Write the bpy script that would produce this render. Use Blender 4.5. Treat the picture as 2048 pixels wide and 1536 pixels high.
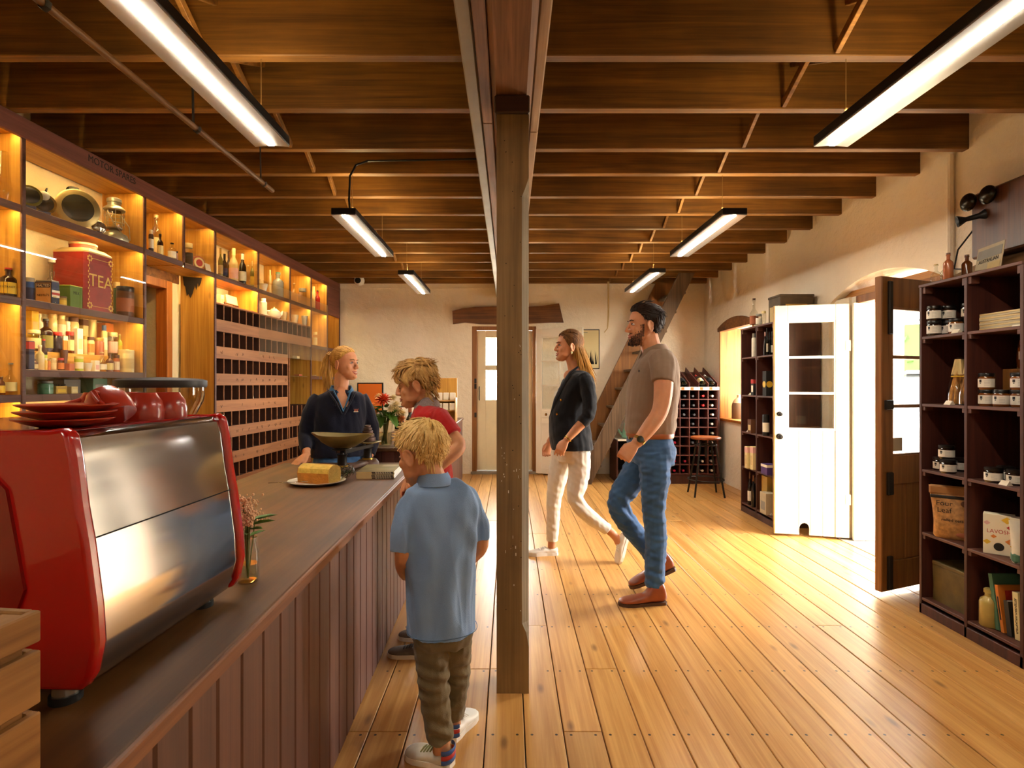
import bpy, bmesh, math, random
import numpy as np
from mathutils import Vector, Matrix, Euler
for _o in list(bpy.data.objects): bpy.data.objects.remove(_o)
S = bpy.context.scene
COL = S.collection
RND = random.Random(11)
PI = math.pi
# ---------------------------------------------------------------- camera, sky, exposure
CAMZ, F, CX, CY = 1.32, 1100.0, 1018.0, 768.0
cd = bpy.data.cameras.new('camera'); cam = bpy.data.objects.new('camera', cd); COL.objects.link(cam)
cam.location = (0, 0, CAMZ); cam.rotation_euler = (PI / 2, 0, 0)
cd.sensor_width = 36; cd.lens = 36 * F / 2048; cd.shift_x = (1024 - CX) / 2048; cd.clip_start = .02
S.camera = cam
world = bpy.data.worlds.new('sky'); S.world = world; world.use_nodes = True
_bg = world.node_tree.nodes['Background']
_bg.inputs[0].default_value = (1.0, .97, .92, 1); _bg.inputs[1].default_value = 17.0
S.view_settings.view_transform = 'Standard'; S.view_settings.look = 'None'
S.view_settings.gamma = 1; S.view_settings.use_curve_mapping = False
S.view_settings.exposure = 1.3
S.cycles.max_bounces = 7; S.cycles.diffuse_bounces = 4; S.cycles.glossy_bounces = 3
S.cycles.transmission_bounces = 8; S.cycles.transparent_max_bounces = 16
S.cycles.sample_clamp_indirect = 6; S.cycles.caustics_reflective = False; S.cycles.caustics_refractive = False
S.cycles.use_denoising = True; S.cycles.use_adaptive_sampling = True; S.cycles.adaptive_threshold = .035
LED_E, STRIP_E = 80.0, 46.0
LED_C, STRIP_C = (1.0, .91, .75), (1.0, .75, .31)
def portal(name, loc, rot, sx, sy):
    l = bpy.data.lights.new(name, 'AREA'); l.shape = 'RECTANGLE'; l.size = sx; l.size_y = sy
    l.cycles.is_portal = True
    o = bpy.data.objects.new(name, l); COL.objects.link(o); o.location = loc; o.rotation_euler = rot
portal('portal_doorway', (3.4, 4.25, 1.1), (0, PI / 2, 0), 2.3, 1.4)
portal('portal_niche', (3.4, 6.97, 1.48), (0, PI / 2, 0), 1.3, 1.05)
portal('portal_far_door', (-.07, 8.55, 1.1), (-PI / 2, 0, 0), 1.0, 2.2)

def wp(px, py, Y):
    return Vector(((px - CX) * Y / F, Y, CAMZ + (CY - py) * Y / F))
# ---------------------------------------------------------------- mesh helpers
class MB:
    def __init__(s): s.v = []; s.f = []; s.m = []; s.cur = 0; s.sm = []
    def mat(s, i): s.cur = i; return s
    def add(s, vs, fs, smooth=False):
        o = len(s.v); s.v += [tuple(v) for v in vs]
        for f in fs: s.f.append(tuple(i + o for i in f)); s.m.append(s.cur); s.sm.append(smooth)
        return s
    def box(s, x0, x1, y0, y1, z0, z1, M=None):
        vs = [Vector((x, y, z)) for z in (z0, z1) for y in (y0, y1) for x in (x0, x1)]
        if M is not None: vs = [M @ v for v in vs]
        return s.add(vs, [(0, 2, 3, 1), (4, 5, 7, 6), (0, 1, 5, 4), (2, 6, 7, 3), (0, 4, 6, 2), (1, 3, 7, 5)])
    def cbox(s, x0, x1, y0, y1, z0, z1, c=.004, M=None):
        c = min(c, (x1 - x0) * .45, (y1 - y0) * .45, (z1 - z0) * .45)
        X = (x0, x1); Y = (y0, y1); Z = (z0, z1); vs = []; ix = {}
        for a in (0, 1):
            for b in (0, 1):
                for d in (0, 1):
                    sx, sy, sz = (1, -1)[a] * c, (1, -1)[b] * c, (1, -1)[d] * c
                    ix[a, b, d] = len(vs)
                    vs += [Vector((X[a], Y[b] + sy, Z[d] + sz)), Vector((X[a] + sx, Y[b], Z[d] + sz)), Vector((X[a] + sx, Y[b] + sy, Z[d]))]
        if M is not None: vs = [M @ v for v in vs]
        g = lambda a, b, d, k: ix[a, b, d] + k
        fs = [(g(0,0,0,0),g(0,0,1,0),g(0,1,1,0),g(0,1,0,0)), (g(1,0,0,0),g(1,1,0,0),g(1,1,1,0),g(1,0,1,0)),
              (g(0,0,0,1),g(1,0,0,1),g(1,0,1,1),g(0,0,1,1)), (g(0,1,0,1),g(0,1,1,1),g(1,1,1,1),g(1,1,0,1)),
              (g(0,0,0,2),g(0,1,0,2),g(1,1,0,2),g(1,0,0,2)), (g(0,0,1,2),g(1,0,1,2),g(1,1,1,2),g(0,1,1,2))]
        for a in (0, 1):
            for b in (0, 1): fs.append((g(a,b,0,0),g(a,b,0,1),g(a,b,1,1),g(a,b,1,0)))
            for d in (0, 1): fs.append((g(a,0,d,0),g(a,1,d,0),g(a,1,d,2),g(a,0,d,2)))
        for b in (0, 1):
            for d in (0, 1): fs.append((g(0,b,d,1),g(0,b,d,2),g(1,b,d,2),g(1,b,d,1)))
        for k in ix.values(): fs.append((k, k + 1, k + 2))
        return s.add(vs, fs)
    def lathe(s, prof, n=20, c=(0, 0, 0), M=None, sx=1, sy=1):
        vs = []; fs = []; k = len(prof)
        for r, z in prof:
            for i in range(n):
                a = 2 * PI * i / n
                vs.append(Vector((c[0] + r * math.cos(a) * sx, c[1] + r * math.sin(a) * sy, c[2] + z)))
        for j in range(k - 1):
            for i in range(n):
                i2 = (i + 1) % n
                fs.append((j * n + i, j * n + i2, (j + 1) * n + i2, (j + 1) * n + i))
        if prof[0][0] > 1e-6: fs.append(tuple(range(n - 1, -1, -1)))
        if prof[-1][0] > 1e-6: fs.append(tuple((k - 1) * n + i for i in range(n)))
        if M is not None: vs = [M @ v for v in vs]
        return s.add(vs, fs, True)
    def sph(s, c, r, n=12, m=8, M=None):
        if not hasattr(r, '__len__'): r = (r, r, r)
        vs = [Vector((0, 0, -1))]
        for j in range(1, m):
            t = -PI / 2 + PI * j / m
            for i in range(n):
                a = 2 * PI * i / n; vs.append(Vector((math.cos(t) * math.cos(a), math.cos(t) * math.sin(a), math.sin(t))))
        vs.append(Vector((0, 0, 1))); L = len(vs) - 1; fs = []
        for i in range(n):
            i2 = (i + 1) % n
            fs.append((0, 1 + i2, 1 + i)); fs.append((L, L - n + i, L - n + i2))
            for j in range(m - 2):
                a = 1 + j * n; fs.append((a + i, a + i2, a + n + i2, a + n + i))
        vs = [Vector((v.x * r[0], v.y * r[1], v.z * r[2])) for v in vs]
        if M is not None: vs = [M @ v for v in vs]
        c = Vector(c); return s.add([v + c for v in vs], fs, True)
    def loft(s, rings, cap=True, smooth=True):
        n = len(rings[0]); vs = [v for r in rings for v in r]; fs = []
        for j in range(len(rings) - 1):
            for i in range(n):
                i2 = (i + 1) % n; fs.append((j * n + i, j * n + i2, (j + 1) * n + i2, (j + 1) * n + i))
        if cap: fs.append(tuple(range(n - 1, -1, -1))); fs.append(tuple((len(rings) - 1) * n + i for i in range(n)))
        return s.add(vs, fs, smooth)
    def tube(s, pts, r, n=8, up=None, cap=True, flat=None):
        pts = [Vector(p) for p in pts]; k = len(pts)
        if not hasattr(r, '__len__'): r = [r] * k
        rings = []; u = Vector(up) if up is not None else None
        for i in range(k):
            t = (pts[min(i + 1, k - 1)] - pts[max(i - 1, 0)])
            t = t.normalized() if t.length > 1e-9 else Vector((0, 0, 1))
            if u is None: u = t.orthogonal()
            u = (u - t * u.dot(t)); u = u.normalized() if u.length > 1e-6 else t.orthogonal().normalized()
            b = t.cross(u)
            ri = r[i] if hasattr(r[i], '__len__') else (r[i], r[i])
            rings.append([pts[i] + u * (ri[0] * math.cos(2 * PI * q / n)) + b * (ri[1] * math.sin(2 * PI * q / n)) for q in range(n)])
        return s.loft(rings, cap)
    def prism(s, poly, axis, a, b, M=None):
        """poly: 2d points counter-clockwise, axis 0/1/2 the extrusion axis from a to b"""
        def P(q, t):
            return Vector((t, q[0], q[1])) if axis == 0 else Vector((q[0], t, q[1])) if axis == 1 else Vector((q[0], q[1], t))
        n = len(poly); vs = [P(q, a) for q in poly] + [P(q, b) for q in poly]
        if M is not None: vs = [M @ v for v in vs]
        fs = [tuple(range(n - 1, -1, -1)), tuple(range(n, 2 * n))] + [(i, (i + 1) % n, n + (i + 1) % n, n + i) for i in range(n)]
        return s.add(vs, fs)
    def mesh(s, name, mats, ang=40):
        me = bpy.data.meshes.new(name); me.from_pydata(s.v, [], s.f)
        for m in (mats if isinstance(mats, (list, tuple)) else [mats]): me.materials.append(m)
        me.polygons.foreach_set('material_index', s.m)
        me.polygons.foreach_set('use_smooth', s.sm)
        bm = bmesh.new(); bm.from_mesh(me); bmesh.ops.recalc_face_normals(bm, faces=bm.faces[:]); bm.to_mesh(me); bm.free()
        if any(s.sm): me.set_sharp_from_angle(angle=math.radians(ang))
        me.update(); return me
    def build(s, name, mats, parent=None, loc=None, rot=None, world=False, ang=40):
        if world and parent is not None:
            W = wmat(parent).inverted(); s.v = [tuple(W @ Vector(v)) for v in s.v]
        return link(name, s.mesh(name, mats, ang), parent, loc, rot)
def wmat(o):
    M = o.matrix_basis.copy()
    while o.parent is not None: o = o.parent; M = o.matrix_basis @ M
    return M
def link(name, data, parent=None, loc=None, rot=None, M=None):
    o = bpy.data.objects.new(name, data); COL.objects.link(o)
    if parent is not None: o.parent = parent
    if M is not None: o.matrix_basis = M
    if loc is not None: o.location = loc
    if rot is not None: o.rotation_euler = rot
    return o
def tag(o, label, cat, group=None, kind=None):
    o['label'] = label; o['category'] = cat
    if group: o['group'] = group
    if kind: o['kind'] = kind
    return o
def thing(name, label, cat, loc=(0, 0, 0), rotz=0, group=None, parent=None):
    o = link(name, None, None, loc, (0, 0, rotz)); o.empty_display_size = .05
    return tag(o, label, cat, group)
def struct(o): o['kind'] = 'structure'; return o
def room(name, loc=(0, 0, 0), rotz=0): return struct(link(name, None, None, loc, (0, 0, rotz)))
def dup(o, parent=None, loc=None, rot=None, label=None, group=None):
    c = o.copy(); COL.objects.link(c)
    if parent is not None: c.parent = parent
    if loc is not None: c.location = loc
    if rot is not None: c.rotation_euler = rot
    if label: c['label'] = label
    if group: c['group'] = group
    for ch in list(o.children): dup(ch, c)
    return c
def T(x=0, y=0, z=0): return Matrix.Translation((x, y, z))
def Rz(a): return Matrix.Rotation(a, 4, 'Z')
def Rx(a): return Matrix.Rotation(a, 4, 'X')
def Ry(a): return Matrix.Rotation(a, 4, 'Y')
def bar(mb, a, b, wd, th, up=(0, 0, 1)):
    """a rectangular bar from a to b, wd across, th along up"""
    a = Vector(a); b = Vector(b); t = (b - a); L = t.length; t.normalize(); u = Vector(up); u = (u - t * u.dot(t)).normalized(); x = t.cross(u)
    M = Matrix((x, t, u)).transposed().to_4x4(); M.translation = a
    return mb.cbox(-wd / 2, wd / 2, 0, L, -th / 2, th / 2, .002, M)
_fonts = {}
def text(s, size, m, parent, M, ext=.0006, name='lettering', align='CENTER', sx=1.0):
    c = bpy.data.curves.new('t', 'FONT'); c.body = s; c.size = size; c.extrude = ext; c.align_x = align; c.align_y = 'CENTER'; c.resolution_u = 3
    o = bpy.data.objects.new('t', c); COL.objects.link(o)
    me = bpy.data.meshes.new_from_object(o.evaluated_get(bpy.context.evaluated_depsgraph_get()))
    bpy.data.objects.remove(o); bpy.data.curves.remove(c)
    me.materials.clear(); me.materials.append(m)
    return link(name, me, parent, M=M @ Matrix.Diagonal((sx, 1, 1, 1)))
# ---------------------------------------------------------------- materials
def hexc(h):
    h = h.lstrip('#'); c = [int(h[i:i + 2], 16) / 255 for i in (0, 2, 4)]
    return tuple(((x + .055) / 1.055) ** 2.4 if x > .04045 else x / 12.92 for x in c)
MATS = {}
def _new(name):
    m = bpy.data.materials.new(name); m.use_nodes = True; nt = m.node_tree
    return m, nt, nt.nodes['Principled BSDF']
def N(nt, t, **kw):
    n = nt.nodes.new(t)
    for k, v in kw.items():
        if isinstance(k, str) and hasattr(n, k): setattr(n, k, v)
    return n
def plain(name, col, rough=.5, metal=0, var=.0, vs=8, bump=0, bs=60, coat=0, emit=0, spec=.5, sss=0, sheen=0):
    """solid colour with a little mottling and bump"""
    key = name
    if key in MATS: return MATS[key]
    if isinstance(col, str): col = hexc(col)
    m, nt, b = _new(name); L = nt.links.new
    b.inputs['Base Color'].default_value = (*col, 1); b.inputs['Roughness'].default_value = rough; b.inputs['Metallic'].default_value = metal
    b.inputs['Specular IOR Level'].default_value = spec; b.inputs['Coat Weight'].default_value = coat
    if sheen: b.inputs['Sheen Weight'].default_value = sheen
    if sss:
        b.inputs['Subsurface Weight'].default_value = sss; b.inputs['Subsurface Radius'].default_value = (.012, .005, .003); b.inputs['Subsurface Scale'].default_value = 1
    if emit: b.inputs['Emission Color'].default_value = (*col, 1); b.inputs['Emission Strength'].default_value = emit
    tc = N(nt, 'ShaderNodeTexCoord')
    if var:
        n = N(nt, 'ShaderNodeTexNoise'); n.inputs['Scale'].default_value = vs; n.inputs['Detail'].default_value = 5; L(tc.outputs['Object'], n.inputs['Vector'])
        r = N(nt, 'ShaderNodeValToRGB'); r.color_ramp.elements[0].position = .3; r.color_ramp.elements[1].position = .7
        r.color_ramp.elements[0].color = (*[c * (1 - var) for c in col], 1); r.color_ramp.elements[1].color = (*[min(1, c * (1 + var)) for c in col], 1)
        L(n.outputs['Fac'], r.inputs['Fac']); L(r.outputs['Color'], b.inputs['Base Color'])
    if bump:
        n = N(nt, 'ShaderNodeTexNoise'); n.inputs['Scale'].default_value = bs; n.inputs['Detail'].default_value = 4; L(tc.outputs['Object'], n.inputs['Vector'])
        bp = N(nt, 'ShaderNodeBump'); bp.inputs['Strength'].default_value = bump; bp.inputs['Distance'].default_value = .01
        L(n.outputs['Fac'], bp.inputs['Height']); L(bp.outputs['Normal'], b.inputs['Normal'])
    MATS[key] = m; return m
def wood(name, c1, c2, axis=1, rough=.5, var=.25, knots=0, bump=.25, sc=1.0, stain=0, nails=False, coat=0, dark=None):
    if name in MATS: return MATS[name]
    c1 = hexc(c1) if isinstance(c1, str) else c1; c2 = hexc(c2) if isinstance(c2, str) else c2
    m, nt, b = _new(name); L = nt.links.new
    tc = N(nt, 'ShaderNodeTexCoord'); oi = N(nt, 'ShaderNodeObjectInfo')
    vm = N(nt, 'ShaderNodeVectorMath', operation='MULTIPLY'); cb = N(nt, 'ShaderNodeCombineXYZ')
    for i in range(3): L(oi.outputs['Random'], cb.inputs[i])
    L(cb.outputs[0], vm.inputs[0]); vm.inputs[1].default_value = (31, 47, 23)
    ad = N(nt, 'ShaderNodeVectorMath', operation='ADD'); L(tc.outputs['Object'], ad.inputs[0]); L(vm.outputs[0], ad.inputs[1])
    mp = N(nt, 'ShaderNodeMapping'); s = [11 * sc] * 3; s[axis] = .55 * sc; mp.inputs['Scale'].default_value = s; L(ad.outputs[0], mp.inputs['Vector'])
    n1 = N(nt, 'ShaderNodeTexNoise'); n1.inputs['Scale'].default_value = 1.6; n1.inputs['Detail'].default_value = 5; n1.inputs['Distortion'].default_value = 1.2; L(mp.outputs[0], n1.inputs['Vector'])
    mp2 = N(nt, 'ShaderNodeMapping'); s2 = [130 * sc] * 3; s2[axis] = 3 * sc; mp2.inputs['Scale'].default_value = s2; L(ad.outputs[0], mp2.inputs['Vector'])
    n2 = N(nt, 'ShaderNodeTexNoise'); n2.inputs['Scale'].default_value = 1; n2.inputs['Detail'].default_value = 3; L(mp2.outputs[0], n2.inputs['Vector'])
    mx = N(nt, 'ShaderNodeMix'); mx.inputs[0].default_value = .3; L(n1.outputs['Fac'], mx.inputs[2]); L(n2.outputs['Fac'], mx.inputs[3])
    rp = N(nt, 'ShaderNodeValToRGB'); e = rp.color_ramp.elements; e[0].position = .34; e[1].position = .64; e[0].color = (*c1, 1); e[1].color = (*c2, 1); L(mx.outputs[0], rp.inputs['Fac'])
    out = rp.outputs['Color']
    if stain:
        n3 = N(nt, 'ShaderNodeTexNoise'); n3.inputs['Scale'].default_value = 2.3; n3.inputs['Detail'].default_value = 6; L(ad.outputs[0], n3.inputs['Vector'])
        r3 = N(nt, 'ShaderNodeValToRGB'); r3.color_ramp.elements[0].position = .35; r3.color_ramp.elements[1].position = .6
        r3.color_ramp.elements[0].color = (1 - stain, 1 - stain, 1 - stain, 1); L(n3.outputs['Fac'], r3.inputs['Fac'])
        ml = N(nt, 'ShaderNodeMix', data_type='RGBA', blend_type='MULTIPLY'); ml.inputs[0].default_value = 1; L(out, ml.inputs[6]); L(r3.outputs['Color'], ml.inputs[7]); out = ml.outputs[2]
    if knots:
        mk = N(nt, 'ShaderNodeMapping'); sk = [7.0] * 3; sk[axis] = 2.6; mk.inputs['Scale'].default_value = sk; L(ad.outputs[0], mk.inputs['Vector'])
        vo = N(nt, 'ShaderNodeTexVoronoi'); vo.inputs['Scale'].default_value = 1.0; L(mk.outputs[0], vo.inputs['Vector'])
        rk = N(nt, 'ShaderNodeValToRGB'); rk.color_ramp.elements[0].position = .04; rk.color_ramp.elements[1].position = .13
        k = 1 - knots; rk.color_ramp.elements[0].color = (k, k * .9, k * .8, 1); L(vo.outputs['Distance'], rk.inputs['Fac'])
        ml = N(nt, 'ShaderNodeMix', data_type='RGBA', blend_type='MULTIPLY'); ml.inputs[0].default_value = 1; L(out, ml.inputs[6]); L(rk.outputs['Color'], ml.inputs[7]); out = ml.outputs[2]
    if nails:
        sp = N(nt, 'ShaderNodeSeparateXYZ'); L(tc.outputs['Object'], sp.inputs[0])
        def M_(op, a, bb=None):
            q = N(nt, 'ShaderNodeMath', operation=op)
            for i, v in enumerate((a, bb)):
                if v is None: continue
                if isinstance(v, (int, float)): q.inputs[i].default_value = v
                else: L(v, q.inputs[i])
            return q.outputs[0]
        dx = M_('SUBTRACT', M_('ABSOLUTE', sp.outputs[0]), .046)
        dy = M_('MULTIPLY', M_('SUBTRACT', M_('FRACT', M_('MULTIPLY', sp.outputs[1], 1 / .46)), .5), .46)
        d = M_('SQRT', M_('ADD', M_('MULTIPLY', dx, dx), M_('MULTIPLY', dy, dy)))
        hit = M_('LESS_THAN', d, .0055)
        ml = N(nt, 'ShaderNodeMix', data_type='RGBA'); L(hit, ml.inputs[0]); L(out, ml.inputs[6]); ml.inputs[7].default_value = (.035, .018, .008, 1); out = ml.outputs[2]
    hs = N(nt, 'ShaderNodeHueSaturation'); mr = N(nt, 'ShaderNodeMapRange'); mr.inputs[3].default_value = 1 - var; mr.inputs[4].default_value = 1 + var
    L(oi.outputs['Random'], mr.inputs[0]); L(mr.outputs[0], hs.inputs['Value']); L(out, hs.inputs['Color']); L(hs.outputs[0], b.inputs['Base Color'])
    b.inputs['Roughness'].default_value = rough; b.inputs['Coat Weight'].default_value = coat; b.inputs['Coat Roughness'].default_value = .2
    if bump:
        bp = N(nt, 'ShaderNodeBump'); bp.inputs['Strength'].default_value = bump; bp.inputs['Distance'].default_value = .004; L(mx.outputs[0], bp.inputs['Height']); L(bp.outputs[0], b.inputs['Normal'])
    MATS[name] = m; return m
def plaster(name, c1, c2, bump=.6):
    if name in MATS: return MATS[name]
    c1 = hexc(c1); c2 = hexc(c2); m, nt, b = _new(name); L = nt.links.new
    tc = N(nt, 'ShaderNodeTexCoord')
    n = N(nt, 'ShaderNodeTexNoise'); n.inputs['Scale'].default_value = 1.7; n.inputs['Detail'].default_value = 7; L(tc.outputs['Object'], n.inputs['Vector'])
    r = N(nt, 'ShaderNodeValToRGB'); r.color_ramp.elements[0].position = .35; r.color_ramp.elements[1].position = .65
    r.color_ramp.elements[0].color = (*c1, 1); r.color_ramp.elements[1].color = (*c2, 1); L(n.outputs['Fac'], r.inputs['Fac']); L(r.outputs['Color'], b.inputs['Base Color'])
    b.inputs['Roughness'].default_value = .85; b.inputs['Specular IOR Level'].default_value = .2
    n2 = N(nt, 'ShaderNodeTexNoise'); n2.inputs['Scale'].default_value = 5.5; n2.inputs['Detail'].default_value = 6; n2.inputs['Roughness'].default_value = .62; L(tc.outputs['Object'], n2.inputs['Vector'])
    bp = N(nt, 'ShaderNodeBump'); bp.inputs['Strength'].default_value = bump; bp.inputs['Distance'].default_value = .06; L(n2.outputs['Fac'], bp.inputs['Height']); L(bp.outputs[0], b.inputs['Normal'])
    MATS[name] = m; return m
def emis(name, col, s):
    if name in MATS: return MATS[name]
    m, nt, b = _new(name); b.inputs['Base Color'].default_value = (*col, 1); b.inputs['Emission Color'].default_value = (*col, 1); b.inputs['Emission Strength'].default_value = s
    MATS[name] = m; return m
def pane(name, tint=(1, 1, 1), refl=1.0, rough=.0):
    """thin clear glass: transparent with a mirror-like Fresnel reflection"""
    if name in MATS: return MATS[name]
    m = bpy.data.materials.new(name); m.use_nodes = True; nt = m.node_tree; nt.nodes.clear(); L = nt.links.new
    o = N(nt, 'ShaderNodeOutputMaterial'); mx = N(nt, 'ShaderNodeMixShader'); t = N(nt, 'ShaderNodeBsdfTransparent'); g = N(nt, 'ShaderNodeBsdfGlossy')
    lw = N(nt, 'ShaderNodeLayerWeight'); lw.inputs[0].default_value = .5
    p = N(nt, 'ShaderNodeMath', operation='POWER'); p.inputs[1].default_value = 4.0; L(lw.outputs['Facing'], p.inputs[0])
    q = N(nt, 'ShaderNodeMath', operation='MULTIPLY_ADD'); q.inputs[1].default_value = .9 * refl; q.inputs[2].default_value = .04 * refl; L(p.outputs[0], q.inputs[0])
    t.inputs[0].default_value = (*tint, 1); g.inputs['Roughness'].default_value = rough
    L(q.outputs[0], mx.inputs[0]); L(t.outputs[0], mx.inputs[1]); L(g.outputs[0], mx.inputs[2]); L(mx.outputs[0], o.inputs[0]); MATS[name] = m; return m
# ================================================================ room materials
m_wall = plaster('lime_plaster', '#ecdfc6', '#f5ead5', .55)
m_wallL = plaster('cream_plaster', '#e4d09c', '#eeddb0', .3)
m_joist = wood('joist_timber', '#623e14', '#986828', axis=0, rough=.6, var=.2, stain=.35, bump=.4)
m_beam = wood('beam_timber', '#5a3a20', '#8a6040', axis=1, rough=.6, var=.08, stain=.2)
m_beamside = wood('beam_side_board', '#7c6146', '#a98a68', axis=1, rough=.65, var=.1, stain=.25)
m_post = wood('post_timber', '#74582f', '#957445', axis=2, rough=.6, var=.05, stain=.35, bump=.5)
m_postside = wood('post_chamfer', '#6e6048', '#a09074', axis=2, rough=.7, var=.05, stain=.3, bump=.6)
m_floor = wood('pine_floorboard', '#b37a38', '#d6a35e', axis=1, rough=.34, var=.12, knots=.55, nails=True, bump=.12)
m_sub = plain('dark_gap', '#160c05', .9)
m_fascia = wood('plum_stained_timber', '#5e3022', '#7c4634', axis=1, rough=.55, var=.1)
m_conduit = plain('painted_steel', '#8d8577', .5, .2, var=.1)
m_black = plain('black_metal', '#121212', .45, .3)
m_iron = plain('dark_iron', '#2a2622', .5, .6, var=.2)
m_brownframe = wood('brown_door_timber', '#6e4218', '#96622c', axis=2, rough=.5, var=.1)
m_cream = plain('cream_paint', '#e3d3ac', .5, var=.05, vs=5)
m_white = plain('white_paint', '#eee8d8', .45, var=.03, vs=4)
m_glass = pane('window_glass', (.97, .98, .97), .8)
# ================================================================ floor: each board a piece
floor = room('floor')
MB().box(-3.9, 3.35, -3.2, 8.55, -.12, -.024).build('subfloor', m_sub, floor)
bw = .1475
for i in range(49):
    x = -3.85 + i * bw
    if x > 3.3: break
    js = sorted({-3.2, 8.5, *( [RND.choice([-1.1, .25, 1.17, 2.09, 3.01, 4.39, 5.31, 6.23])] ), *([RND.choice([.71, 4.85, 6.69, 2.55])] if RND.random() < .5 else [])})
    for a, b in zip(js, js[1:]):
        dz = RND.uniform(-.0012, .0008)
        MB().cbox(-bw / 2 + .0022, bw / 2 - .0022, a + .0012, b - .0012, -.024, dz, .0022).build('floorboard', m_floor, floor, loc=(x, 0, 0))
# ================================================================ walls
XR = 2.87
def arch(y0, y1, zs, rise, n=14):
    return [(y0 + (y1 - y0) * i / n, zs + rise * (1 - (2 * i / n - 1) ** 2)) for i in range(n + 1)]
wr = MB()
wr.box(XR, 3.37, -3.2, 3.62, 0, 3.1)
wr.box(XR, 3.37, 4.93, 6.45, 0, 3.1)
wr.box(XR, 3.37, 7.48, 8.6, 0, 3.1)
wr.box(XR, 3.37, 6.45, 7.48, 0, .84)
a = arch(3.62, 4.93, 2.03, .17); wr.prism(a + [(4.93, 3.1), (3.62, 3.1)], 0, XR, 3.37)
a = arch(6.45, 7.48, 2.06, .1); wr.prism(a + [(7.48, 3.1), (6.45, 3.1)], 0, XR, 3.37)
wr.box(2.9, 3.37, 4.69, 4.93, 0, 2.06)
wr.box(2.9, 3.37, 3.62, 3.64, 0, 2.05)
struct(wr.build('wall_right', m_wall))
wf = MB(); YF = 8.07
wf.box(-3.6, -.545, YF, 8.5, 0, 3.1); wf.box(.4, 3.4, YF, 8.5, 0, 3.1); wf.box(-.545, .4, YF, 8.5, 2.17, 3.1)
struct(wf.build('wall_far', m_wall))
struct(MB().box(-4, 3.4, -2.7, -2.5, 0, 3.1).build('wall_back', m_wall))
# left wall follows the shelving, which stands slightly askew
SH_ANG = -math.atan(.0374); SH0 = Vector((-2.675, 2.87, 0))
def shw(lx, ly, z): return SH0 + Vector((lx * math.cos(SH_ANG) - ly * math.sin(SH_ANG), lx * math.sin(SH_ANG) + ly * math.cos(SH_ANG), z))
def LY(px, lx=0): return (1100 * (-2.675 + lx) - (px - CX) * 2.87) / ((px - CX) - 1100 * .0374)
wl = MB(); wl.box(-.75, -.33, -5.9, 1.15, 0, 3.1); wl.box(-.75, -.33, 1.86, 5.5, 0, 3.1); wl.box(-.75, -.33, 1.15, 1.86, 2.2, 3.1); wl.box(-.75, -.55, 1.15, 1.86, 0, 2.2)  # last box: unseen backing added behind the door leaf against light leaks
struct(wl.build('wall_left', m_wallL, loc=SH0, rot=(0, 0, SH_ANG)))
tb = MB().box(-2.6, -.2, YF - .03, YF, 2.72, 2.83).build('trim_1', m_wall); struct(tb)
# ================================================================ ceiling: joists, bridging, boards
ceil = room('ceiling')
ZJ = 2.787
for i in range(13):
    MB().box(-4, 3.4, -2.7 + i * .88, -2.7 + (i + 1) * .88 - .006, 3.06, 3.1).build('ceiling_board', m_joist, ceil)
jy = [-2.3, -1.83, -1.36, -.89, -.42, .05, .52, .99, 1.46, 1.97, 2.454, 2.932, 3.431, 3.839, 4.30, 4.743, 5.20, 5.68, 6.155, 6.62, 7.08, 7.54, 7.98]
for y in jy:
    MB().cbox(-3.6, XR + .06, -.0275, .0275, 0, .275, .004).build('joist', m_joist, ceil, loc=(0, y + .027, ZJ + RND.uniform(-.004, .004)))
for X in (-1.36, 1.46):
    for y0, y1 in zip(jy, jy[1:]):
        if y0 < 1: continue
        a0, b0 = y0 + .055, y1
        m = MB(); bar(m, (X + RND.uniform(-.02, .02), a0, 3.03), (X, b0, ZJ + .02), .04, .022, (1, 0, 0)); m.build('bridging_strut', m_joist, ceil)
        m = MB(); bar(m, (X + .05, a0, ZJ + .03), (X + .05, b0, 3.03), .04, .022, (1, 0, 0)); m.build('bridging_strut', m_joist, ceil)
# ================================================================ beam and post
beam = thing('ceiling_beam', 'long brown timber beam running down the room on top of the post', 'beam', (0, 0, 2.55))
MB().prism([(-.075, .02), (-.055, 0), (.075, 0), (.1, .03), (.1, .235), (-.075, .235)], 1, -2.5, YF).build('beam_core', m_beam, beam)
MB().cbox(-.125, -.078, -2.5, 2.62, .012, .235, .004).build('side_board', m_beam, beam)
MB().cbox(-.125, -.078, 2.625, YF, .012, .235, .004).build('side_board', m_beam, beam)
MB().cbox(.102, .145, -2.5, 2.75, .03, .235, .006).build('side_board', m_beamside, beam)
MB().cbox(.102, .145, 2.754, YF, .03, .235, .006).build('side_board', m_beamside, beam)
MB().cbox(-.185, -.13, -2.5, YF, .04, .20, .006).build('cable_trunking', m_conduit, beam)
post = thing('timber_post', 'weathered square timber post with paint flecks standing mid floor', 'post', (.016, 2.346 + .068, 0))
pw = .069; ch = .03
def pring(z, c):
    return [Vector(p + (z,)) for p in ((-pw, -pw), (pw - c, -pw), (pw, -pw + c), (pw, pw), (-pw, pw))]
mp_ = MB()
zs = [(0, .001), (.2, .001), (.26, .012), (.3, ch), (2.12, ch), (2.16, .014), (2.2, .001), (2.47, .001)]
mp_.loft([pring(z, c) for z, c in zs], True, False)
for i, f in enumerate(mp_.f):
    pass
po = mp_.build('post_shaft', [m_post, m_postside], post)
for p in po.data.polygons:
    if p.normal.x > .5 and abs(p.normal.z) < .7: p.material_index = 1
MB().cbox(-.078, .072, -.082, .09, 2.47, 2.548, .006).build('bearing_plate', wood('dark_bearer', '#2c170a', '#452712', 0), post)
fl = plain('white_paint_fleck', '#d9d2c2', .7); r = random.Random(5)
m = MB()
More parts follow.
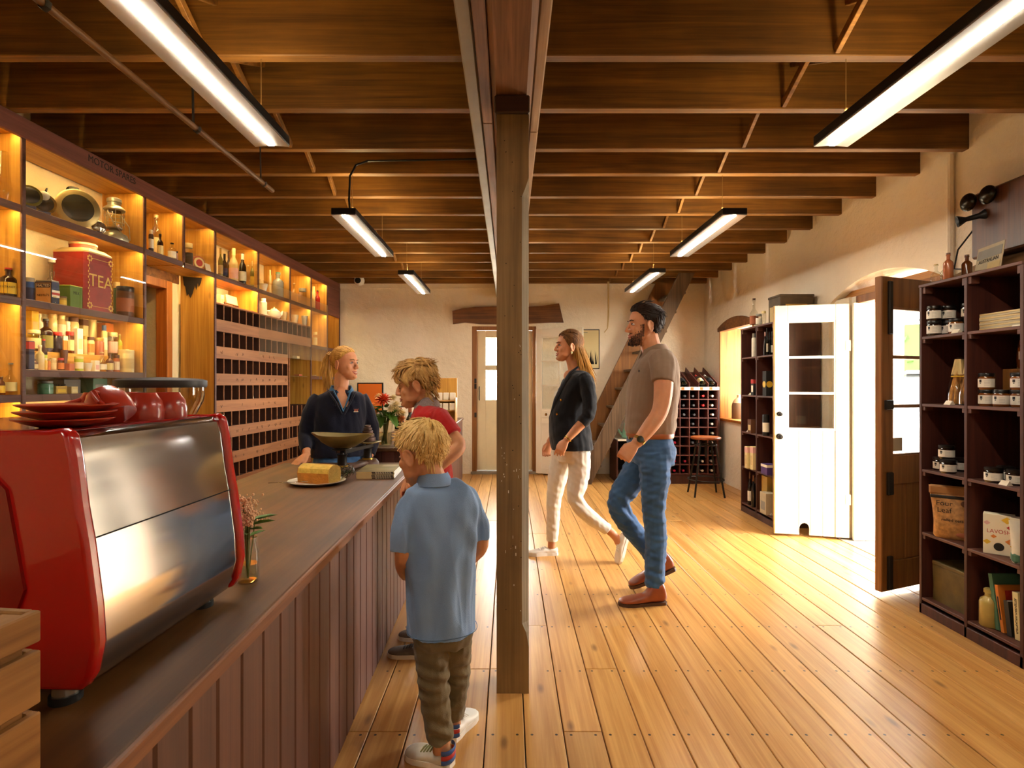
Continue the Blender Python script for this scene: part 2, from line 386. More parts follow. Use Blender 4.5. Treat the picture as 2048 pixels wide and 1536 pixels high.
for i in range(24):
    z = r.choice([r.uniform(.35, 1.1), r.uniform(.9, 1.05), r.uniform(.3, 1.5)]); x = r.uniform(-.05, .035); h = r.choice([.003, .004, .012, .006]); wd = r.uniform(.0015, .004)
    m.box(x, x + wd, -pw - .0006, -pw + .001, z, z + h)
o = m.build('paint_fleck', fl, post); o['kind'] = 'stuff'
m = MB()
for i in range(30):
    z = r.uniform(.3, 2.4); x = r.choice([.0, -.03, .03, .0]) + r.uniform(-.006, .006); m.lathe([(.0035, 0), (.0001, .0005)], 8, (0, 0, 0), T(x, -pw + .0002, z) @ Rx(PI / 2))
o = m.build('nail_hole', m_sub, post); o['kind'] = 'stuff'
# ================================================================ linear LED pendants
m_alu = plain('brushed_reflector', '#b9b4aa', .35, .6)
m_led = emis('led_diffuser', LED_C, LED_E)
m_up = emis('uplight_diffuser', (1.0, .74, .36), 16.0)
def pendant(X, Y0, Y1, label, z=2.44):
    t = thing('linear_pendant_light', label, 'pendant light', (X, (Y0 + Y1) / 2, z), 0, 'linear LED pendants'); L = (Y1 - Y0) / 2; yc = (Y0 + Y1) / 2
    MB().cbox(-.082, .082, -L, L, .006, .05, .003).build('housing', m_black, t)
    MB().prism([(-.08, .0), (-.018, .0045), (.018, .0045), (.08, .0), (.08, .0065), (-.08, .0065)], 1, -L + .002, L - .002).build('reflector_plate', m_alu, t)
    MB().box(-.0125, .0125, -L + .012, L - .012, .0005, .004).build('diffuser', m_led, t)
    MB().box(-.03, .03, -L + .05, L - .05, .0502, .0515).build('uplight_lens', m_up, t)
    js = [y + .027 - yc for y in jy if Y0 + .03 < y + .027 < Y1 - .03]
    for y in (js[0], js[-1]):
        m = MB(); m.tube([(0, y, .12), (0, y, ZJ - z + .004)], .0018, 5); m.tube([(0, max(y - .05, -L), .05), (0, y, .12), (0, min(y + .05, L), .05)], .0018, 5); m.sph((0, y, .12), .008, 8, 6)
        m.build('suspension_wire', plain('steel_wire', '#a9895a', .4, .7), t)
    return t
pendant(1.52, 1.40, 2.6, 'black linear pendant light above the dark jam shelves, cut by the frame')
pendant(1.50, 3.65, 4.85, 'black linear pendant light hanging in front of the open white door')
pendant(1.50, 5.55, 6.75, 'small black linear pendant light hanging near the ladder stair')
pendant(-1.118, 1.40, 2.6, 'long black linear pendant light beside the hanging rod')
pendant(-1.10, 3.65, 4.85, 'black linear pendant light fed by a looping black cable')
pendant(-1.06, 5.65, 6.85, 'small black linear pendant light near the security camera')
pendant(1.52, -1.75, -.55, 'unseen black linear pendant light added behind the viewpoint on the door side')  # unseen pair: row carried on behind the camera, added for front fill
pendant(-1.118, -1.75, -.55, 'unseen black linear pendant light added behind the viewpoint on the counter side')
cb = MB(); cb.tube([wp(735, 322, 3.75), wp(712, 330, 3.72), wp(700, 352, 3.7), wp(698, 400, 3.68), wp(700, 421, 3.68)], .007, 6); cb.tube([wp(735, 322, 3.75), wp(955, 318, 3.75)], .007, 6)
tag(cb.build('power_cable', m_black), 'black cable looping from the joists to the pendant light', 'cable')
cb = MB(); cb.tube([(.14, 3.78, 2.93), (2.86, 3.78, 2.93)], .012, 8)
tag(cb.build('ceiling_conduit', m_conduit), 'thin grey conduit running between two joists on the door side', 'conduit')
# hanging rod
rod = thing('hanging_rod', 'long wooden rod slung under the joists on iron straps', 'rod', (-1.505, 2.5, 2.55))
MB().tube([(0, -1.6, 0), (0, 1.0, 0)], .014, 10).build('rod_bar', wood('rod_wood', '#5a3c22', '#7a5634', 1), rod)
for y in (-.72, .15, .87):
    m = MB(); m.tube([(-.02, y, .26), (-.016, y, .04), (-.012, y, -.012), (0, y, -.021), (.014, y, -.012), (.018, y, .008)], [(.011, .003)] * 6, 6, up=(0, 1, 0)); m.build('iron_strap', m_iron, rod)
# ================================================================ far doorway
lint = MB()
top = [(905, 622), (925, 617), (950, 614), (1000, 613), (1055, 614), (1085, 612), (1118, 607)]; bot = [(906, 648), (930, 645), (960, 648), (1010, 649), (1060, 647), (1100, 645), (1127, 645)]
pts = [wp(x, y, YF - .03) for x, y in bot] + [wp(x, y, YF - .03) for x, y in reversed(top)]
lint.prism([(p.x, p.z) for p in pts], 1, YF - .05, YF + .05)
struct(lint.build('trim_2', wood('lintel_timber', '#5a3212', '#94602c', axis=0, rough=.6, stain=.4)))
fr = room('door_1', (0, YF, 0))
for x0, x1, z0, z1 in ((-.545, -.475, 0, 2.17), (.345, .4, 0, 2.17), (-.475, .345, 2.115, 2.17)):
    MB().cbox(x0, x1, .03, .16, z0, z1, .004).build('door_frame', m_brownframe, fr)
for x0, x1, z0, z1 in ((-.475, -.345, .04, 2.11), (.25, .345, .04, 2.11), (-.345, .25, 2.01, 2.11), (-.345, .25, 1.525, 1.60), (-.345, .25, .04, 1.085), (-.07, -.02, 1.085, 2.01)):
    MB().cbox(x0, x1, .10, .145, z0, z1, .004).build('door_rail', m_cream, fr)
for z0, z1 in ((1.085, 1.525), (1.60, 2.01)):
    for x0, x1 in ((-.345, -.07), (-.02, .25)): MB().box(x0, x1, .118, .123, z0, z1).build('pane', m_glass, fr)
MB().cbox(-.56, .42, -.03, .2, -.01, .035, .006).build('threshold', plain('worn_grey_timber', '#8a7c68', .8, var=.2), fr)
m = MB(); m.tube([(-.44, .1, 1.28), (-.44, .06, 1.26), (-.44, .06, 1.10), (-.44, .1, 1.08)], .007, 6); m.build('handle', m_iron, fr)
for z in (.83, 1.25, 1.33):
    MB().cbox(-.51, -.478, .02, .032, z, z + .07, .002).build('latch', m_iron, fr)
# open white leaf
def glazed_leaf(name, L, H, mt, rows, cols, z0g, z1g, th=.04, st=.1, boards=0):
    d = room(name)
    MB().cbox(0, st, -th / 2, th / 2, .02, H, .004).build('stile', mt, d)
    MB().cbox(L - st, L, -th / 2, th / 2, .02, H, .004).build('stile', mt, d)
    MB().cbox(st, L - st, -th / 2, th / 2, z1g, H, .004).build('top_rail', mt, d)
    gw = (L - 2 * st) / cols; gh = (z1g - z0g) / rows; bt = .011
    for j in range(rows):
        for i in range(cols):
            MB().box(st + i * gw + bt, st + (i + 1) * gw - bt, -.003, .003, z0g + j * gh + bt, z0g + (j + 1) * gh - bt).build('pane', m_glass, d)
    for j in range(rows + 1): MB().cbox(st, L - st, -th * .4, th * .4, z0g + j * gh - bt, z0g + j * gh + bt, .003).build('glazing_bar', mt, d)
    for i in range(cols + 1): MB().cbox(st + i * gw - bt, st + i * gw + bt, -th * .4, th * .4, z0g, z1g, .003).build('glazing_bar', mt, d)
    return d
d2 = glazed_leaf('door_2', .72, 2.12, m_white, 3, 2, .95, 2.0, st=.085)
MB().cbox(.085, .635, -.02, .02, .83, .94, .004).build('lock_rail', m_white, d2); MB().cbox(.085, .635, -.01, .01, .1, .83, .003).build('lower_panel', m_white, d2); MB().cbox(.085, .635, -.02, .02, .02, .1, .004).build('bottom_rail', m_white, d2)
d2.location = (.4, YF - .02, 0); d2.rotation_euler = (0, 0, -math.radians(27))
# ================================================================ right doorway
dr = room('door_3', (0, 0, 0))
for y0, y1, z0, z1 in ((3.64, 3.70, 0, 2.06), (4.63, 4.69, 0, 2.06), (3.70, 4.63, 1.995, 2.06)):
    MB().cbox(2.92, 3.02, y0, y1, z0, z1, .004).build('door_frame', m_brownframe if z0 > 1 else m_white, dr)
MB().cbox(2.95, 3.2, 3.66, 4.9, 2.06, 2.12, .005).build('lintel_board', wood('pale_lintel', '#8a5a26', '#b5803f', 1), dr)
MB().cbox(2.8, 3.4, 3.63, 4.7, -.012, .006, .004).build('threshold', plain('worn_grey_timber', '#8a7c68'), dr)
# white leaf, boarded below, standing open into the room
wl_ = glazed_leaf('door_4', .58, 2.0, m_white, 3, 1, .93, 1.86, st=.105, th=.045)
wl_.location = (2.875, 4.655, .0); ang = math.atan2(4.81 - 4.655, 2.315 - 2.875); wl_.rotation_euler = (0, 0, ang)
cut = MB()
gx = [(.105, .2), (.2, .295), (.295, .385), (.385, .475)]
for i, (x0, x1) in enumerate(gx):
    if i == 2:
        pl = [(x0 + .002, .2), (x0 + .006, .02)]
        arcp = [(x0 + .046 - .042 * math.cos(t), .07 + .055 * math.sin(t)) for t in [PI * k / 8 for k in range(9)]]
        poly = [(x0 + .002, .93), (x0 + .002, .02), (x0 + .005, .02)] + arcp + [(x1 - .003, .02), (x1 - .001, .02), (x1 - .001, .93)]
        MB().prism(poly, 1, -.014, .014).build('door_board', m_white, wl_)
    else: MB().cbox(x0 + .0015, x1 - .0015, -.014, .014, .02, .93, .003).build('door_board', m_white, wl_)
for z, r_ in ((1.06, .021), (.865, .026)):
    m = MB(); m.lathe([(r_, 0), (r_ * .95, .006), (r_ * .4, .012), (r_ * .35, .03), (r_ * .8, .04), (r_ * .75, .055), (.001, .06)], 14, M=T(.54, .022, z) @ Rx(-PI / 2)); m.build('door_knob', m_iron, wl_)
MB().box(.575, .583, -.023, .024, .02, 2.0).build('edge_strip', plain('worn_edge', '#b58d4f', .6, var=.3), wl_)
for z in (.3, 1.6):
    MB().cbox(-.01, .03, .02, .028, z, z + .09, .002).build('hinge', m_white, wl_)
# white boarded lining between leaf and jamb
lin = room('trim_3')
for k in range(2): MB().cbox(2.885 + k * .1, 2.982 + k * .1, 4.60 - k * .0, 4.625, .01, 2.0, .003).build('lining_board', m_white, lin)
# brown leaf
br = glazed_leaf('door_5', .62, 1.98, m_brownframe, 3, 1, .86, 1.79, th=.045, st=.105)
br.location = (2.872, 3.655, .01); br.rotation_euler = (0, 0, math.atan2(3.42 - 3.655, 2.29 - 2.872))
for x0, x1 in ((.105, .24), (.24, .38), (.38, .515)): MB().cbox(x0 + .002, x1 - .002, -.012, .012, .2, .72, .004).build('door_panel', m_brownframe, br)
MB().cbox(.105, .515, -.0225, .0225, .02, .2, .004).build('bottom_rail', m_brownframe, br); MB().cbox(.105, .515, -.0225, .0225, .68, .86, .004).build('lock_rail', m_brownframe, br)
for z0, z1, x0, x1 in ((1.62, 1.95, .535, .57), (1.15, 1.21, .53, .6), (.62, .76, .53, .58), (.03, .24, .535, .575)):
    MB().cbox(x0, x1, .022, .04, z0, z1, .004).build('bolt', m_iron, br)
MB().box(.40, .50, .003, .006, .885, .97).build('door_notice', plain('grey_paper', '#b8a98a', .8), br)
# ================================================================ window niche right wall
win = room('window_1')
m_lin = wood('orange_lining', '#8e4c10', '#bb7626', axis=2, rough=.5, var=.06, knots=.4)
MB().cbox(2.86, 3.34, 7.455, 7.482, .84, 2.07, .003).build('reveal_lining', m_lin, win)
MB().cbox(2.86, 3.34, 6.448, 6.475, .84, 2.07, .003).build('reveal_lining', m_lin, win)
MB().cbox(2.84, 3.34, 6.44, 7.49, .83, .862, .004).build('window_sill', m_lin, win)
a = arch(6.43, 7.51, 2.075, .1, 10); MB().prism([(6.43, 2.03)] + [(7.51, 2.03)] + list(reversed(a)), 0, 2.845, 2.93).build('lintel', wood('lintel_timber', '#3c1f0a', '#75441a'), win)
for y0, y1, z0, z1 in ((6.475, 6.52, .86, 2.06), (7.41, 7.455, .86, 2.06), (6.52, 7.41, .86, .91), (6.52, 7.41, 2.0, 2.06), (6.52, 7.41, 1.44, 1.47), (6.95, 6.98, .9, 2.0)):
    MB().cbox(3.27, 3.31, y0, y1, z0, z1, .003).build('window_frame', m_white, win)
for y0, y1 in ((6.52, 6.95), (6.98, 7.41)):
    for z0, z1 in ((.91, 1.44), (1.47, 2.0)): MB().box(3.287, 3.291, y0, y1, z0, z1).build('pane', m_glass, win)
# left doorway inside the shelving gap
d6 = room('door_6', SH0, SH_ANG)
m_ofr = wood('orange_frame', '#8a4a14', '#b56c24', 2, rough=.5)
MB().cbox(-.4, -.3, 1.15, 1.2, 0, 2.2, .004).build('door_frame', m_ofr, d6); MB().cbox(-.4, -.3, 1.8, 1.87, 0, 2.2, .004).build('door_frame', m_ofr, d6); MB().cbox(-.4, -.3, 1.2, 1.8, 2.13, 2.2, .004).build('door_frame', m_ofr, d6)
MB().cbox(-.52, -.48, 1.2, 1.8, 0, 2.13, .003).build('door_leaf', wood('red_brown_leaf', '#6e3412', '#8e4a1e', 2), d6)
MB().cbox(-.5, -.325, 1.1, 2.0, 2.2, 2.31, .006).build('lintel', wood('lintel_timber', '#3c1f0a', '#75441a'), d6)
# pipe down the right wall
m = MB(); m.tube([(XR - .02, 3.55, 1.86), (XR - .02, 3.55, 2.8)], .02, 8)
tag(m.build('wall_pipe', m_wall), 'whitewashed pipe running down the wall beside the old telephone', 'pipe')
# outside, seen through the doorway
struct(MB().box(3.37, 30, -20, 30, -.2, -.06).build('ground_outside', plain('pale_paving', '#cfc6b6', .9, var=.1, vs=2)))
struct(MB().box(-14, 3.37, 8.5, 30, -.2, -.06).build('ground_outside_far', plain('pale_paving', '#cfc6b6')))
hd = thing('garden_hedge', 'sunlit green hedge outside beyond the doorway', 'hedge', (9.5, 12.2, -.06), -.6); rr = random.Random(4); m = MB()
for k in range(900):
    c = Vector((rr.uniform(-3, 3), rr.uniform(-.5, .5), rr.uniform(.1, 2.9))); n_ = Vector((rr.uniform(-1, 1), rr.uniform(-1, 1), rr.uniform(-1, 1))); u = n_.orthogonal().normalized() * .11; v = n_.cross(u).normalized() * .08; m.add([c - u - v * .2, c + v, c + u + v * .2, c - v], [(0, 1, 2, 3)])
o = m.build('foliage', plain('hedge_green', '#3c5a1c', .8, var=.4, vs=4), hd); o['kind'] = 'stuff'; MB().box(-2.95, 2.95, -.35, .35, 0, 2.7).build('hedge_core', plain('hedge_dark', '#2c4414', .9), hd)
car = thing('parked_car', 'pale parked car standing outside the open doorway', 'car', (7.4, 9.2, -.06), .95); m_car = plain('pale_car_paint', '#c8c8c8', .3, .2, coat=.5)
MB().loft([[Vector((x, y * .86, z)) for y, z in ((-.9, .3), (.9, .3), (.9, h * .6), (.8, h), (-.8, h), (-.9, h * .6))] for x, h in ((-2.1, .75), (-1.9, .85), (-.9, .95), (1.6, 1.0), (2.1, .9))], True, False).build('car_body', m_car, car)
MB().loft([[Vector((x, y, .95)) for x, y in ((-.95, -.74), (1.9, -.74), (1.9, .74), (-.95, .74))], [Vector((x, y, 1.55)) for x, y in ((-.25, -.62), (1.35, -.62), (1.35, .62), (-.25, .62))]], True, False).build('cabin_glass', plain('car_glass', '#15181a', .1), car); MB().cbox(-.3, 1.4, -.63, .63, 1.55, 1.61, .02).build('car_roof', m_car, car)
for x in (-1.3, 1.35):
    for y in (-.8, .62): MB().lathe([(.2, 0), (.32, .01), (.33, .1), (.32, .18), (.0001, .18)], 20, M=T(x, y, .33) @ Rx(-PI / 2)).build('wheel', m_black, car)
vr = thing('verandah_rail', 'white verandah rail outside the doorway', 'railing', (4.5, 6.9, -.06), .95)
for z in (.45, .95): MB().cbox(-1.6, 2.6, -.03, .03, z, z + .07, .005).build('rail', m_white, vr)
for x in (-1.6, .5, 2.6): MB().cbox(x - .05, x + .05, -.05, .05, 0, 2.6, .005).build('post', m_white, vr)
# ================================================================ furniture materials
m_ctop = wood('worn_counter_top', '#523010', '#744a1e', axis=1, rough=.5, var=.0, stain=.35, bump=.1, sc=.5)
m_cedge = wood('counter_edge', '#6e3f20', '#8d5a34', axis=1, rough=.5, var=.0)
m_mauve = wood('mauve_board', '#523228', '#6c4638', axis=2, rough=.45, var=.14, stain=.15, bump=.15)
m_pine = wood('orange_pine', '#a06a1c', '#cc983e', axis=2, rough=.5, var=.08, knots=.55, bump=.1)
m_pineh = wood('orange_pine_flat', '#a06a1c', '#cc983e', axis=1, rough=.5, var=.08, knots=.4, bump=.1)
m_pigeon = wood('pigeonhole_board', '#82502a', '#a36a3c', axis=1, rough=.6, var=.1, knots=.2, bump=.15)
m_pshade = wood('pigeonhole_inside_shade', '#30160a', '#4a240f', axis=2, rough=.7, var=.15)  # recess shade put into the colour of the cell insides
m_plum = wood('plum_shelf_wood', '#33150e', '#4d251a', axis=2, rough=.5, var=.12, bump=.15)
m_plumh = wood('plum_shelf_board', '#45241a', '#633a2b', axis=1, rough=.5, var=.12, bump=.15)
m_strip = emis('warm_led_strip', STRIP_C, STRIP_E)
m_card = plain('cream_card', '#e2d6bd', .8)
# ================================================================ main counter
CT = .79
ctr = thing('shop_counter', 'long brown-topped shop counter with mauve boarded front', 'counter', (-.54, 0, 0), math.atan(.02))
MB().cbox(-.9, 0, -.8, 3.72, CT - .03, CT, .006).build('counter_top', m_ctop, ctr)
MB().cbox(-.005, .008, -.8, 3.722, CT - .034, CT - .002, .003).build('edge_strip', m_cedge, ctr)
MB().box(-.88, -.045, -.78, 3.68, .02, CT - .03).build('carcass', m_sub, ctr)
y = -.78
while y < 3.68:
    wdt = RND.choice([.098, .104, .11]); y2 = min(y + wdt, 3.69)
    MB().cbox(-.045, -.022, y + .0018, y2 - .0018, .005, CT - .032, .005).build('front_board', m_mauve, ctr); y = y2
for k in range(8): MB().cbox(-.88 + k * .104, -.88 + k * .104 + .102, 3.68, 3.7, .005, CT - .032, .003).build('end_board', m_mauve, ctr)
# ================================================================ rear counter
c2 = thing('rear_counter', 'boarded rear counter carrying flowers and bottles, running to the far wall', 'counter', (-1.15, 4.09, 0))
MB().cbox(-.01, .515, -.02, 3.6, .82, .85, .005).build('counter_top', m_ctop, c2)
MB().box(.01, .48, .02, 3.58, .01, .82).build('carcass', m_sub, c2)
for k in range(5): MB().cbox(k * .1, k * .1 + .0985, 0, .02, .01, .82, .003).build('end_board', m_plum, c2)
k = .0
while k < 3.55: MB().cbox(.48, .5, k, k + .0985, .01, .82, .003).build('front_board', m_mauve, c2); k += .1
# ================================================================ wall shelving, lit from within
sh = thing('display_shelving', 'wall of glowing orange pine display shelves under a plum-stained fascia', 'shelving', SH0, SH_ANG)
U = [-.9, .154, 1.109, 1.559, 2.002, 2.775, 3.526, 4.14, 4.703, 5.19]
ZT, ZA, ZB, ZC, ZD, ZP = 2.695, 2.30, 1.79, 1.40, 1.26, 2.05
MB().cbox(-.012, .012, -.9, 5.19, ZT - .024, 2.783, .004).build('fascia', m_fascia, sh)
MB().cbox(-.31, -.02, -.9, 5.19, ZT, ZT + .02, .003).build('top_board', m_pineh, sh)
def upright(y, z0, z1):
    m = MB(); m.cbox(-.31, -.008, y - .011, y + .011, z0, z1, .002); m.mat(1).cbox(-.008, .004, y - .012, y + .012, z0, z1, .002); m.build('upright_panel', [m_pine, m_plumh], sh)
for y, z0 in ((U[0], 0), (U[1], 0), (U[2], 0), (U[3], ZA), (U[4], 0), (U[5], ZP), (U[6], ZP), (U[7], 0), (U[8], 0), (U[9], 0)): upright(y, z0, ZT)
def shelf(y0, y1, z, dep=.3, led=True, th=.024, mt=None):
    m = MB(); m.cbox(-.01 - dep, -.012, y0 + .011, y1 - .011, z - th, z, .002); m.mat(1).cbox(-.012, .0, y0 + .011, y1 - .011, z - th - .016, z + .002, .002)
    m.build('shelf_board', [mt or m_pineh, m_plumh], sh)
    if led: led_strip(y0, y1, z - th)
def led_strip(y0, y1, z): MB().box(-.032, -.018, y0 + .03, y1 - .03, z - .0035, z - .0008).build('led_strip', m_strip, sh)
for i in range(9): led_strip(U[i], U[i + 1], ZT)
for i in range(8): shelf(U[i], U[i + 1], ZA)
for i in (0, 1): shelf(U[i], U[i + 1], ZB)
for i in (0, 1): shelf(U[i], U[i + 1], ZD, led=True)
shelf(U[1], U[2], ZC, .2, False)
for i in (0, 1): shelf(U[i], U[i + 1], .86, led=False)
MB().cbox(-.015, .002, U[8] + .012, U[9] - .012, ZA - .02, ZT, .002).build('end_panel', m_fascia, sh)
for i in (7, 8): shelf(U[i], U[i + 1], 1.82, .3, False); shelf(U[i], U[i + 1], 1.42, .3, False)
# tiers the remedies stand on
TI1, TI2 = 1.515, 1.60
MB().cbox(-.30, -.22, U[1] + .03, U[2] - .03, ZC, TI2, .003).build('riser_step', m_pineh, sh)
MB().cbox(-.218, -.14, U[1] + .03, U[2] - .16, ZC, TI1, .003).build('riser_step', m_pineh, sh)
# glass fronts
g = pane('cabinet_glass', (.985, .98, .96), 1.0)
for i in (0, 1):
    MB().box(.004, .008, U[i] + .004, U[i + 1] - .004, ZD - .06, ZT).build('glass_front', g, sh)
MB().box(.004, .008, U[5], U[8], 1.62, 2.40).build('glass_front', g, sh)
MB().box(.010, .014, U[3], U[5], ZA - .02, ZT).build('glass_front', g, sh)
# lettering on the fascia
FACE = Matrix(((0, 0, 1, .0125), (1, 0, 0, 0), (0, 1, 0, 0), (0, 0, 0, 1)))
m_ink = plain('black_ink', '#0c0806', .7)
text('MOTOR SPARES', .062, m_ink, sh, T(0, .79, 2.74) @ FACE, sx=.95)
# pigeonhole unit
pg = thing('pigeonhole_cabinet', 'tall cabinet of small wooden pigeonholes with marked label boards', 'cabinet', SH0, SH_ANG)
pitch, op = .243, .135; r = random.Random(3)
NR = 8; cw = (U[7] - U[4] - .022) / 16
MB().box(-.29, -.28, U[4] + .012, U[7] - .012, .05, ZP - .02).build('back_board', m_pshade, pg)
MB().cbox(-.31, -.002, U[4] + .012, U[7] - .012, ZP - .014, ZP, .002).build('top_board', m_pigeon, pg)
MB().cbox(-.28, -.004, U[6] - .006, U[6] + .006, .05, ZP - .014 - pitch, .002).build('side_board', m_pigeon, pg)
led_strip(U[4], U[5], ZA - .024)
dm = {}
for rr in range(NR):
    zt = ZP - .014 - rr * pitch; zb = zt - op
    wide = rr == 0 or rr >= 4
    n = 16 if wide else 11
    y0 = U[4] + .012; y1 = y0 + n * cw
    MB().cbox(-.014, .0, y0, y1, max(zb - (pitch - op), .03), zb, .002).build('label_board', m_pigeon, pg)
    MB().box(-.28, -.014, y0, y1, zb - .008, zb).build('cell_floor', m_pshade, pg)
    dmesh = MB().box(-.28, -.01, -.0045, .0045, zb, zt).mat(1).cbox(-.01, -.003, -.005, .005, zb, zt, .001).mesh('divider', [m_pshade, m_pigeon])
    for k in range(n + 1): link('divider', dmesh, pg, (0, y0 + k * cw, 0))
    mk = MB()
    for k in range(n):
        if r.random() < .8 and rr > 0:
            yc = y0 + (k + .5) * cw + r.uniform(-.02, .02); zc = zb - (pitch - op) * .5
            for q in range(r.choice([1, 2, 2, 3])):
                a = r.uniform(-.5, .5); c = Vector((.0006, yc + q * .014 - .01, zc + r.uniform(-.008, .008))); d = Vector((0, math.sin(a), math.cos(a))) * r.uniform(.008, .016)
                mk.tube([c - d, c + Vector((0, r.uniform(-.006, .006), 0)), c + d], .0013, 4)
    if mk.v: o = mk.build('pencil_mark', m_ink, pg); o['kind'] = 'stuff'
for q in range(7):   # odd things left in cells
    k = r.randrange(11); rr = r.randrange(1, 6); zz = ZP - .014 - rr * pitch - op
for k, m_ in ((5, 3), (9, 4)):
    yy = U[4] + .012 + (k + .5) * cw; zb = ZP - .014 - m_ * pitch - op
    t = MB().cbox(-.05, -.045, -.03, .03, 0, .11 if k == 5 else .03, .001, M=Ry(-.12)).build('paper_slip', m_card, None, shw(0, yy, zb), (0, 0, SH_ANG))
    tag(t, ('folded yellow paper slip standing in a pigeonhole', 'crumpled paper scrap lying in a pigeonhole')[m_ - 3], 'paper')
# stain on the end panel
st = [wp(x, y, 4.855) for x, y in ((366, 553), (404, 556), (402, 566), (398, 574), (396, 566), (393, 580), (390, 570), (386, 586), (381, 596), (377, 588), (374, 592), (371, 574), (368, 570))]
m = MB(); mb_ = [Vector((p.x, p.z)) for p in st]; m.prism([(p.x, p.y) for p in mb_], 1, 4.851, 4.8535)
m.build('tar_stain', plain('black_stain', '#20140a', .8), sh, world=True)
# ================================================================ plum display units on the door wall
def plum_unit(label, X0, Y0, Y1, H=1.875, D=.43):
    t = thing('display_unit', label, 'shelf unit', (X0, Y0, 0)); L = Y1 - Y0
    for y in (0, L / 2 - .009, L - .018): MB().cbox(0, D, y, y + .018, 0, H, .002).build('side_panel', m_plum, t)
    k = 0
    while k < L - .01:
        MB().cbox(D - .012, D, k + .001, min(k + .105, L) - .001, .02, H, .002).build('back_board', m_plum, t); k += .105
    MB().cbox(-.004, D, 0, L, H, H + .016, .002).build('top_board', m_plumh, t)
    zz = [.094, .47, .831, 1.207, 1.592]
    for z in zz:
        for c in (0, 1):
            MB().cbox(.002, D - .014, .018 + c * (L / 2 - .009), L / 2 - .009 + c * (L / 2 - .009), z - .016, z, .002).build('shelf_board', m_plumh, t)
    for z in zz[1:] + [H]:
        for c in (0, 1):
            for e in (0, 1):
                yy = .018 + c * (L / 2 - .009) + (0 if e == 0 else L / 2 - .027 - .02)
                MB().cbox(.006, .05, yy, yy + .02, z - .038, z - .016 if z < H else z, .001).build('corner_block', m_plumh, t)
    MB().cbox(.0, .02, 0, L, .0, .058, .003).build('plinth', m_plum, t)
    return t
UN = (2.375, 2.54, 3.185); UFR = (2.42, 5.03, 5.74)
plum_unit('dark plum shelf unit of jam jars and books beside the brown door', *UN)
plum_unit('reddish plum shelf unit partly hidden by the open white door', *UFR)
# ================================================================ ladder stair
m_grey = wood('grey_weathered_timber', '#4e3c2a', '#7c644a', axis=2, rough=.7, var=.06, stain=.25)
ls = thing('ladder_stair', 'steep grey timber ladder stair climbing along the far wall', 'stairs', (1.0, 7.25, 0))
poly = [(1.08, 0), (2.44, 2.78), (2.235, 2.78), (.93, .115), (.93, 0)]
for y0, pp in ((7.22, poly), (7.93, [(1.08, 0), (2.44, 2.78), (2.12, 2.78), (.82, .115), (.82, 0)])): MB().prism(pp, 1, y0, y0 + .045).build('stringer', m_grey if y0 < 7.5 else m_brownframe, ls, world=True)
for k in range(1, 11):
    z = k * .254; xc = .93 + .075 + z * (1.36 / 2.78)
    MB().cbox(xc - .1, xc + .09, 7.265, 7.93, z - .03, z, .004).build('tread', m_grey, ls, world=True)
# ================================================================ wine rack
m_rack = wood('rack_wood', '#4a211a', '#6e3a2e', axis=0, rough=.55, var=.1)
RX0, RX1, RY, cs = 2.012, 2.752, 7.26, .1233
wr_ = thing('wine_rack', 'dark red wine rack of square cells with a sloping display top', 'wine rack', ((RX0 + RX1) / 2, RY, 0))
Z0 = .13
for i in range(7): MB().cbox(RX0 + i * cs - .006, RX0 + i * cs + .006, RY, RY + .34, Z0, Z0 + 9 * cs, .001).build('divider', m_rack, wr_, world=True)
for j in range(10): MB().cbox(RX0 - .006, RX1 + .006, RY + .002, RY + .34, Z0 + j * cs - .006, Z0 + j * cs + .006, .001).build('rack_shelf', m_rack, wr_, world=True)
MB().box(RX0, RX1, RY + .34, RY + .35, 0, Z0 + 9 * cs).build('back_panel', m_sub, wr_, world=True)
MB().cbox(RX1 + .006, RX1 + .024, RY - .01, RY + .6, 0, Z0 + 9 * cs, .002).build('side_panel', m_plum, wr_, world=True)
MB().cbox(RX0 - .024, RX0 - .006, RY - .01, RY + .6, 0, Z0 + 9 * cs, .002).build('side_panel', m_plum, wr_, world=True)
MB().cbox(RX0 - .024, RX1 + .024, RY + .01, RY + .05, 0, Z0 - .012, .002).build('plinth', m_plum, wr_, world=True)
ZR = Z0 + 9 * cs
MB().prism([(RY + .0, ZR + .008), (RY + .56, ZR + .01), (RY + .56, ZR + .25), (RY + .0, ZR + .022)], 0, RX0 - .02, RX1 + .02).build('sloping_top', m_plum, wr_, world=True)
for i in range(7):
    M = T(RX0 + i * cs, RY + .01, ZR + .03) @ Rx(math.atan2(.228, .56))
    MB().cbox(-.005, .005, 0, .6, -.01, .065, .002, M=M).build('slope_divider', m_rack, wr_, world=True)
mt_ = MB().cbox(RX0 - .02, RX1 + .02, RY - .016, RY - .003, ZR + .0, ZR + .042, .002); mt_.build('price_rail', m_white, wr_, world=True)
for i in range(6): MB().box(RX0 + i * cs + .012, RX0 + i * cs + .05, RY - .0185, RY - .016, ZR + .004, ZR + .038).build('price_ticket', plain('orange_ticket', '#d9692b', .7), wr_, world=True)
m_wglass = plain('dark_bottle_glass', '#0c120a', .12, spec=.6)
def wine_meshes(cap):
    b = MB(); b.lathe([(.0, .30), (.02, .30), (.036, .292), (.0375, .28), (.0375, .12), (.033, .10), (.016, .075), (.0145, .06)], 14, M=Rx(-PI / 2))
    c = MB(); c.lathe([(.0001, 0), (.0135, 0), (.0155, .002), (.0155, .07)], 12, M=Rx(-PI / 2))
    return b.mesh('bottle_glass', m_wglass), c.mesh('capsule', cap)
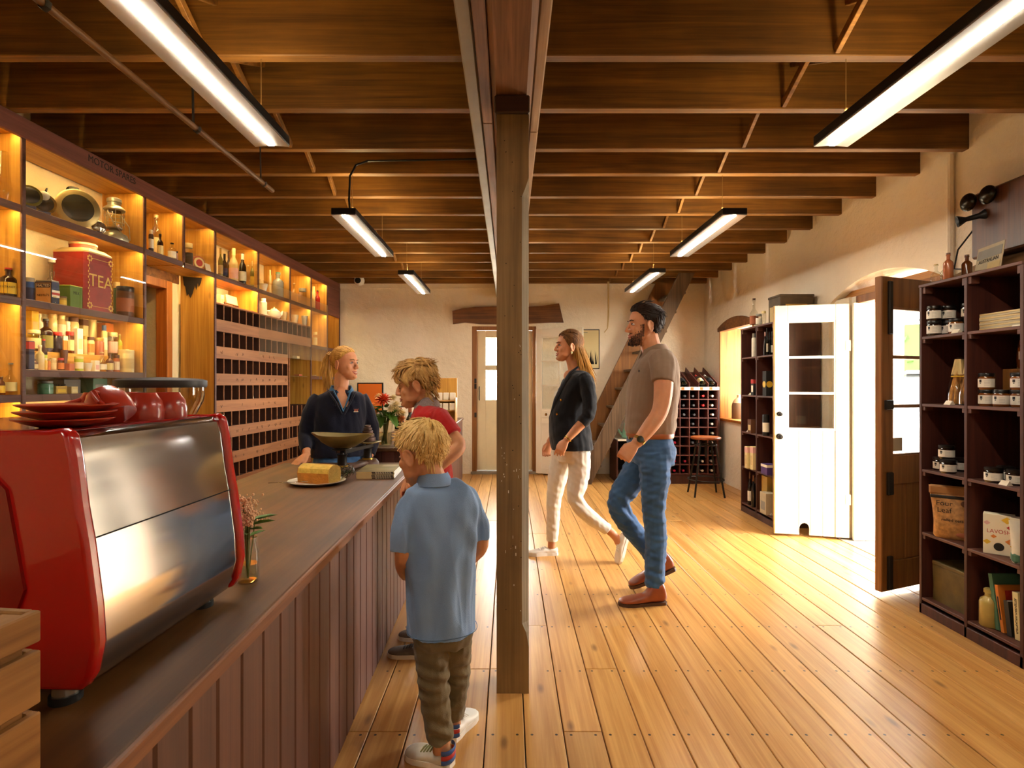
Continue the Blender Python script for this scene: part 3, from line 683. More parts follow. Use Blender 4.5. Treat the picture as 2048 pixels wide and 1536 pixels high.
caps = {'grey': plain('grey_capsule', '#6a6c70', .35, .5), 'red': plain('red_capsule', '#c03030', .35, .2), 'pink': plain('crimson_capsule', '#a8203c', .35, .2), 'white': plain('white_capsule', '#d8d2c8', .4)}
wm = {k: wine_meshes(v) for k, v in caps.items()}
cells = {(0, 2): 'grey', (0, 3): 'grey', (0, 4): 'red', (0, 5): 'white', (1, 1): 'pink', (1, 2): 'grey', (1, 3): 'grey', (1, 4): 'red', (1, 5): 'white', (2, 1): 'pink', (2, 2): 'grey', (2, 3): 'grey', (2, 5): 'white',
         (3, 1): 'pink', (3, 3): 'grey', (3, 5): 'white', (4, 1): 'pink', (4, 3): 'grey', (4, 5): 'white', (5, 1): 'pink', (5, 3): 'grey', (5, 5): 'white', (6, 1): 'pink', (6, 5): 'white', (7, 1): 'pink', (7, 2): 'pink', (7, 4): 'white', (7, 5): 'white', (8, 1): 'pink', (8, 2): 'pink', (8, 4): 'white', (8, 5): 'white', (8, 0): 'pink', (7, 0): 'pink'}
for (j, i), c in cells.items():
    x = RX0 + (i + .5) * cs + RND.uniform(-.012, .012); z = Z0 + (8 - j) * cs + .006 + .0378
    nm = {'grey': 'grey-capped', 'red': 'scarlet-capped', 'pink': 'crimson-capped', 'white': 'white-capped'}[c]
    t = thing('wine_bottle', f'{nm} wine bottle lying in row {["one","two","three","four","five","six","seven","eight","nine"][j]} of the rack, column {["one","two","three","four","five","six"][i]} from the stairs', 'wine bottle', (x, RY + .015, z), RND.uniform(-.05, .05), f'{nm} bottles in the rack')
    link('bottle_glass', wm[c][0], t); link('capsule', wm[c][1], t)
lab = [plain('black_label', '#15151a', .5), plain('cream_wine_label', '#d8c88e', .6)]
for i, (c, l, txt) in enumerate((('grey', 0, 'black display bottle lying on the sloping rack top, half behind the man'), ('grey', 0, 'black display bottle with grey cap on the sloping rack top'), ('red', 1, 'red-capped display bottle with a cream label on the rack top'), ('white', 0, 'white-capped dark bottle lying at the wall end of the rack top'))):
    col = (1, 2, 4, 5)[i]
    t = thing('wine_bottle', txt, 'wine bottle', (RX0 + (col + .5) * cs, RY + .02, ZR + .076)); t.rotation_euler = (math.atan2(.228, .56), 0, 0)
    b = MB(); b.lathe([(.02, 0), (.036, .004), (.038, .012), (.038, .19), (.032, .215), (.016, .25), (.0145, .30)], 14, M=Rx(-PI / 2)); b.build('bottle_glass', m_wglass, t)
    b = MB(); b.lathe([(.0155, .25), (.0155, .315), (.0001, .316)], 12, M=Rx(-PI / 2)); b.build('capsule', caps[c], t)
    b = MB(); b.lathe([(.0384, .04), (.0384, .14)], 14, M=Rx(-PI / 2)); b.build('paper_label', lab[l], t)
# ================================================================ stool
stl = thing('bar_stool', 'round orange wooden seat bar stool on dark metal legs by the wine rack', 'stool', (2.34, 6.54, 0), .3)
MB().lathe([(.0001, .665), (.16, .665), (.172, .672), (.174, .685), (.168, .694), (.0001, .697)], 24).build('seat', wood('stool_seat', '#7e3c12', '#a8591f', 0, rough=.35), stl)
for a in range(4):
    t = a * PI / 2 + .4; c, s_ = math.cos(t), math.sin(t)
    MB().tube([(.10 * c, .10 * s_, .662), (.125 * c, .125 * s_, .60), (.24 * c, .24 * s_, .0)], .011, 8).build('leg', m_iron, stl)
m = MB(); m.tube([(.205 * math.cos(t * PI / 12), .205 * math.sin(t * PI / 12), .19) for t in range(25)], .007, 6); m.build('foot_ring', m_iron, stl)
m = MB(); m.tube([(0, 0, .665), (0, 0, .45)], .012, 8); m.build('screw_post', m_iron, stl)
m = MB(); m.tube([(.122 * math.cos(t * PI / 12), .122 * math.sin(t * PI / 12), .60) for t in range(25)], .008, 6); m.build('top_ring', m_iron, stl)
# ================================================================ low shelf under the stair
lw = thing('low_shelf', 'low open wooden shelf unit tucked under the ladder stair', 'shelf unit', (1.55, 7.32, 0))
for x in (-.12, .36): MB().cbox(x, x + .02, 0, .5, 0, .57, .003).build('side_panel', m_plum, lw)
for z in (.08, .56): MB().cbox(-.1, .36, 0, .5, z, z + .025, .003).build('shelf_board', m_plumh if z < .3 else m_white, lw)
MB().box(-.1, .36, .48, .5, .1, .56).build('back_panel', m_sub, lw)
MB().cbox(-.12, .38, -.01, .015, 0, .1, .003).build('plinth', m_plumh, lw)
# ================================================================ small-goods toolkit
m_clear = pane('bottle_clear', (.93, .93, .88), 1.3)
PAL = dict(cream='#d9c68c', white='#e6dfc8', amber='#5a2a0a', darkamber='#2c1407', yellow='#d8b030', green='#5f7a2e', navy='#20264a', red='#b02a22', orange='#d07a2a', brown='#5a3418', black='#15120f', gold='#b08a3a', pink='#d9a9a0', olive='#7a7030', tealgreen='#4d7a5e', grey='#8a867c', straw='#cdb27a', blue='#2d4f8a', purple='#4a2f6a', lime='#a8b838', terracotta='#a8603a', stone='#b8a888')
def pc(c, rough=.4, metal=0): return plain(f'{c}_{int(rough*100)}_{int(metal*100)}', PAL[c], rough, metal, var=.06, vs=30)
ORD = ['first', 'second', 'third', 'fourth', 'fifth', 'sixth', 'seventh', 'eighth', 'ninth', 'tenth', 'eleventh', 'twelfth', 'thirteenth', 'fourteenth', 'fifteenth', 'sixteenth', 'seventeenth', 'eighteenth']
def band(r, z0, z1, a0=0, a1=2 * PI, n=16):
    m = MB(); full = abs(a1 - a0 - 2 * PI) < 1e-6; k = n if full else n + 1
    vs = []; fs = []
    for i in range(k):
        a = a0 + (a1 - a0) * i / n
        vs += [Vector((r * math.cos(a), r * math.sin(a), z)) for z in (z0, z1)]
    for i in range(n): j = (i + 1) % k; fs.append((2 * i, 2 * j, 2 * j + 1, 2 * i + 1))
    return m.add(vs, fs, True)
def vessel(kind, t, r, h, body, cap, lab):
    """parts of a bottle, jar or tin standing at the thing's origin"""
    glass = body if not isinstance(body, str) else (m_clear if body == 'clear' else pc(body, .15))
    if kind == 'bottle':
        nr = r * .36; hs = h * .6; MB().lathe([(r * .9, 0), (r, h * .02), (r, hs), (r * .9, hs + .06 * h), (nr, hs + .16 * h), (nr, h * .9), (nr * 1.25, h * .9), (nr * 1.25, h * .94)], 14).build('glass_body', glass, t)
        if cap: MB().lathe([(nr * 1.2, h * .94), (nr * 1.2, h), (.0001, h)], 12).build('cap', pc(cap), t)
        if lab: band(r * 1.012, h * .12, h * .5).build('paper_label', pc(lab, .7), t)
    elif kind == 'flask':
        nr = r * .3; hs = h * .45; MB().lathe([(r * .9, 0), (r, h * .03), (r, hs), (r * .93, hs + .05 * h), (nr, hs + .2 * h), (nr, h * .9), (nr * 1.5, h * .92), (nr * 1.5, h * .95)], 16).build('glass_body', glass, t)
        MB().lathe([(nr * 1.2, h * .95), (nr * 1.3, h), (.0001, h)], 10).build('stopper', pc(cap or 'cream'), t)
        if lab: band(r * 1.012, h * .12, h * .4).build('paper_label', pc(lab, .7), t)
    elif kind == 'wine':
        nr = r * .38; MB().lathe([(r * .9, 0), (r, h * .02), (r, h * .56), (r * .8, h * .64), (nr, h * .74), (nr, h * .98), (nr * 1.15, h * .985), (nr * 1.15, h)], 16).build('glass_body', glass, t)
        if cap: MB().lathe([(nr * 1.1, h * .8), (nr * 1.1, h * 1.002), (.0001, h * 1.003)], 12).build('capsule', pc(cap), t)
        if lab: band(r * 1.012, h * .12, h * .42).build('paper_label', pc(lab, .7), t)
    elif kind == 'jar':
        MB().lathe([(r * .92, 0), (r, h * .04), (r, h * .74), (r * .86, h * .8), (r * .86, h * .84)], 14).build('glass_body', glass, t)
        MB().lathe([(r * .92, h * .82), (r * .94, h * .84), (r * .94, h * .98), (r * .9, h), (.0001, h)], 14).build('lid', pc(cap or 'gold', .35, .3), t)
        if lab: band(r * 1.012, h * .14, h * .62).build('paper_label', pc(lab, .7), t)
    elif kind == 'tin':
        MB().lathe([(r, 0), (r, h * .84), (r * .985, h * .85)], 18).build('tin_body', pc(body, .35, .2), t)
        MB().lathe([(r * 1.01, h * .84), (r * 1.01, h * .985), (r * .96, h), (.0001, h)], 18).build('lid', pc(cap or body, .35, .2), t)
        if lab: band(r * 1.008, h * .18, h * .62, n=18).build('paper_label', pc(lab, .6), t)
    elif kind == 'box':
        MB().cbox(-r * .8, r * .8, -r, r, 0, h, .002).build('carton', pc(body, .7), t)
        if cap: MB().box(-r * .806, r * .806, -r * 1.006, r * 1.006, h * .72, h * .97).build('printed_band', pc(cap, .7), t)
        if lab: MB().box(-r * .806, r * .806, -r * .7, r * .7, h * .2, h * .6).build('printed_panel', pc(lab, .7), t)
    elif kind == 'bowl':
        MB().lathe([(.0001, h * .12), (r * .45, h * .12), (r * .5, 0), (r * .55, 0), (r * .95, h * .7), (r, h), (r * .9, h), (r * .5, h * .3), (.0001, h * .25)], 18).build('bowl_body', pc(body, .4), t)
    elif kind == 'tube':
        MB().lathe([(r, 0), (r, h * .78), (r * .5, h * .85), (r * .5, h)], 14).build('tube_body', pc(body, .5), t)
        MB().lathe([(r * .7, h * .8), (r * .7, h), (.0001, h)], 12).build('cap', pc(cap or 'white'), t)
        if lab: band(r * 1.01, h * .2, h * .6).build('paper_label', pc(lab, .7), t)
def on_shelf(kind, px, wpx, top, lx, zb, desc, cat, body, cap=None, lab=None, group=None, name=None):
    ly = LY(px, lx); P = shw(lx, ly, zb); Y = P.y
    h = max(.02, CAMZ + (CY - top) * Y / F - zb); r = wpx * Y / F / 2
    t = thing(name or {'box': 'carton', 'tin': 'storage_tin', 'jar': 'glass_jar', 'bowl': 'mortar_bowl', 'tube': 'remedy_tube'}.get(kind, 'glass_bottle'), desc, cat, P, SH_ANG, group)
    vessel(kind, t, r, h, body, cap, lab); return t
# ---------------------------------------------------------------- remedies on the tiers
rowA = [('box', 58, 13, 682, 'navy', 'red', None, 'navy and red carton'), ('bottle', 68, 12, 716, 'amber', 'gold', 'cream', 'small amber bottle'), ('bottle', 79, 15, 690, 'cream', 'white', None, 'pale cream bottle'), ('jar', 88, 10, 716, 'yellow', 'cream', None, 'yellow jar'), ('jar', 96, 8, 718, 'orange', 'gold', None, 'thin orange jar'), ('jar', 105, 11, 716, 'straw', 'cream', 'cream', 'pale pill jar'), ('jar', 121, 11, 716, 'amber', 'red', 'orange', 'red-lidded amber jar'), ('box', 139, 13, 727, 'terracotta', None, None, 'low wooden-brown box'), ('tin', 157, 15, 713, 'lime', 'cream', 'white', 'pale green tin'), ('bowl', 174, 17, 726, 'white', None, None, 'white mortar'), ('box', 190, 12, 721, 'white', None, 'pink', 'white printed box'), ('flask', 203, 17, 704, 'clear', 'cream', 'white', 'clear stoppered flask'), ('bottle', 219, 13, 708, 'amber', 'brown', 'cream', 'amber bottle with cream label'), ('jar', 232, 12, 710, 'terracotta', 'brown', 'white', 'brown-lidded jar'), ('tin', 252, 27, 700, 'cream', 'cream', 'straw', 'broad cream canister')]
rowB = [('jar', 66, 22, 660, 'clear', 'cream', 'cream', 'wide clear jar'), ('bottle', 90, 23, 638, 'darkamber', 'black', 'olive', 'large dark bottle'), ('jar', 112, 19, 664, 'darkamber', 'red', None, 'dark jam jar'), ('box', 126, 10, 671, 'orange', 'white', None, 'orange and white carton'), ('jar', 138, 14, 663, 'amber', 'red', 'cream', 'red-topped amber jar'), ('box', 154, 14, 657, 'white', None, 'cream', 'tall white carton'), ('jar', 168, 9, 672, 'straw', 'gold', None, 'slim straw jar'), ('jar', 180, 13, 674, 'cream', 'brown', 'orange', 'cream jar with brown lid'), ('jar', 196, 18, 676, 'terracotta', 'gold', None, 'clear brown jar'), ('tube', 207, 11, 651, 'straw', 'blue', 'white', 'blue-capped bottle'), ('jar', 224, 18, 665, 'clear', 'cream', 'pink', 'pink-labelled jar'), ('bottle', 239, 12, 668, 'lime', 'cream', 'yellow', 'yellow-green bottle')]
rowC = [('box', 62, 16, 621, 'yellow', None, 'straw', 'tall yellow carton'), ('bottle', 77, 12, 629, 'white', 'white', None, 'white bottle'), ('jar', 103, 15, 627, 'cream', 'straw', None, 'cream jar'), ('jar', 120, 15, 629, 'straw', 'cream', 'white', 'straw-coloured jar'), ('jar', 132, 11, 643, 'white', 'white', None, 'round white pot'), ('jar', 145, 18, 635, 'cream', 'brown', None, 'brown-lidded cream jar'), ('box', 165, 13, 638, 'straw', 'brown', None, 'straw carton'), ('tin', 182, 16, 638, 'cream', 'cream', None, 'tall cream tin'), ('box', 209, 26, 647, 'orange', None, 'white', 'orange carton')]
for row, lx, zb, ph in ((rowA, -.075, ZC, 'front'), (rowB, -.18, TI1, 'middle'), (rowC, -.262, TI2, 'back')):
    for i, (k, px, wd, top, b, c, l, d) in enumerate(row):
        on_shelf(k, px, wd, top, lx, zb, f'{d}, {ORD[i]} along the {ph} tier of old remedies', {'box': 'carton', 'tin': 'tin', 'bowl': 'bowl'}.get(k, 'jar' if k == 'jar' else 'bottle'), b, c, l, f'old remedies on the {ph} tier')
on_shelf('bottle', 86, 12, 678, -.125, ZC, 'short bottle with a lime label before the large dark bottle', 'bottle', 'darkamber', 'red', 'lime')
on_shelf('bowl', 127, 13, 700, -.12, ZC, 'little brown pot between the front and middle remedies', 'pot', 'brown')
# shelf below: boxes
lowr = [('jar', 90, 26, 762, 'tealgreen', 'grey', None, 'greenish jar lying among the boxes on the lowest glazed shelf', 'glass_jar'), ('box', 113, 26, 772, 'gold', None, 'yellow', 'flat yellow box at the front of the lowest glazed shelf', 'carton'), ('box', 143, 16, 773, 'straw', None, 'cream', 'little straw box beside the flat yellow box', 'carton'), ('box', 186, 36, 757, 'tealgreen', None, 'grey', 'green carton on the lowest glazed shelf', 'carton'), ('flask', 222, 12, 750, 'clear', 'brown', None, 'clear bottle beside the green carton', 'glass_bottle'), ('box', 235, 20, 770, 'terracotta', None, None, 'reddish block by the clear bottle near the grinder', 'carton')]
for k, px, wd, top, b, c, l, d, nm in lowr: on_shelf(k, px, wd, top, -.12 if 'green' in d and k == 'box' else -.08, ZD, d, 'jar' if k == 'jar' else 'bottle' if k == 'flask' else 'box', b, c, l, name=nm)
t = on_shelf('box', 128, 40, 759, -.2, ZD, 'dark carton lettered circular lying behind the flat yellow box', 'box', 'grey')
text('CIRCULAR', .028, m_ink, t, Matrix(((1, 0, 0, 0), (0, 0, -1, -.066), (0, 1, 0, .05), (0, 0, 0, 1))))
for px, wd, top, c, d in ((60, 18, 810, 'straw', 'small straw packet on the lowest open shelf'), (114, 26, 815, 'yellow', 'yellow packet on the lowest open shelf')):
    on_shelf('box', px, wd, top, -.1, 1.13, d, 'packet', c, None, 'white')
shelf(U[1], U[2], 1.13, .3, False); shelf(U[0], U[1], 1.13, .3, False)
# bay cut by the frame
on_shelf('bottle', 16, 27, 536, -.06, ZB, 'brown essence bottle with red cap and yellow label', 'bottle', 'darkamber', 'red', 'yellow')
q_ = bpy.data.objects[[o.name for o in COL.objects if o.get('label') == 'brown essence bottle with red cap and yellow label'][0]]; text('EXTRACT', .014, m_ink, q_, T(0, 0, .055) @ Rz(.72) @ Matrix(((1, 0, 0, 0), (0, 0, -1, -.0385), (0, 1, 0, 0), (0, 0, 0, 1))))
on_shelf('flask', 22, 26, 726, -.06, ZD, 'square apothecary flask with a cream label near the frame edge', 'bottle', 'clear', 'grey', 'cream')
on_shelf('bottle', 2, 12, 752, -.05, ZD, 'small yellow-labelled bottle cut by the frame edge', 'bottle', 'amber', 'gold', 'yellow')
P = shw(-.1, LY(4, -.1), ZA); lc = thing('lamp_chimney', 'clear glass lamp chimney on the upper shelf at the frame edge', 'lamp glass', P)
MB().lathe([(.03, 0), (.045, .05), (.05, .09), (.035, .16), (.027, .25), (.026, .29)], 18).build('glass_tube', m_clear, lc); MB().lathe([(.034, 0), (.034, .012), (.0001, .012)], 16).build('brass_foot', pc('gold', .3, .8), lc)
# ---------------------------------------------------------------- tea canister and tins
P = shw(-.145, LY(172, -.03) + .115, ZB)
tea = thing('tea_canister', 'large red square tea canister lettered TEA in gold', 'canister', P, SH_ANG)
m_tred = plain('worn_red_tin', '#8e1d16', .45, .1, var=.25, vs=14); m_tgold = plain('gold_paint', '#d9b04a', .5)
a, h = .117, .375
def sq(s, z, c=.02): return [Vector(p + (z,)) for p in ((-s + c, -s), (s - c, -s), (s, -s + c), (s, s - c), (s - c, s), (-s + c, s), (-s, s - c), (-s, -s + c))]
MB().loft([sq(a, 0), sq(a, h)], True, False).build('canister_body', m_tred, tea)
MB().loft([sq(a * 1.01, h - .004), sq(a * 1.01, h + .006), sq(a * .8, h + .03, .03)], True, False).build('shoulder', pc('straw', .4, .3), tea)
MB().lathe([(.075, h + .02), (.075, h + .066), (.07, h + .075), (.0001, h + .077)], 20).build('lid', plain('lid_red', '#a8402a', .5, var=.3, vs=20), tea); MB().lathe([(.078, h + .058), (.078, h + .07)], 20).build('lid_rim', pc('straw', .4, .3), tea)
TF = Matrix(((0, 0, 1, a + .001), (1, 0, 0, 0), (0, 1, 0, 0), (0, 0, 0, 1)))
text('TEA', .115, m_tgold, tea, T(0, .002, .195) @ TF, sx=.98)
m = MB()
for yy in (-.095, .095):
    for k in range(14): m.sph((a + .0005, yy + (.004 if k % 2 else -.004), .07 + k * .018), (.0015, .004, .008), 6, 4)
for yy in (-.095, .095):
    for zz in (.035, .335):
        for q in range(7):
            an = q * 2 * PI / 7; m.sph((a + .0005, yy * .93 + .016 * math.cos(an), zz + .016 * math.sin(an)), (.0015, .007, .007), 6, 4)
m.box(a, a + .0012, -.075, .075, .03, .033); m.box(a, a + .0012, -.075, .075, .337, .340); m.build('gold_flourish', m_tgold, tea)
P = shw(-.092, LY(103, -.04) + .028, ZB); t = thing('malted_milk_tin', 'navy and cream malted milk tin with a flag corner', 'tin', P, SH_ANG)
MB().cbox(-.053, .053, -.027, .027, 0, .138, .003).build('tin_body', pc('navy', .4), t); MB().cbox(-.05, .05, -.025, .025, .138, .146, .002).build('lid', pc('grey', .4), t)
MB().box(-.045, .045, -.0285, -.027, .008, .128).build('front_label', plain('tin_label', '#cda468', .6), t)
FR = Matrix(((1, 0, 0, 0), (0, 0, -1, -.029), (0, 1, 0, 0), (0, 0, 0, 1)))
MB().box(-.042, .042, -.0292, -.0285, .1, .124).build('title_band', pc('navy', .6), t); text('MALTED', .021, m_card, t, T(0, -.0006, .112) @ FR); text("NESTLÉ'S", .0185, m_ink, t, T(0, 0, .055) @ FR)
for k, c in enumerate(('white', 'red', 'white')): MB().box(.053, .0537, -.027, .027, .045 + k * .014, .059 + k * .014).build('flag_stripe', pc(c, .6), t)
on_shelf('tin', 57, 17, 556, -.16, ZB, 'blue patterned tin beside the malted milk tin', 'tin', 'blue', 'grey', 'navy')
t = on_shelf('flask', 102, 30, 520, -.22, ZB, 'swing-top clear bottle behind the malted milk tin', 'bottle', 'clear', 'white', None); MB().tube([(.012, 0, .2), (.016, 0, .235), (-.016, 0, .235), (-.012, 0, .2)], .0015, 5).build('wire_bail', pc('grey', .3, .8), t)
on_shelf('tin', 122, 18, 593, -.05, ZB, 'little brass tin with a yellow face', 'tin', 'gold', 'brown', 'yellow')
t = on_shelf('box', 141, 30, 573, -.055, ZB, 'lime green milk tin before the tea canister', 'tin', 'green', None, None, name='milk_tin')
w_ = 30 * (shw(-.055, LY(141, -.055), 0).y) / F / 2
MB().cbox(-w_ * .8, w_ * .8, -w_, w_, .128, .136, .002).build('lid', pc('lime', .4), t); text('MILK', .027, m_ink, t, T(w_ * .801, 0, .09) @ Matrix(((0, 0, 1, 0), (1, 0, 0, 0), (0, 1, 0, 0), (0, 0, 0, 1))), sx=.8)
on_shelf('jar', 107, 10, 592, -.045, ZB, 'tiny glass pot in front of the malted milk tin', 'jar', 'clear', 'cream')
on_shelf('tin', 234, 14, 565, -.2, ZB, 'slim green tin behind the patterned dark tin', 'tin', 'tealgreen', 'cream', None)
t = on_shelf('tin', 250, 30, 574, -.09, ZB, 'dark round tin with a red chevron pattern', 'tin', 'brown', 'black', 'terracotta')
# ---------------------------------------------------------------- lamps on the top shelf
m_brass = plain('aged_brass', '#8a6a34', .42, .7, var=.25, vs=12)
P = shw(-.135, LY(150, -.12), ZA); hl = thing('carriage_headlamp', 'large aged brass headlamp with a round lens and carrying handle', 'lamp', P, SH_ANG - .62); hl.scale = (.88, .88, .88)
HM = T(0, 0, .142) @ Ry(PI / 2)
MB().lathe([(.0001, -.17), (.07, -.165), (.105, -.12), (.115, -.05), (.118, .06), (.13, .075), (.13, .1), (.118, .105)], 28, M=HM).build('lamp_drum', m_brass, hl)
MB().lathe([(.126, .098), (.134, .098), (.134, .11), (.124, .116)], 28, M=HM).build('lens_rim', plain('dull_brass', '#a08a5a', .35, .7), hl)
MB().lathe([(.127, .108), (.08, .12), (.0001, .126)], 24, M=HM).build('lens', plain('dark_lens', '#2c2a20', .3, spec=.4), hl)
m = MB(); m.tube([(-.07, 0, .25), (-.075, 0, .30), (-.03, 0, .315), (.02, 0, .31), (.04, 0, .25)], [(.03, .006)] * 5, 8, up=(0, 1, 0)); m.build('carry_handle', m_iron, hl)
MB().cbox(-.06, .06, -.05, .05, 0, .04, .006).build('mount_foot', m_iron, hl)
P = shw(-.09, LY(228, -.09), ZA); ln = thing('pressure_lantern', 'nickel pressure lantern with caged glass and wire handle', 'lantern', P, SH_ANG)
m_nick = plain('tarnished_nickel', '#a8a08a', .35, .7, var=.15, vs=15)
MB().lathe([(.06, 0), (.082, .004), (.086, .02), (.075, .05), (.03, .075), (.02, .085), (.045, .09), (.05, .098)], 22).build('fuel_tank', m_nick, ln)
MB().lathe([(.042, .1), (.048, .12), (.048, .2), (.042, .215)], 18).build('lantern_glass', pane('frosted_lantern', (.9, .9, .8), 1.5), ln)
MB().lathe([(.062, .215), (.066, .222), (.06, .235), (.04, .25), (.038, .27), (.044, .275), (.044, .295), (.03, .305), (.0001, .308)], 22).build('hood', m_nick, ln)
m = MB()
for q in range(8): an = q * PI / 4; m.tube([(.056 * math.cos(an), .056 * math.sin(an), .09), (.058 * math.cos(an), .058 * math.sin(an), .22)], .002, 5)
for z in (.13, .18): m.tube([(.058 * math.cos(q * PI / 8), .058 * math.sin(q * PI / 8), z) for q in range(17)], .002, 5)
m.build('wire_cage', m_nick, ln); m = MB(); m.tube([(0, -.062, .2), (.04, -.06, .12), (.085, -.01, .03), (.09, .03, .02), (.06, .062, .12), (0, .064, .2)], .003, 6); m.build('bail_handle', m_nick, ln)
for px, lx, zc, rr, lb in ((86, -.07, .075, .06, 'small car lamp lying with a white bulb on its rim'), (57, -.06, .085, .06, 'round olive headlamp glass at the shelf upright')):
    P = shw(lx, LY(px, lx), ZA); t = thing('car_lamp', lb, 'lamp', P, SH_ANG - .7); HM = T(0, 0, zc) @ Ry(PI / 2 - .15)
    MB().lathe([(.0001, -.07), (.03, -.065), (rr * .9, -.01), (rr, .0), (rr, .018)], 22, M=HM).build('reflector', m_brass if px > 60 else pc('olive', .4, .3), t)
    MB().lathe([(rr * 1.0, .012), (rr * .6, .024), (.0001, .028)], 20, M=HM).build('lens', plain('dark_lens', '#3c3a2c'), t); MB().cbox(-.03, .03, -.03, .03, 0, .03, .005).build('mount_foot', pc('navy', .4), t)
    if px > 60: MB().sph((.02, 0, zc + .045), .028, 14, 10).build('milk_bulb', pc('white', .4), t); m = MB(); m.tube([(-.02 + .06 * math.cos(q), .0 + .06 * math.sin(q) * .3, .115 + .06 * math.sin(q)) for q in [PI * k / 8 for k in range(9)]], .004, 6); m.build('wire_handle', m_iron, t)
P = shw(-.045, LY(196, -.045), ZA); t = thing('small_headlamp', 'small chrome lamp between the headlamp and the lantern', 'lamp', P, SH_ANG - .5); MB().lathe([(.0001, -.05), (.025, -.045), (.04, 0), (.042, .01), (.03, .02), (.0001, .024)], 18, M=T(0, 0, .046) @ Ry(PI / 2)).build('lamp_shell', plain('chrome', '#c8c4b8', .12, .9), t); MB().cbox(-.03, .02, -.015, .015, 0, .02, .004).build('mount_foot', m_iron, t)
# ---------------------------------------------------------------- upper cells, bottles and jars
top = [('tube', 302, 9, 460, -.05, 'darkamber', 'white', 'white', 'slim black bottle with a white label by the shelf upright', 'bottle'), ('bottle', 311, 18, 430, -.2, 'clear', 'cream', 'cream', 'tall clear jar with a cork and cream label', 'jar'), ('bottle', 320, 11, 468, -.08, 'darkamber', 'black', 'cream', 'short dark bottle before the big storage jar', 'bottle'), ('jar', 335, 32, 456, -.17, 'clear', 'straw', None, 'big clear storage jar in the upper cell', 'jar'), ('bottle', 344, 15, 486, -.05, 'clear', 'black', 'white', 'small clear medicine bottle with black cap', 'bottle'), ('jar', 356, 8, 503, -.05, 'pink', 'navy', None, 'tiny pink pot at the cell divider', 'jar'),
       ('jar', 377, 15, 487, -.12, 'clear', 'cream', 'black', 'clear jar with a black picture label', 'jar'), 
       ('wine', 441, 9, 497, -.06, 'olive', 'gold', 'straw', 'green bottle with foil neck, first in the bottle cell', 'bottle'), ('wine', 449, 11, 508, -.05, 'darkamber', 'black', 'navy', 'dark beer bottle with a navy label', 'bottle'), ('wine', 457, 9, 503, -.15, 'darkamber', 'brown', None, 'plain dark bottle behind the pink-labelled bottle', 'bottle'), ('wine', 467, 17, 497, -.09, 'straw', 'cream', 'pink', 'stout pale bottle with a round pink label', 'bottle'), ('wine', 485, 14, 507, -.06, 'black', 'white', 'white', 'black bottle with a long white capsule', 'bottle'), ('bottle', 496, 9, 530, -.05, 'clear', 'cream', None, 'small clear bottle in the bottle cell', 'bottle'), ('wine', 505, 9, 521, -.06, 'olive', 'straw', 'yellow', 'green bottle with a yellow label in the bottle cell', 'bottle'),
       ('tube', 540, 5, 540, -.1, 'straw', 'cream', None, 'thin straw-coloured tube behind the soda siphon', 'bottle'), ('bottle', 556, 21, 545, -.08, 'grey', 'tealgreen', None, 'grey mesh-covered soda siphon', 'siphon'), ('bowl', 527, 16, 568, -.07, 'white', None, None, 'white bowl beside the soda siphon', 'bowl'),
       ('flask', 588, 11, 566, -.09, 'clear', 'cream', None, 'round stoppered glass in the far upper cell', 'bottle'), ('jar', 605, 15, 577, -.08, 'clear', 'grey', None, 'clear glass jar in the far upper cell', 'jar'), ('tube', 627, 7, 573, -.1, 'straw', 'cream', None, 'pale glass beside the red bottle', 'bottle'), ('bottle', 635, 10, 581, -.07, 'red', 'black', None, 'red bottle in the last upper cell', 'bottle')]
for k, px, wd, tp, lx, b, c, l, d, cat in top: on_shelf(k, px, wd, tp, lx, ZA, d, cat, b, c, l)
P = shw(-.07, LY(397, -.07), ZA); t = thing('round_label_tin', 'round red and cream tin standing on edge in the upper cell', 'tin', P, SH_ANG - .4)
for r_, x, c in ((.062, 0, 'terracotta'), (.045, .011, 'cream'), (.03, .012, 'red')): MB().lathe([(.0001, -.02 + x), (r_, -.02 + x), (r_, x), (.0001, x)], 24, M=T(0, 0, .063) @ Ry(PI / 2)).build('tin_disc', pc(c, .5), t)
t = MB().cbox(-.002, .002, -.04, .04, 0, .075, .0008, M=Ry(-.2)).build('price_card', m_card, None, shw(-.03, LY(418, -.03), ZA), (0, 0, SH_ANG)); tag(t, 'cream card propped beside the round red tin', 'card')
# cells above the pigeonholes
P = shw(-.2, LY(470, -.2), ZP); t = thing('picture_card', 'cream drawing card propped in the cell above the pigeonholes', 'card', P, SH_ANG); MB().cbox(-.003, .003, -.14, .14, 0, .16, .001, M=Ry(-.15)).build('card_sheet', m_card, t)
P = shw(-.07, LY(460, -.07), ZP); t = thing('clothes_brush', 'old wooden brush lying in the cell above the pigeonholes', 'brush', P, SH_ANG); MB().cbox(-.02, .02, -.13, .13, .018, .036, .006).build('brush_back', pc('brown', .5), t); MB().box(-.016, .016, -.12, .02, 0, .018).build('bristle', pc('straw', .9), t)
P = shw(-.05, LY(495, -.05), ZP); t = thing('wooden_spoon', 'small wooden spoon lying at the cell front above the pigeonholes', 'spoon', P, SH_ANG); MB().tube([(0, -.1, .008), (0, .06, .008)], .006, 6).build('spoon_handle', pc('terracotta', .6), t); MB().sph((0, .085, .01), (.02, .03, .009), 10, 6).build('spoon_bowl', pc('terracotta', .6), t)
on_shelf('box', 440, 12, 590, -.08, ZP, 'small white box at the end panel above the pigeonholes', 'box', 'white', None, 'cream')
on_shelf('tube', 527, 13, 597, -.08, ZP, 'white enamel jug in the cell above the pigeonholes', 'jug', 'white', 'white')
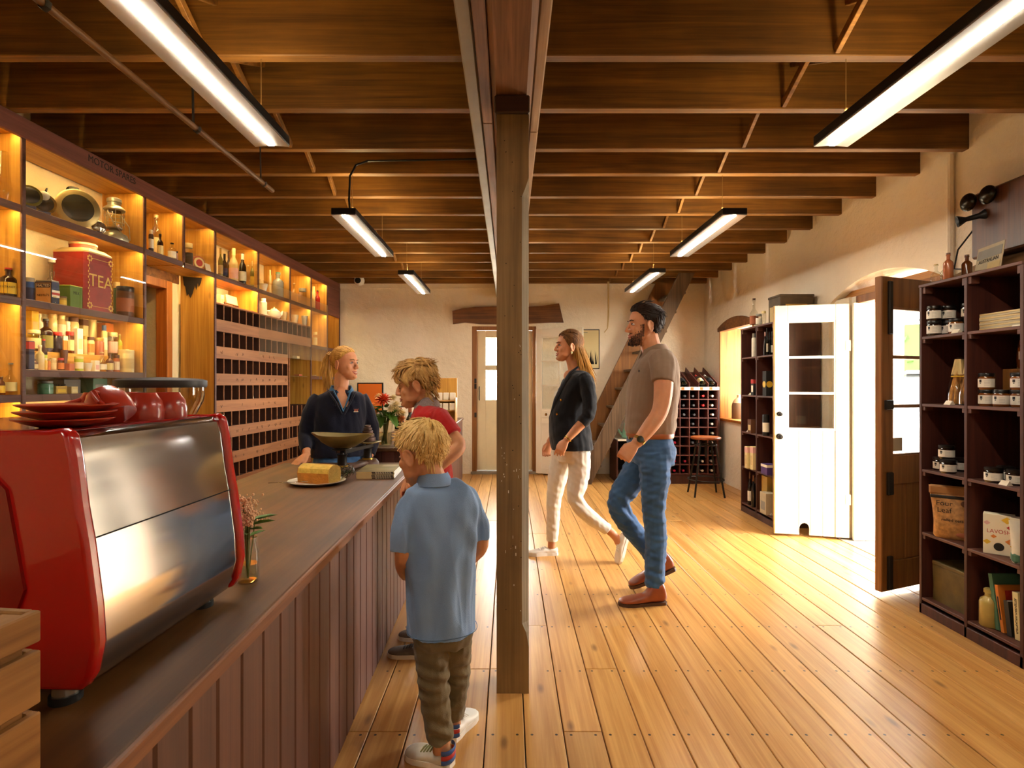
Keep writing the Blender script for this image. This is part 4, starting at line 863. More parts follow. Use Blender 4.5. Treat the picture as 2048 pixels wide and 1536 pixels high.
P = shw(-.09, LY(548, -.09), ZP); t = thing('teapot', 'white teapot with a side spout above the pigeonholes', 'teapot', P, SH_ANG + 1.2)
MB().lathe([(.04, 0), (.066, .02), (.075, .05), (.066, .085), (.04, .1)], 20).build('pot_body', pc('white', .3), t); MB().lathe([(.042, .098), (.03, .115), (.008, .12), (.012, .135), (.0001, .138)], 14).build('lid', pc('white', .3), t)
MB().tube([(.065, 0, .04), (.105, 0, .06), (.125, 0, .105)], [.018, .013, .009], 8).build('spout', pc('white', .3), t); MB().tube([(-.065, 0, .085), (-.11, 0, .08), (-.11, 0, .04), (-.066, 0, .025)], .007, 8).build('handle', pc('white', .3), t)
on_shelf('bowl', 568, 12, 624, -.06, ZP, 'straw bowl beside the white teapot', 'bowl', 'straw'); on_shelf('bowl', 590, 14, 630, -.07, ZP, 'pale stone bowl above the pigeonholes', 'bowl', 'stone'); on_shelf('bowl', 609, 12, 632, -.06, ZP, 'grey stone bowl at the last pigeonhole cell', 'bowl', 'grey')
for k, px, wd, tp, zb, b, c, l, d in (('jar', 630, 9, 664, 1.82, 'clear', 'cream', 'cream', 'clear jar on the glazed shelf beyond the pigeonholes'), ('box', 646, 8, 672, 1.82, 'yellow', None, 'cream', 'yellow packet on the glazed shelf beyond the pigeonholes'), ('box', 592, 12, 712, 1.63, 'straw', None, 'cream', 'straw packet behind the sliding glass'), ('tube', 611, 8, 740, 1.42, 'white', 'white', 'cream', 'white bottle behind the sliding glass'), ('box', 596, 14, 750, 1.42, 'terracotta', None, 'red', 'red packet behind the sliding glass'), ('jar', 628, 10, 752, 1.42, 'clear', 'cream', None, 'clear jar behind the ponytail')):
    on_shelf(k, px, wd, tp, -.1, zb, d, 'jar' if k == 'jar' else 'bottle' if k == 'tube' else 'packet', b, c, l)
for z in (1.63, 1.42): MB().cbox(-.28, -.02, U[6] + .012, U[7] - .012, z - .014, z, .002).build('glass_shelf', g, pg)
# ================================================================ goods in the plum units
m_lab = plain('white_jar_label', '#ddd6c6', .6); m_print = plain('label_print', '#1c1c1c', .6); m_jam = plain('dark_preserve', '#1e0d06', .1, coat=.6); m_jam2 = plain('amber_preserve', '#6e3a10', .1, coat=.6)
m_lid = plain('black_lid', '#1a1613', .3, .3)
def arcband(m, r, z0, z1, a0, a1, n=8):
    for i in range(n):
        a, b = a0 + (a1 - a0) * i / n, a0 + (a1 - a0) * (i + 1) / n
        vs = [Vector((r * math.cos(q), r * math.sin(q), z)) for q, z in ((a, z0), (b, z0), (b, z1), (a, z1))]; m.add(vs, [(0, 1, 2, 3)], True)
def jar_meshes(r, h, jam):
    b = MB(); b.lathe([(r * .9, 0), (r, .006), (r, h * .72), (r * .9, h * .78), (r * .88, h * .8)], 16)
    l = MB(); l.lathe([(r * .95, h * .79), (r * .96, h * .82), (r * .96, h * .97), (r * .9, h), (.0001, h)], 16)
    p = MB(); arcband(p, r * 1.01, h * .14, h * .66, -PI * 1.12, -PI * .32, 10); p.mat(1); A = -PI * .98
    arcband(p, r * 1.02, h * .44, h * .6, A, A + .32, 3); arcband(p, r * 1.02, h * .36, h * .42, A + .06, A + .26, 2)
    for k in range(4): arcband(p, r * 1.02, h * (.52 - k * .09), h * (.53 - k * .09), A + .62, A + 1.25, 3)
    return b.mesh('glass_body', jam), l.mesh('lid', m_lid), p.mesh('paper_label', [m_lab, m_print])
JM = {(a, b): jar_meshes(.035 if a == 's' else .0385, .084 if a == 's' else .074, m_jam if b == 'd' else m_jam2) for a in 's w'.split() for b in 'd a'.split()}
JM['w', 'd'] = jar_meshes(.0385, .074, m_jam)
def jarat(px, Y, z, key, label, X=None, group='labelled preserve jars', dz=0):
    x = X if X is not None else (px - CX) * Y / F
    t = thing('preserve_jar', label, 'jar', (x, Y, z + .0005), RND.uniform(-.15, .15), group)
    for nm, me in zip(('glass_body', 'lid', 'paper_label'), JM[key]): link(nm, me, t)
Z1, Z2, Z3, Z4, Z5 = 1.592, 1.207, .831, .47, .094
L1 = 'in the top compartment by the brown door'
jarat(1868, 3.11, Z1, ('s', 'd'), f'dark jar at lower door-side corner {L1}'); jarat(1868, 3.11, Z1 + .084, ('s', 'd'), f'dark jar stacked at the door-side corner {L1}')
jarat(1896, 3.10, Z1, ('s', 'd'), f'dark jar low in the middle {L1}'); jarat(1897, 3.10, Z1 + .084, ('s', 'd'), f'dark jar stacked in the middle {L1}')
jarat(1912, 3.0, Z1, ('s', 'a'), f'amber jar at the front {L1}'); jarat(1938, 3.0, Z1, ('s', 'd'), f'dark jar half behind the divider {L1}'); jarat(1938, 3.0, Z1 + .084, ('s', 'd'), f'upper dark jar half behind the divider {L1}')
R2 = 'in the compartment under the booklets'
jarat(1973, 2.81, Z2, ('s', 'a'), f'amber jar at the lower divider corner {R2}'); jarat(1973, 2.81, Z2 + .084, ('s', 'a'), f'amber jar stacked at the divider {R2}'); jarat(2003, 2.74, Z2, ('s', 'a'), f'amber jar low in the middle {R2}'); jarat(2038, 2.68, Z2, ('s', 'a'), f'amber jar low at the frame edge {R2}'); jarat(2038, 2.68, Z2 + .084, ('s', 'a'), f'amber jar stacked at the frame edge {R2}')
L3 = 'on the middle shelf beside the brown door'
jarat(1882, 3.12, Z3, ('w', 'd'), f'squat dark jar at the back {L3}'); jarat(1896, 3.02, Z3, ('w', 'd'), f'squat dark jar at the front {L3}'); jarat(1893, 3.06, Z3 + .0745, ('w', 'd'), f'squat dark jar balanced on top {L3}'); jarat(1922, 3.09, Z3, ('w', 'd'), f'squat dark jar against the divider {L3}')
R3 = 'on the middle shelf at the frame edge'
jarat(1987, 2.74, Z3, ('w', 'd'), f'squat dark jar near the divider {R3}'); jarat(2012, 2.78, Z3, ('w', 'd'), f'squat dark jar set back {R3}'); jarat(2031, 2.66, Z3, ('w', 'd'), f'squat dark jar in front {R3}')
P = Vector(((2016 - CX) * 2.74 / F + .05, 2.74, Z2)); t = thing('wooden_box', 'small wooden box behind the amber jars', 'box', P + Vector((.06, 0, 0))); MB().cbox(-.05, .1, -.1, .1, 0, .19, .004).build('box_body', m_brownframe, t)
t = thing('large_jar', 'large amber jar with a white label standing on the wooden box', 'jar', P + Vector((.06, .0, .1905))); MB().lathe([(.045, 0), (.05, .006), (.05, .1), (.042, .115), (.044, .118), (.044, .14), (.0001, .142)], 18).build('glass_body', m_jam2, t); m = MB(); arcband(m, .0508, .045, .085, -PI * 1.05, -PI * .5); m.build('paper_label', m_lab, t)
def tent(px, py, Y, label, X=None, z=None, a=.0):
    p = wp(px, py, Y); p.x = max(p.x, 2.402); t = MB().prism([(-.016, 0), (.016, 0), (.0, .022)], 1, -.022, .022).build('price_ticket', m_card, None, (p.x if X is None else X, Y, z), (0, 0, a)); tag(t, label, 'price ticket', 'tent price tickets')
tent(1890, 668, 2.95, 'folded price ticket under the top jars by the brown door', z=Z1); tent(1885, 800, 3.0, 'folded price ticket before the cellophane bags', z=Z2); tent(1998, 952, 2.66, 'folded price ticket before the squat jars at the frame edge', z=Z3); tent(2037, 655, 2.62, 'folded price ticket before the booklet stack', z=Z1)
for k in range(9):
    t = thing('booklet', f'pale booklet, {ORD[k]} from the bottom of the stack on the top shelf', 'booklet', (2.52, 2.705, Z1 + k * .0095), RND.uniform(-.03, .03), 'booklet stack'); MB().cbox(-.1, .1, -.125, .125, 0, .0015, .0004).build('back_cover', pc(('straw', 'cream', 'grey')[k % 3], .6), t); MB().box(-.098, .098, -.123, .123, .0015, .0078).build('page_block', m_card, t); MB().cbox(-.1, .1, -.125, .125, .0078, .0093, .0004).build('cover', pc(('straw', 'cream', 'grey')[k % 3], .6), t); MB().cbox(-.1, -.097, -.125, .125, 0, .0093, .0004).build('spine', pc(('straw', 'stone')[k % 2], .6), t)
# cellophane bags of pasta
m_cello = pane('cellophane', (.97, .96, .9), 2.0, .08)
for q, (px, Y, lb) in enumerate(((1908, 3.04, 'cellophane bag of straw-coloured pasta tied with a paper header'), (1931, 2.98, 'second cellophane bag of pasta partly behind the divider'))):
    P = wp(px, 800, Y); t = thing('pasta_bag', lb, 'pasta bag', (P.x + .03, Y, Z2), .2)
    rr = random.Random(q); m = MB()
    for k in range(46): x, y = rr.uniform(-.045, .045), rr.uniform(-.05, .05); m.tube([(x, y, .004), (x * .7 + rr.uniform(-.006, .006), y * .7, .1), (x * .35, y * .3, .19)], .0032, 5)
    o = m.build('pasta_strand', plain('pasta', '#c98f45', .6, var=.2, vs=40), t); o['kind'] = 'stuff'
    MB().loft([[Vector((rx * math.cos(a), ry * math.sin(a), z)) for a in [2 * PI * i / 14 for i in range(14)]] for rx, ry, z in ((.055, .06, .001), (.055, .062, .05), (.042, .046, .13), (.022, .026, .2), (.012, .016, .26))], True).build('cellophane_bag', m_cello, t)
    MB().loft([[Vector((s * p[0], s * p[1], z)) for p in ((-.7, -1), (.7, -1), (.7, 1), (-.7, 1))] for s, z in ((.030, .165), (.017, .25))], False, False).build('paper_header', pc('straw', .7), t)
    m = MB(); m.tube([(.033 * math.cos(a), .036 * math.sin(a), .155) for a in [2 * PI * i / 12 for i in range(13)]], .004, 5); m.build('yellow_band', pc('yellow', .6), t)
# oats bags
def pouch(label, loc, rz, W, H, D, mt, name='oat_bag'):
    t = thing(name, label, 'bag', loc, rz); rings = []
    for z, w_, d in ((0, .82, .8), (.04, .9, 1.0), (.3, .88, 1.05), (.6, .95, .8), (.85, 1.05, .3), (1.0, 1.1, .04)):
        rings.append([Vector((W / 2 * w_ * math.copysign(abs(math.cos(a)) ** .6, math.cos(a)), D / 2 * d * math.copysign(abs(math.sin(a)) ** .7, math.sin(a)), H * z)) for a in [2 * PI * i / 20 for i in range(20)]])
    MB().loft(rings).build('bag_body', mt, t); return t
m_oat = plain('oat_print', '#b5834a', .4, var=.3, vs=55); m_kraft = plain('kraft_paper', '#9a6a36', .6, var=.12, vs=10)
bag = pouch('brown paper oats bag with a clear window and dark band', (2.45, 3.03, Z4), -.7, .2, .285, .085, m_oat)
BF = Matrix(((1, 0, 0, 0), (0, 0, -1, -.045), (0, 1, 0, 0), (0, 0, 0, 1)))
MB().cbox(-.109, .109, -.016, .016, .236, .287, .008).build('kraft_header', m_kraft, bag)
MB().cbox(-.103, .103, -.026, .026, .218, .234, .004).build('dark_band', pc('black', .5), bag)
text('Four\nLeaf', .038, m_ink, bag, T(-.04, 0, .175) @ BF); text('rolled oats', .022, m_ink, bag, T(-.005, 0, .105) @ BF)
MB().sph((.06, -.045, .2), (.03, .003, .02), 12, 8).build('leaf_print', pc('brown', .6), bag); MB().sph((.05, -.045, .03), (.04, .003, .014), 12, 8).build('leaf_print', pc('terracotta', .6), bag)
pouch('second oats bag standing behind the first', (2.57, 2.945, Z4), -.7, .17, .285, .06, m_kraft)
# lavosh cartons
m_lav = plain('lavosh_card', '#e6dcc0', .55)
for q, (x, y, lb) in enumerate(((2.455, 2.755, 'cream lavosh carton with coloured diamonds, nearest the divider'), (2.50, 2.655, 'cream lavosh carton with coloured diamonds, behind the white pouch'))):
    t = thing('cracker_carton', lb, 'carton', (x, y, Z4), -.75, 'lavosh cartons'); MB().cbox(-.06, .06, -.03, .03, 0, .2, .002).build('carton_body', m_lav, t)
    F0 = Matrix(((1, 0, 0, 0), (0, 0, -1, -.0305), (0, 1, 0, 0), (0, 0, 0, 1))); text('LAVOSH', .026, pc('red', .6), t, T(0, 0, .115) @ F0, sx=.95)
    m = MB(); rr = random.Random(4)
    for k, (x1, z1, s, c) in enumerate(((.03, .175, .022, 0), (-.045, .155, .014, 1), (.045, .14, .018, 2), (-.045, .06, .016, 0), (.04, .07, .018, 3), (-.02, .09, .012, 3))): m.mat(c).prism([(x1 - s, z1), (x1, z1 - s * .8), (x1 + s, z1), (x1, z1 + s * .8)], 1, -.0312, -.03); m.prism([(y_ * .8, z1) for y_ in ()] or [(-.0, z1), (.018, z1 - .014), (.03, z1 + .004), (.012, z1 + .016)], 0, .0601, .0608)
    m.build('diamond_print', [pc('yellow', .6), pc('pink', .6), pc('red', .6), pc('orange', .6)], t)
    MB().lathe([(.02, 0), (.02, .001), (.0001, .001)], 16, M=T(0, -.0305, .04) @ Rx(PI / 2)).build('round_stamp', pc('black', .6), t)
pw_ = pouch('white stand-up pouch with a green foot at the frame edge', (2.435, 2.60, Z4), -.6, .1, .2, .06, pc('white', .4), 'snack_pouch'); MB().cbox(-.045, .045, -.032, .03, .002, .05, .01).build('green_foot', pc('tealgreen', .5), pw_)
# bottom row
t = thing('old_tin_trunk', 'dented olive tin box on the bottom shelf by the door', 'tin box', (2.52, 3.0, Z5)); m = MB(); m.loft([[Vector((x + .004 * math.sin(z * 30), y, z)) for x, y in ((-.1, -.13), (.14, -.13), (.14, .14), (-.1, .14))] for z in (0, .08, .19, .21)], True, False); m.build('tin_body', plain('rusty_olive', '#5c4c22', .6, .3, var=.35, vs=12), t); MB().cbox(-.104, .144, -.134, .144, .2, .222, .004).build('lid', plain('rusty_olive', ''), t)
t = thing('milk_bottle', 'dusty clear milk bottle against the divider on the bottom shelf', 'bottle', (2.44, 2.89, Z5)); MB().lathe([(.032, 0), (.035, .005), (.035, .11), (.03, .135), (.019, .17), (.018, .2), (.021, .205), (.021, .215)], 18).build('glass_body', plain('dusty_glass', '#6a5c3c', .15, spec=.7), t)
t = thing('stoneware_bottle', 'squat cream stoneware bottle beside the leaning books', 'bottle', (2.435, 2.79, Z5)); MB().lathe([(.036, 0), (.04, .005), (.04, .12), (.036, .135), (.018, .15), (.016, .165), (.022, .168), (.022, .185), (.016, .19), (.0001, .19)], 20).build('stoneware_body', plain('stoneware_glaze', '#b8a055', .3, var=.12, vs=14), t)
for q, (y, th, hh, dd, c, tilt, lb, tx) in enumerate(((2.735, .022, .27, .2, 'tealgreen', .16, 'tall green book leaning behind the orange one', ''), (2.705, .018, .225, .17, 'orange', .17, 'orange-red paperback leaning on the green book', ''), (2.668, .026, .165, .13, 'black', .13, 'short black hardback with a dark picture cover', ''), (2.625, .03, .225, .16, 'cream', .07, 'cream book lettered down its spine', 'AUSTRALIAN HARVESTER'), (2.588, .02, .25, .18, 'grey', .03, 'thin grey book at the end of the bottom shelf', ''))):
    t = thing('leaning_book', lb, 'book', (2.43, y, Z5 + .001 + th / 2 * math.sin(tilt)), 0, 'books on the bottom shelf'); t.rotation_euler = (-tilt, 0, 0)
    MB().cbox(0, dd, -th / 2, -th / 2 + .0025, 0, hh, .0008).build('cover', pc(c, .5), t); MB().cbox(0, dd, th / 2 - .0025, th / 2, 0, hh, .0008).build('cover', pc(c, .5), t); MB().cbox(-.002, .0025, -th / 2, th / 2, 0, hh, .001).build('spine', pc(c, .5), t); MB().box(.004, dd - .004, -th / 2 + .0025, th / 2 - .0025, .003, hh - .003).build('page_block', m_card, t)
    if tx: text(tx, .0155, m_ink, t, Matrix(((0, 0, -1, -.0025), (0, -1, 0, 0), (1, 0, 0, hh / 2), (0, 0, 0, 1))) @ Rz(0), sx=.95)
    if c == 'orange': MB().box(-.0026, -.002, -.004, .004, .06, .17).build('spine_print', pc('black', .6), t); MB().box(.03, dd - .02, -th / 2 - .0006, -th / 2, .1, .2).build('cover_picture', pc('red', .5), t)
# top of the near unit
ZTU = 1.891
for px, h_, c, lb in ((1934, .15, 'terracotta', 'tall amber-brown bottle on top of the plum unit'), (1945, .13, 'amber', 'shorter amber bottle beside it on the plum unit')):
    t = thing('amber_bottle', lb, 'bottle', (2.42 + (px - 1934) * .006, 3.03 - (px - 1934) * .004, ZTU)); vessel('bottle', t, .024, h_, 'terracotta' if px < 1940 else 'amber', 'brown', None)
for px, lb in ((1912, 'small clear bottle at the door end of the unit top'), (1924, 'small clear bottle before the printed cards')):
    t = thing('clear_bottle', lb, 'bottle', (2.43, 3.13 - (px - 1912) * .006, ZTU)); vessel('flask', t, .026, .11, 'clear', 'cream', None)
t = thing('printed_card', 'old printed advertising card propped on the unit top', 'card', (2.60, 3.0, ZTU), -.2); M_ = Ry(.15); MB().cbox(-.002, .002, -.11, .11, 0, .19, .0008, M=M_).build('card_sheet', pc('stone', .7), t); MB().box(-.0035, -.002, -.1, .1, .12, .17, M=M_).build('print_panel', pc('grey', .7), t); MB().box(-.0035, -.002, -.1, .0, .03, .09, M=M_).build('print_panel', pc('straw', .7), t); text('AUSTRALIAN', .028, m_ink, t, M_ @ Matrix(((0, 0, -1, -.003), (-1, 0, 0, 0), (0, 1, 0, .105), (0, 0, 0, 1))))
# wall telephone
ph = thing('wall_telephone', 'antique wooden wall telephone with twin bells and a writing slope', 'telephone', (XR, 3.02, 1.93))
MB().cbox(-.03, -.002, -.26, .27, .0, .52, .012).build('back_board', m_brownframe, ph); MB().cbox(-.15, -.03, -.18, .22, .12, .5, .01).build('phone_box', wood('phone_wood', '#4a2814', '#6e4022', 2, rough=.4), ph)
m = MB(); m.prism([(-.30, .0), (-.29, -.02), (-.03, .1), (-.03, .13)], 1, -.24, .25); m.build('writing_slope', wood('slope_wood', '#5e4028', '#80603c', 1), ph)
for y in (.19, .06): MB().sph((-.19, y, .45), (.028, .052, .052), 16, 12).build('bell', plain('bell_metal', '#2a2418', .25, .8), ph)
m = MB(); m.lathe([(.03, 0), (.016, .03), (.014, .09), (.03, .12), (.034, .13), (.02, .125), (.0001, .11)], 14, M=T(-.15, .12, .36) @ Rz(-.5) @ Ry(-PI / 2 - .2)); m.build('mouthpiece', m_black, ph); m = MB(); m.tube([(-.12, .24, .3), (-.16, .3, .2), (-.2, .28, .08), (-.17, .2, .06)], .005, 6); m.build('receiver_cord', m_black, ph)
# ---------------------------------------------------------------- far unit goods
def fu(kind, px, wpx, top, Y, z, lb, cat, b, c=None, l=None, name=None, dx=0):
    p = wp(px, CY, Y); h = CAMZ + (CY - top) * Y / F - z; t = thing(name or {'box': 'carton', 'jar': 'glass_jar'}.get(kind, 'glass_bottle'), lb, cat, (p.x + dx, Y, z), 0); vessel(kind, t, wpx * Y / F / 2, h, b, c, l); return t
fu('tube', 1508, 9, 667, 5.55, Z1, 'white squeeze tube in the top cell of the far plum unit', 'tube', 'white', 'grey', None)
for k, (px, c) in enumerate(((1530, 'pink'), (1534, 'black'), (1539, 'black'), (1544, 'black'))): fu('wine', px, 5, 655 + 8 * (k != 1), 5.2, Z1, f'slim dark bottle, {ORD[k]} along the top cell by the white door', 'bottle', 'black', c, 'white' if k % 2 else None)
for k in range(2): MBt = fu('box', 1509, 12, 760 - 0, 5.5, Z2 + k * .03, f'small red and black printed tin, {("lower", "upper")[k]} of two in the far unit', 'tin', 'black', 'red', 'white') if False else None
t = fu('box', 1509, 12, 758, 5.5, Z2, 'red and white striped packets in the far plum unit', 'packet', 'black', 'red', 'white')
t = fu('box', 1535, 16, 742, 5.2, Z2, 'black pouch with a round yellow sticker in the far unit', 'pouch', 'black', None, None, name='coffee_pouch'); MB().lathe([(.03, 0), (.03, .002), (.0001, .002)], 18, M=T(-.0, -.0395, .11) @ Rx(PI / 2)).build('yellow_sticker', pc('yellow', .5), t); MB().lathe([(.03, 0), (.03, .002), (.0001, .002)], 18, M=T(-.0315, .0, .11) @ Ry(-PI / 2)).build('yellow_sticker', pc('yellow', .5), t)
fu('box', 1505, 16, 839, 5.5, Z3, 'little brown box on the middle shelf of the far unit', 'box', 'brown', None, 'straw'); fu('tin', 1532, 13, 829, 5.2, Z3, 'black canister with a white butterfly label in the far unit', 'canister', 'black', 'black', 'white')
for k, px in enumerate((1497, 1508)): fu('box', px, 13, 893, 5.56 - k * .1, Z4, f'cream patterned cracker carton, {("nearer the niche", "nearer the divider")[k]} in the far unit', 'carton', 'cream', 'pink', 'straw')
fu('box', 1538, 26, 928, 5.18, Z4, 'flat white and purple box in the far unit', 'box', 'purple', 'white', None)
for k, (px, Y) in enumerate(((1500, 5.6), (1507, 5.48), (1511, 5.6))): fu('wine', px, 9, 944 + 6 * k, Y, Z5, f'dark wine bottle, {ORD[k]} in the bottom cell of the far unit', 'wine bottle', 'black', 'brown', 'white' if k == 0 else None)
t = fu('box', 1536, 26, 985, 5.2, Z5, 'slatted pale crate at the bottom of the far unit', 'crate', 'stone', None, 'grey', name='small_crate'); t = fu('box', 1538, 24, 952, 5.3, Z5, 'kraft gift box behind the slatted crate', 'box', 'gold', None, None)
for px, Y, zz, lb in ((1503, 5.62, Z2, 'second packet row'),): tent(1500, 775, 5.6, 'folded price ticket beside the striped packets', z=Z2, X=2.46)
tent(1497, 855, 5.62, 'folded price ticket before the little brown box', z=Z3, X=2.45); tent(1500, 930, 5.5, 'folded price ticket before the cracker cartons', z=Z4, X=2.44); tent(1541, 995, 5.15, 'folded price ticket on the slatted crate front', z=Z5, X=2.45)
ZTF = 1.891
t = fu('flask', 1508, 16, 597, 5.6, ZTF, 'old spirit bottle with a red label on the far unit top', 'bottle', 'clear', 'brown', 'terracotta'); fu('jar', 1518, 12, 628, 5.4, ZTF, 'small clear clock-faced jar on the far unit top', 'jar', 'clear', 'grey', 'white'); fu('jar', 1527, 9, 622, 5.3, ZTF, 'narrow clear jar between clock jar and old box', 'jar', 'clear', 'cream', None)
t = thing('old_wooden_box', 'old dark box with a peeling yellow label on the far unit top', 'box', (2.66, 5.19, ZTF)); MB().cbox(-.15, .16, -.1, .13, 0, .25, .004).build('box_body', plain('aged_box', '#4a3a22', .7, var=.3, vs=9), t); MB().box(-.1, .1, -.1015, -.1, .03, .17).build('paper_label', pc('gold', .7), t); MB().box(-.1515, -.15, -.08, .1, .02, .16).build('paper_label', pc('straw', .7), t); MB().cbox(-.155, .165, -.105, .135, .24, .262, .004).build('lid', plain('aged_box', ''), t)
jug = thing('stoneware_jug', 'brown-shouldered stoneware jug on the niche sill', 'jug', (3.03, 7.25, .862)); MB().lathe([(.085, 0), (.09, .01), (.09, .17), (.08, .21)], 22).build('jug_body', plain('jug_brown', '#7a6248', .4), jug); MB().lathe([(.08, .208), (.06, .25), (.025, .28), (.022, .31), (.027, .315), (.0001, .318)], 20).build('jug_shoulder', plain('jug_cream', '#c8b08a', .35), jug); MB().tube([(.02, 0, .3), (.06, 0, .3), (.07, 0, .25)], .009, 8).build('handle', plain('jug_cream', ''), jug)
t = thing('teal_kettle', 'teal enamel kettle on the low shelf under the stair', 'kettle', (1.62, 7.42, .586)); m_teal = plain('teal_enamel', '#7fb8a4', .3); MB().lathe([(.07, 0), (.1, .02), (.1, .06), (.08, .12), (.04, .165), (.012, .175), (.014, .19), (.0001, .195)], 22).build('kettle_body', m_teal, t); MB().tube([(-.09, 0, .05), (-.13, 0, .09), (-.15, 0, .13)], [.02, .014, .01], 8).build('spout', m_teal, t); m = MB(); m.tube([(.07, 0, .12), (.06, 0, .2), (0, 0, .235), (-.06, 0, .2), (-.07, 0, .12)], .007, 8); m.build('handle', m_teal, t)
# ================================================================ walls: poster, rope, camera, orange board
po_ = thing('framed_poster', 'black framed cream poster with a dark grass drawing on the far wall', 'poster', (1.17, YF - .012, 1.83)); MB().cbox(-.155, .155, -.008, .008, -.29, .29, .003).build('poster_frame', m_black, po_); MB().box(-.143, .143, -.0095, -.008, -.278, .278).build('poster_sheet', plain('poster_paper', '#d8c694', .8), po_)
m = MB(); rr = random.Random(2)
for k in range(26): x = rr.uniform(-.04, .11); m.prism([(x - .006, -.22), (x + .006, -.22), (x + rr.uniform(-.02, .02), -.22 + rr.uniform(.06, .22))], 1, -.0103, -.0095)
m.build('grass_print', pc('black', .8), po_); MB().box(-.1, -.02, -.0103, -.0095, .236, .246).build('title_print', pc('grey', .8), po_)
m = MB(); m.tube([(1.42, 7.9, 2.79), (1.42, 7.88, 2.4), (1.415, 7.9, 2.12), (1.37, 7.9, 2.06)], .007, 6); m.tube([(1.435, 7.9, 2.79), (1.43, 7.88, 2.3), (1.418, 7.9, 2.13)], .006, 6); tag(m.build('hanging_rope', pc('straw', .9)), 'old doubled rope hanging from the ceiling near the poster', 'rope')
sc_ = thing('security_camera', 'small white dome security camera where wall meets ceiling', 'camera', (-2.145, 7.93, 2.8)); MB().sph((0, -.05, 0), (.075, .07, .075), 18, 12).build('camera_shell', m_white, sc_); MB().lathe([(.04, 0), (.042, .012), (.0001, .02)], 18, M=T(-.0, -.115, -.01) @ Rx(PI / 2)).build('lens', m_black, sc_); MB().cbox(-.05, .05, -.01, .02, -.05, .05, .005).build('bracket', m_white, sc_)
ob = thing('orange_board', 'black framed bright orange board on the far wall behind the bouquet', 'board', (-2.03, YF - .02, 1.12)); MB().cbox(-.19, .19, -.012, .012, -.21, .22, .003).build('board_frame', m_black, ob); MB().box(-.172, .172, -.0135, -.012, -.192, .202).build('board_sheet', plain('orange_sheet', '#e0701c', .6), ob)
# ================================================================ espresso machine
m_red = plain('gloss_red', '#b0100b', .18, coat=.8); m_redd = plain('gloss_red_shade', '#850b08', .22, coat=.5)  # darker copy paints in the shade of the unlit near end
def steel(name):
    m, nt, b = _new(name); L = nt.links.new
    b.inputs['Base Color'].default_value = (.5, .5, .51, 1); b.inputs['Metallic'].default_value = 1; b.inputs['Roughness'].default_value = .2; b.inputs['Anisotropic'].default_value = 0
    tc = N(nt, 'ShaderNodeTexCoord'); mp = N(nt, 'ShaderNodeMapping'); mp.inputs['Rotation'].default_value = (.5, 0, 0); mp.inputs['Scale'].default_value = (2, 2, 5); L(tc.outputs['Object'], mp.inputs['Vector'])
    n = N(nt, 'ShaderNodeTexNoise'); n.inputs['Scale'].default_value = 2.5; n.inputs['Detail'].default_value = 4; n.inputs['Distortion'].default_value = .8; L(mp.outputs[0], n.inputs['Vector'])
    mr = N(nt, 'ShaderNodeMapRange'); mr.inputs[3].default_value = .09; mr.inputs[4].default_value = .14; L(n.outputs['Fac'], mr.inputs[0]); L(mr.outputs[0], b.inputs['Roughness'])
    return m
m_steel = steel('smeared_stainless'); m_chrome = plain('chrome', '#c8c4b8', .12, .9); m_rubber = plain('black_rubber', '#0d0d0d', .6)
EMY0, EMY1 = .885, 1.36
em = thing('espresso_machine', 'glossy red espresso machine with a curved stainless back panel', 'coffee machine', (-.708, 1.12, CT)); em.rotation_euler = (0, 0, -.03)
# profile of the customer-facing side: (out, height above the counter)
prof = [(-.035, .448), (-.012, .452), (.0, .44), (.008, .41), (.018, .33), (.028, .275), (.042, .17), (.046, .11), (.036, .06), (.02, .035)]
def prof_at(d): return [(x + d, z) for x, z in prof]
L2 = (EMY1 - EMY0) / 2
def side(y0, y1, grow, mt, name):
    pts = [(x + grow, z + (grow if i < 3 else 0)) for i, (x, z) in enumerate(prof)] + [(-.46, .035), (-.5, .1), (-.5, .40), (-.47, .452)]
    m = MB(); m.prism(pts, 1, y0, y1); o = m.build(name, mt, em)
    if 'cheek' in name: q = o.modifiers.new('b', 'BEVEL'); q.width = .011; q.segments = 3; q.limit_method = 'ANGLE'; q.angle_limit = .5; o.data.polygons.foreach_set('use_smooth', [True] * len(o.data.polygons)); o.data.set_sharp_from_angle(angle=1.0)
    return o
side(-L2, -L2 + .028, .008, m_red, 'end_cheek'); side(L2 - .028, L2, .008, m_red, 'end_cheek')
side(-L2 + .028, L2 - .028, -.012, m_redd, 'machine_body')
m = MB(); m.prism([(-.1, .09), (-.06, .2), (-.09, .36), (-.14, .41), (-.42, .41), (-.45, .36), (-.45, .1), (-.42, .07), (-.14, .07)], 1, -L2 - .006, -L2 + .002); m.build('cheek_panel', m_redd, em)
def strip(a, b, name):
    rings = []
    m = MB(); vs = []; fs = []; pr = prof[a:b]; ys = [-L2 + .026, L2 - .026]
    for y in ys: vs += [Vector((x, y, z)) for x, z in pr]
    k = len(pr)
    for i in range(k - 1): fs.append((i, i + 1, k + i + 1, k + i))
    m.add(vs, fs, True); return m.build(name, m_steel, em, ang=70)
strip(2, 6, 'upper_back_panel'); strip(5, 10, 'lower_back_panel'); strip(0, 3, 'top_roll')
m = MB(); m.box(prof[5][0] - .002, prof[5][0] + .0015, -L2 + .026, L2 - .026, prof[5][1] - .0012, prof[5][1] + .0012); m.build('panel_seam', m_sub, em)
m = MB(); m.tube([(-.05, -L2 + .02, .452), (-.05, -L2 + .02, .475), (-.05, L2 - .02, .475), (-.05, L2 - .02, .452)], .004, 6); 
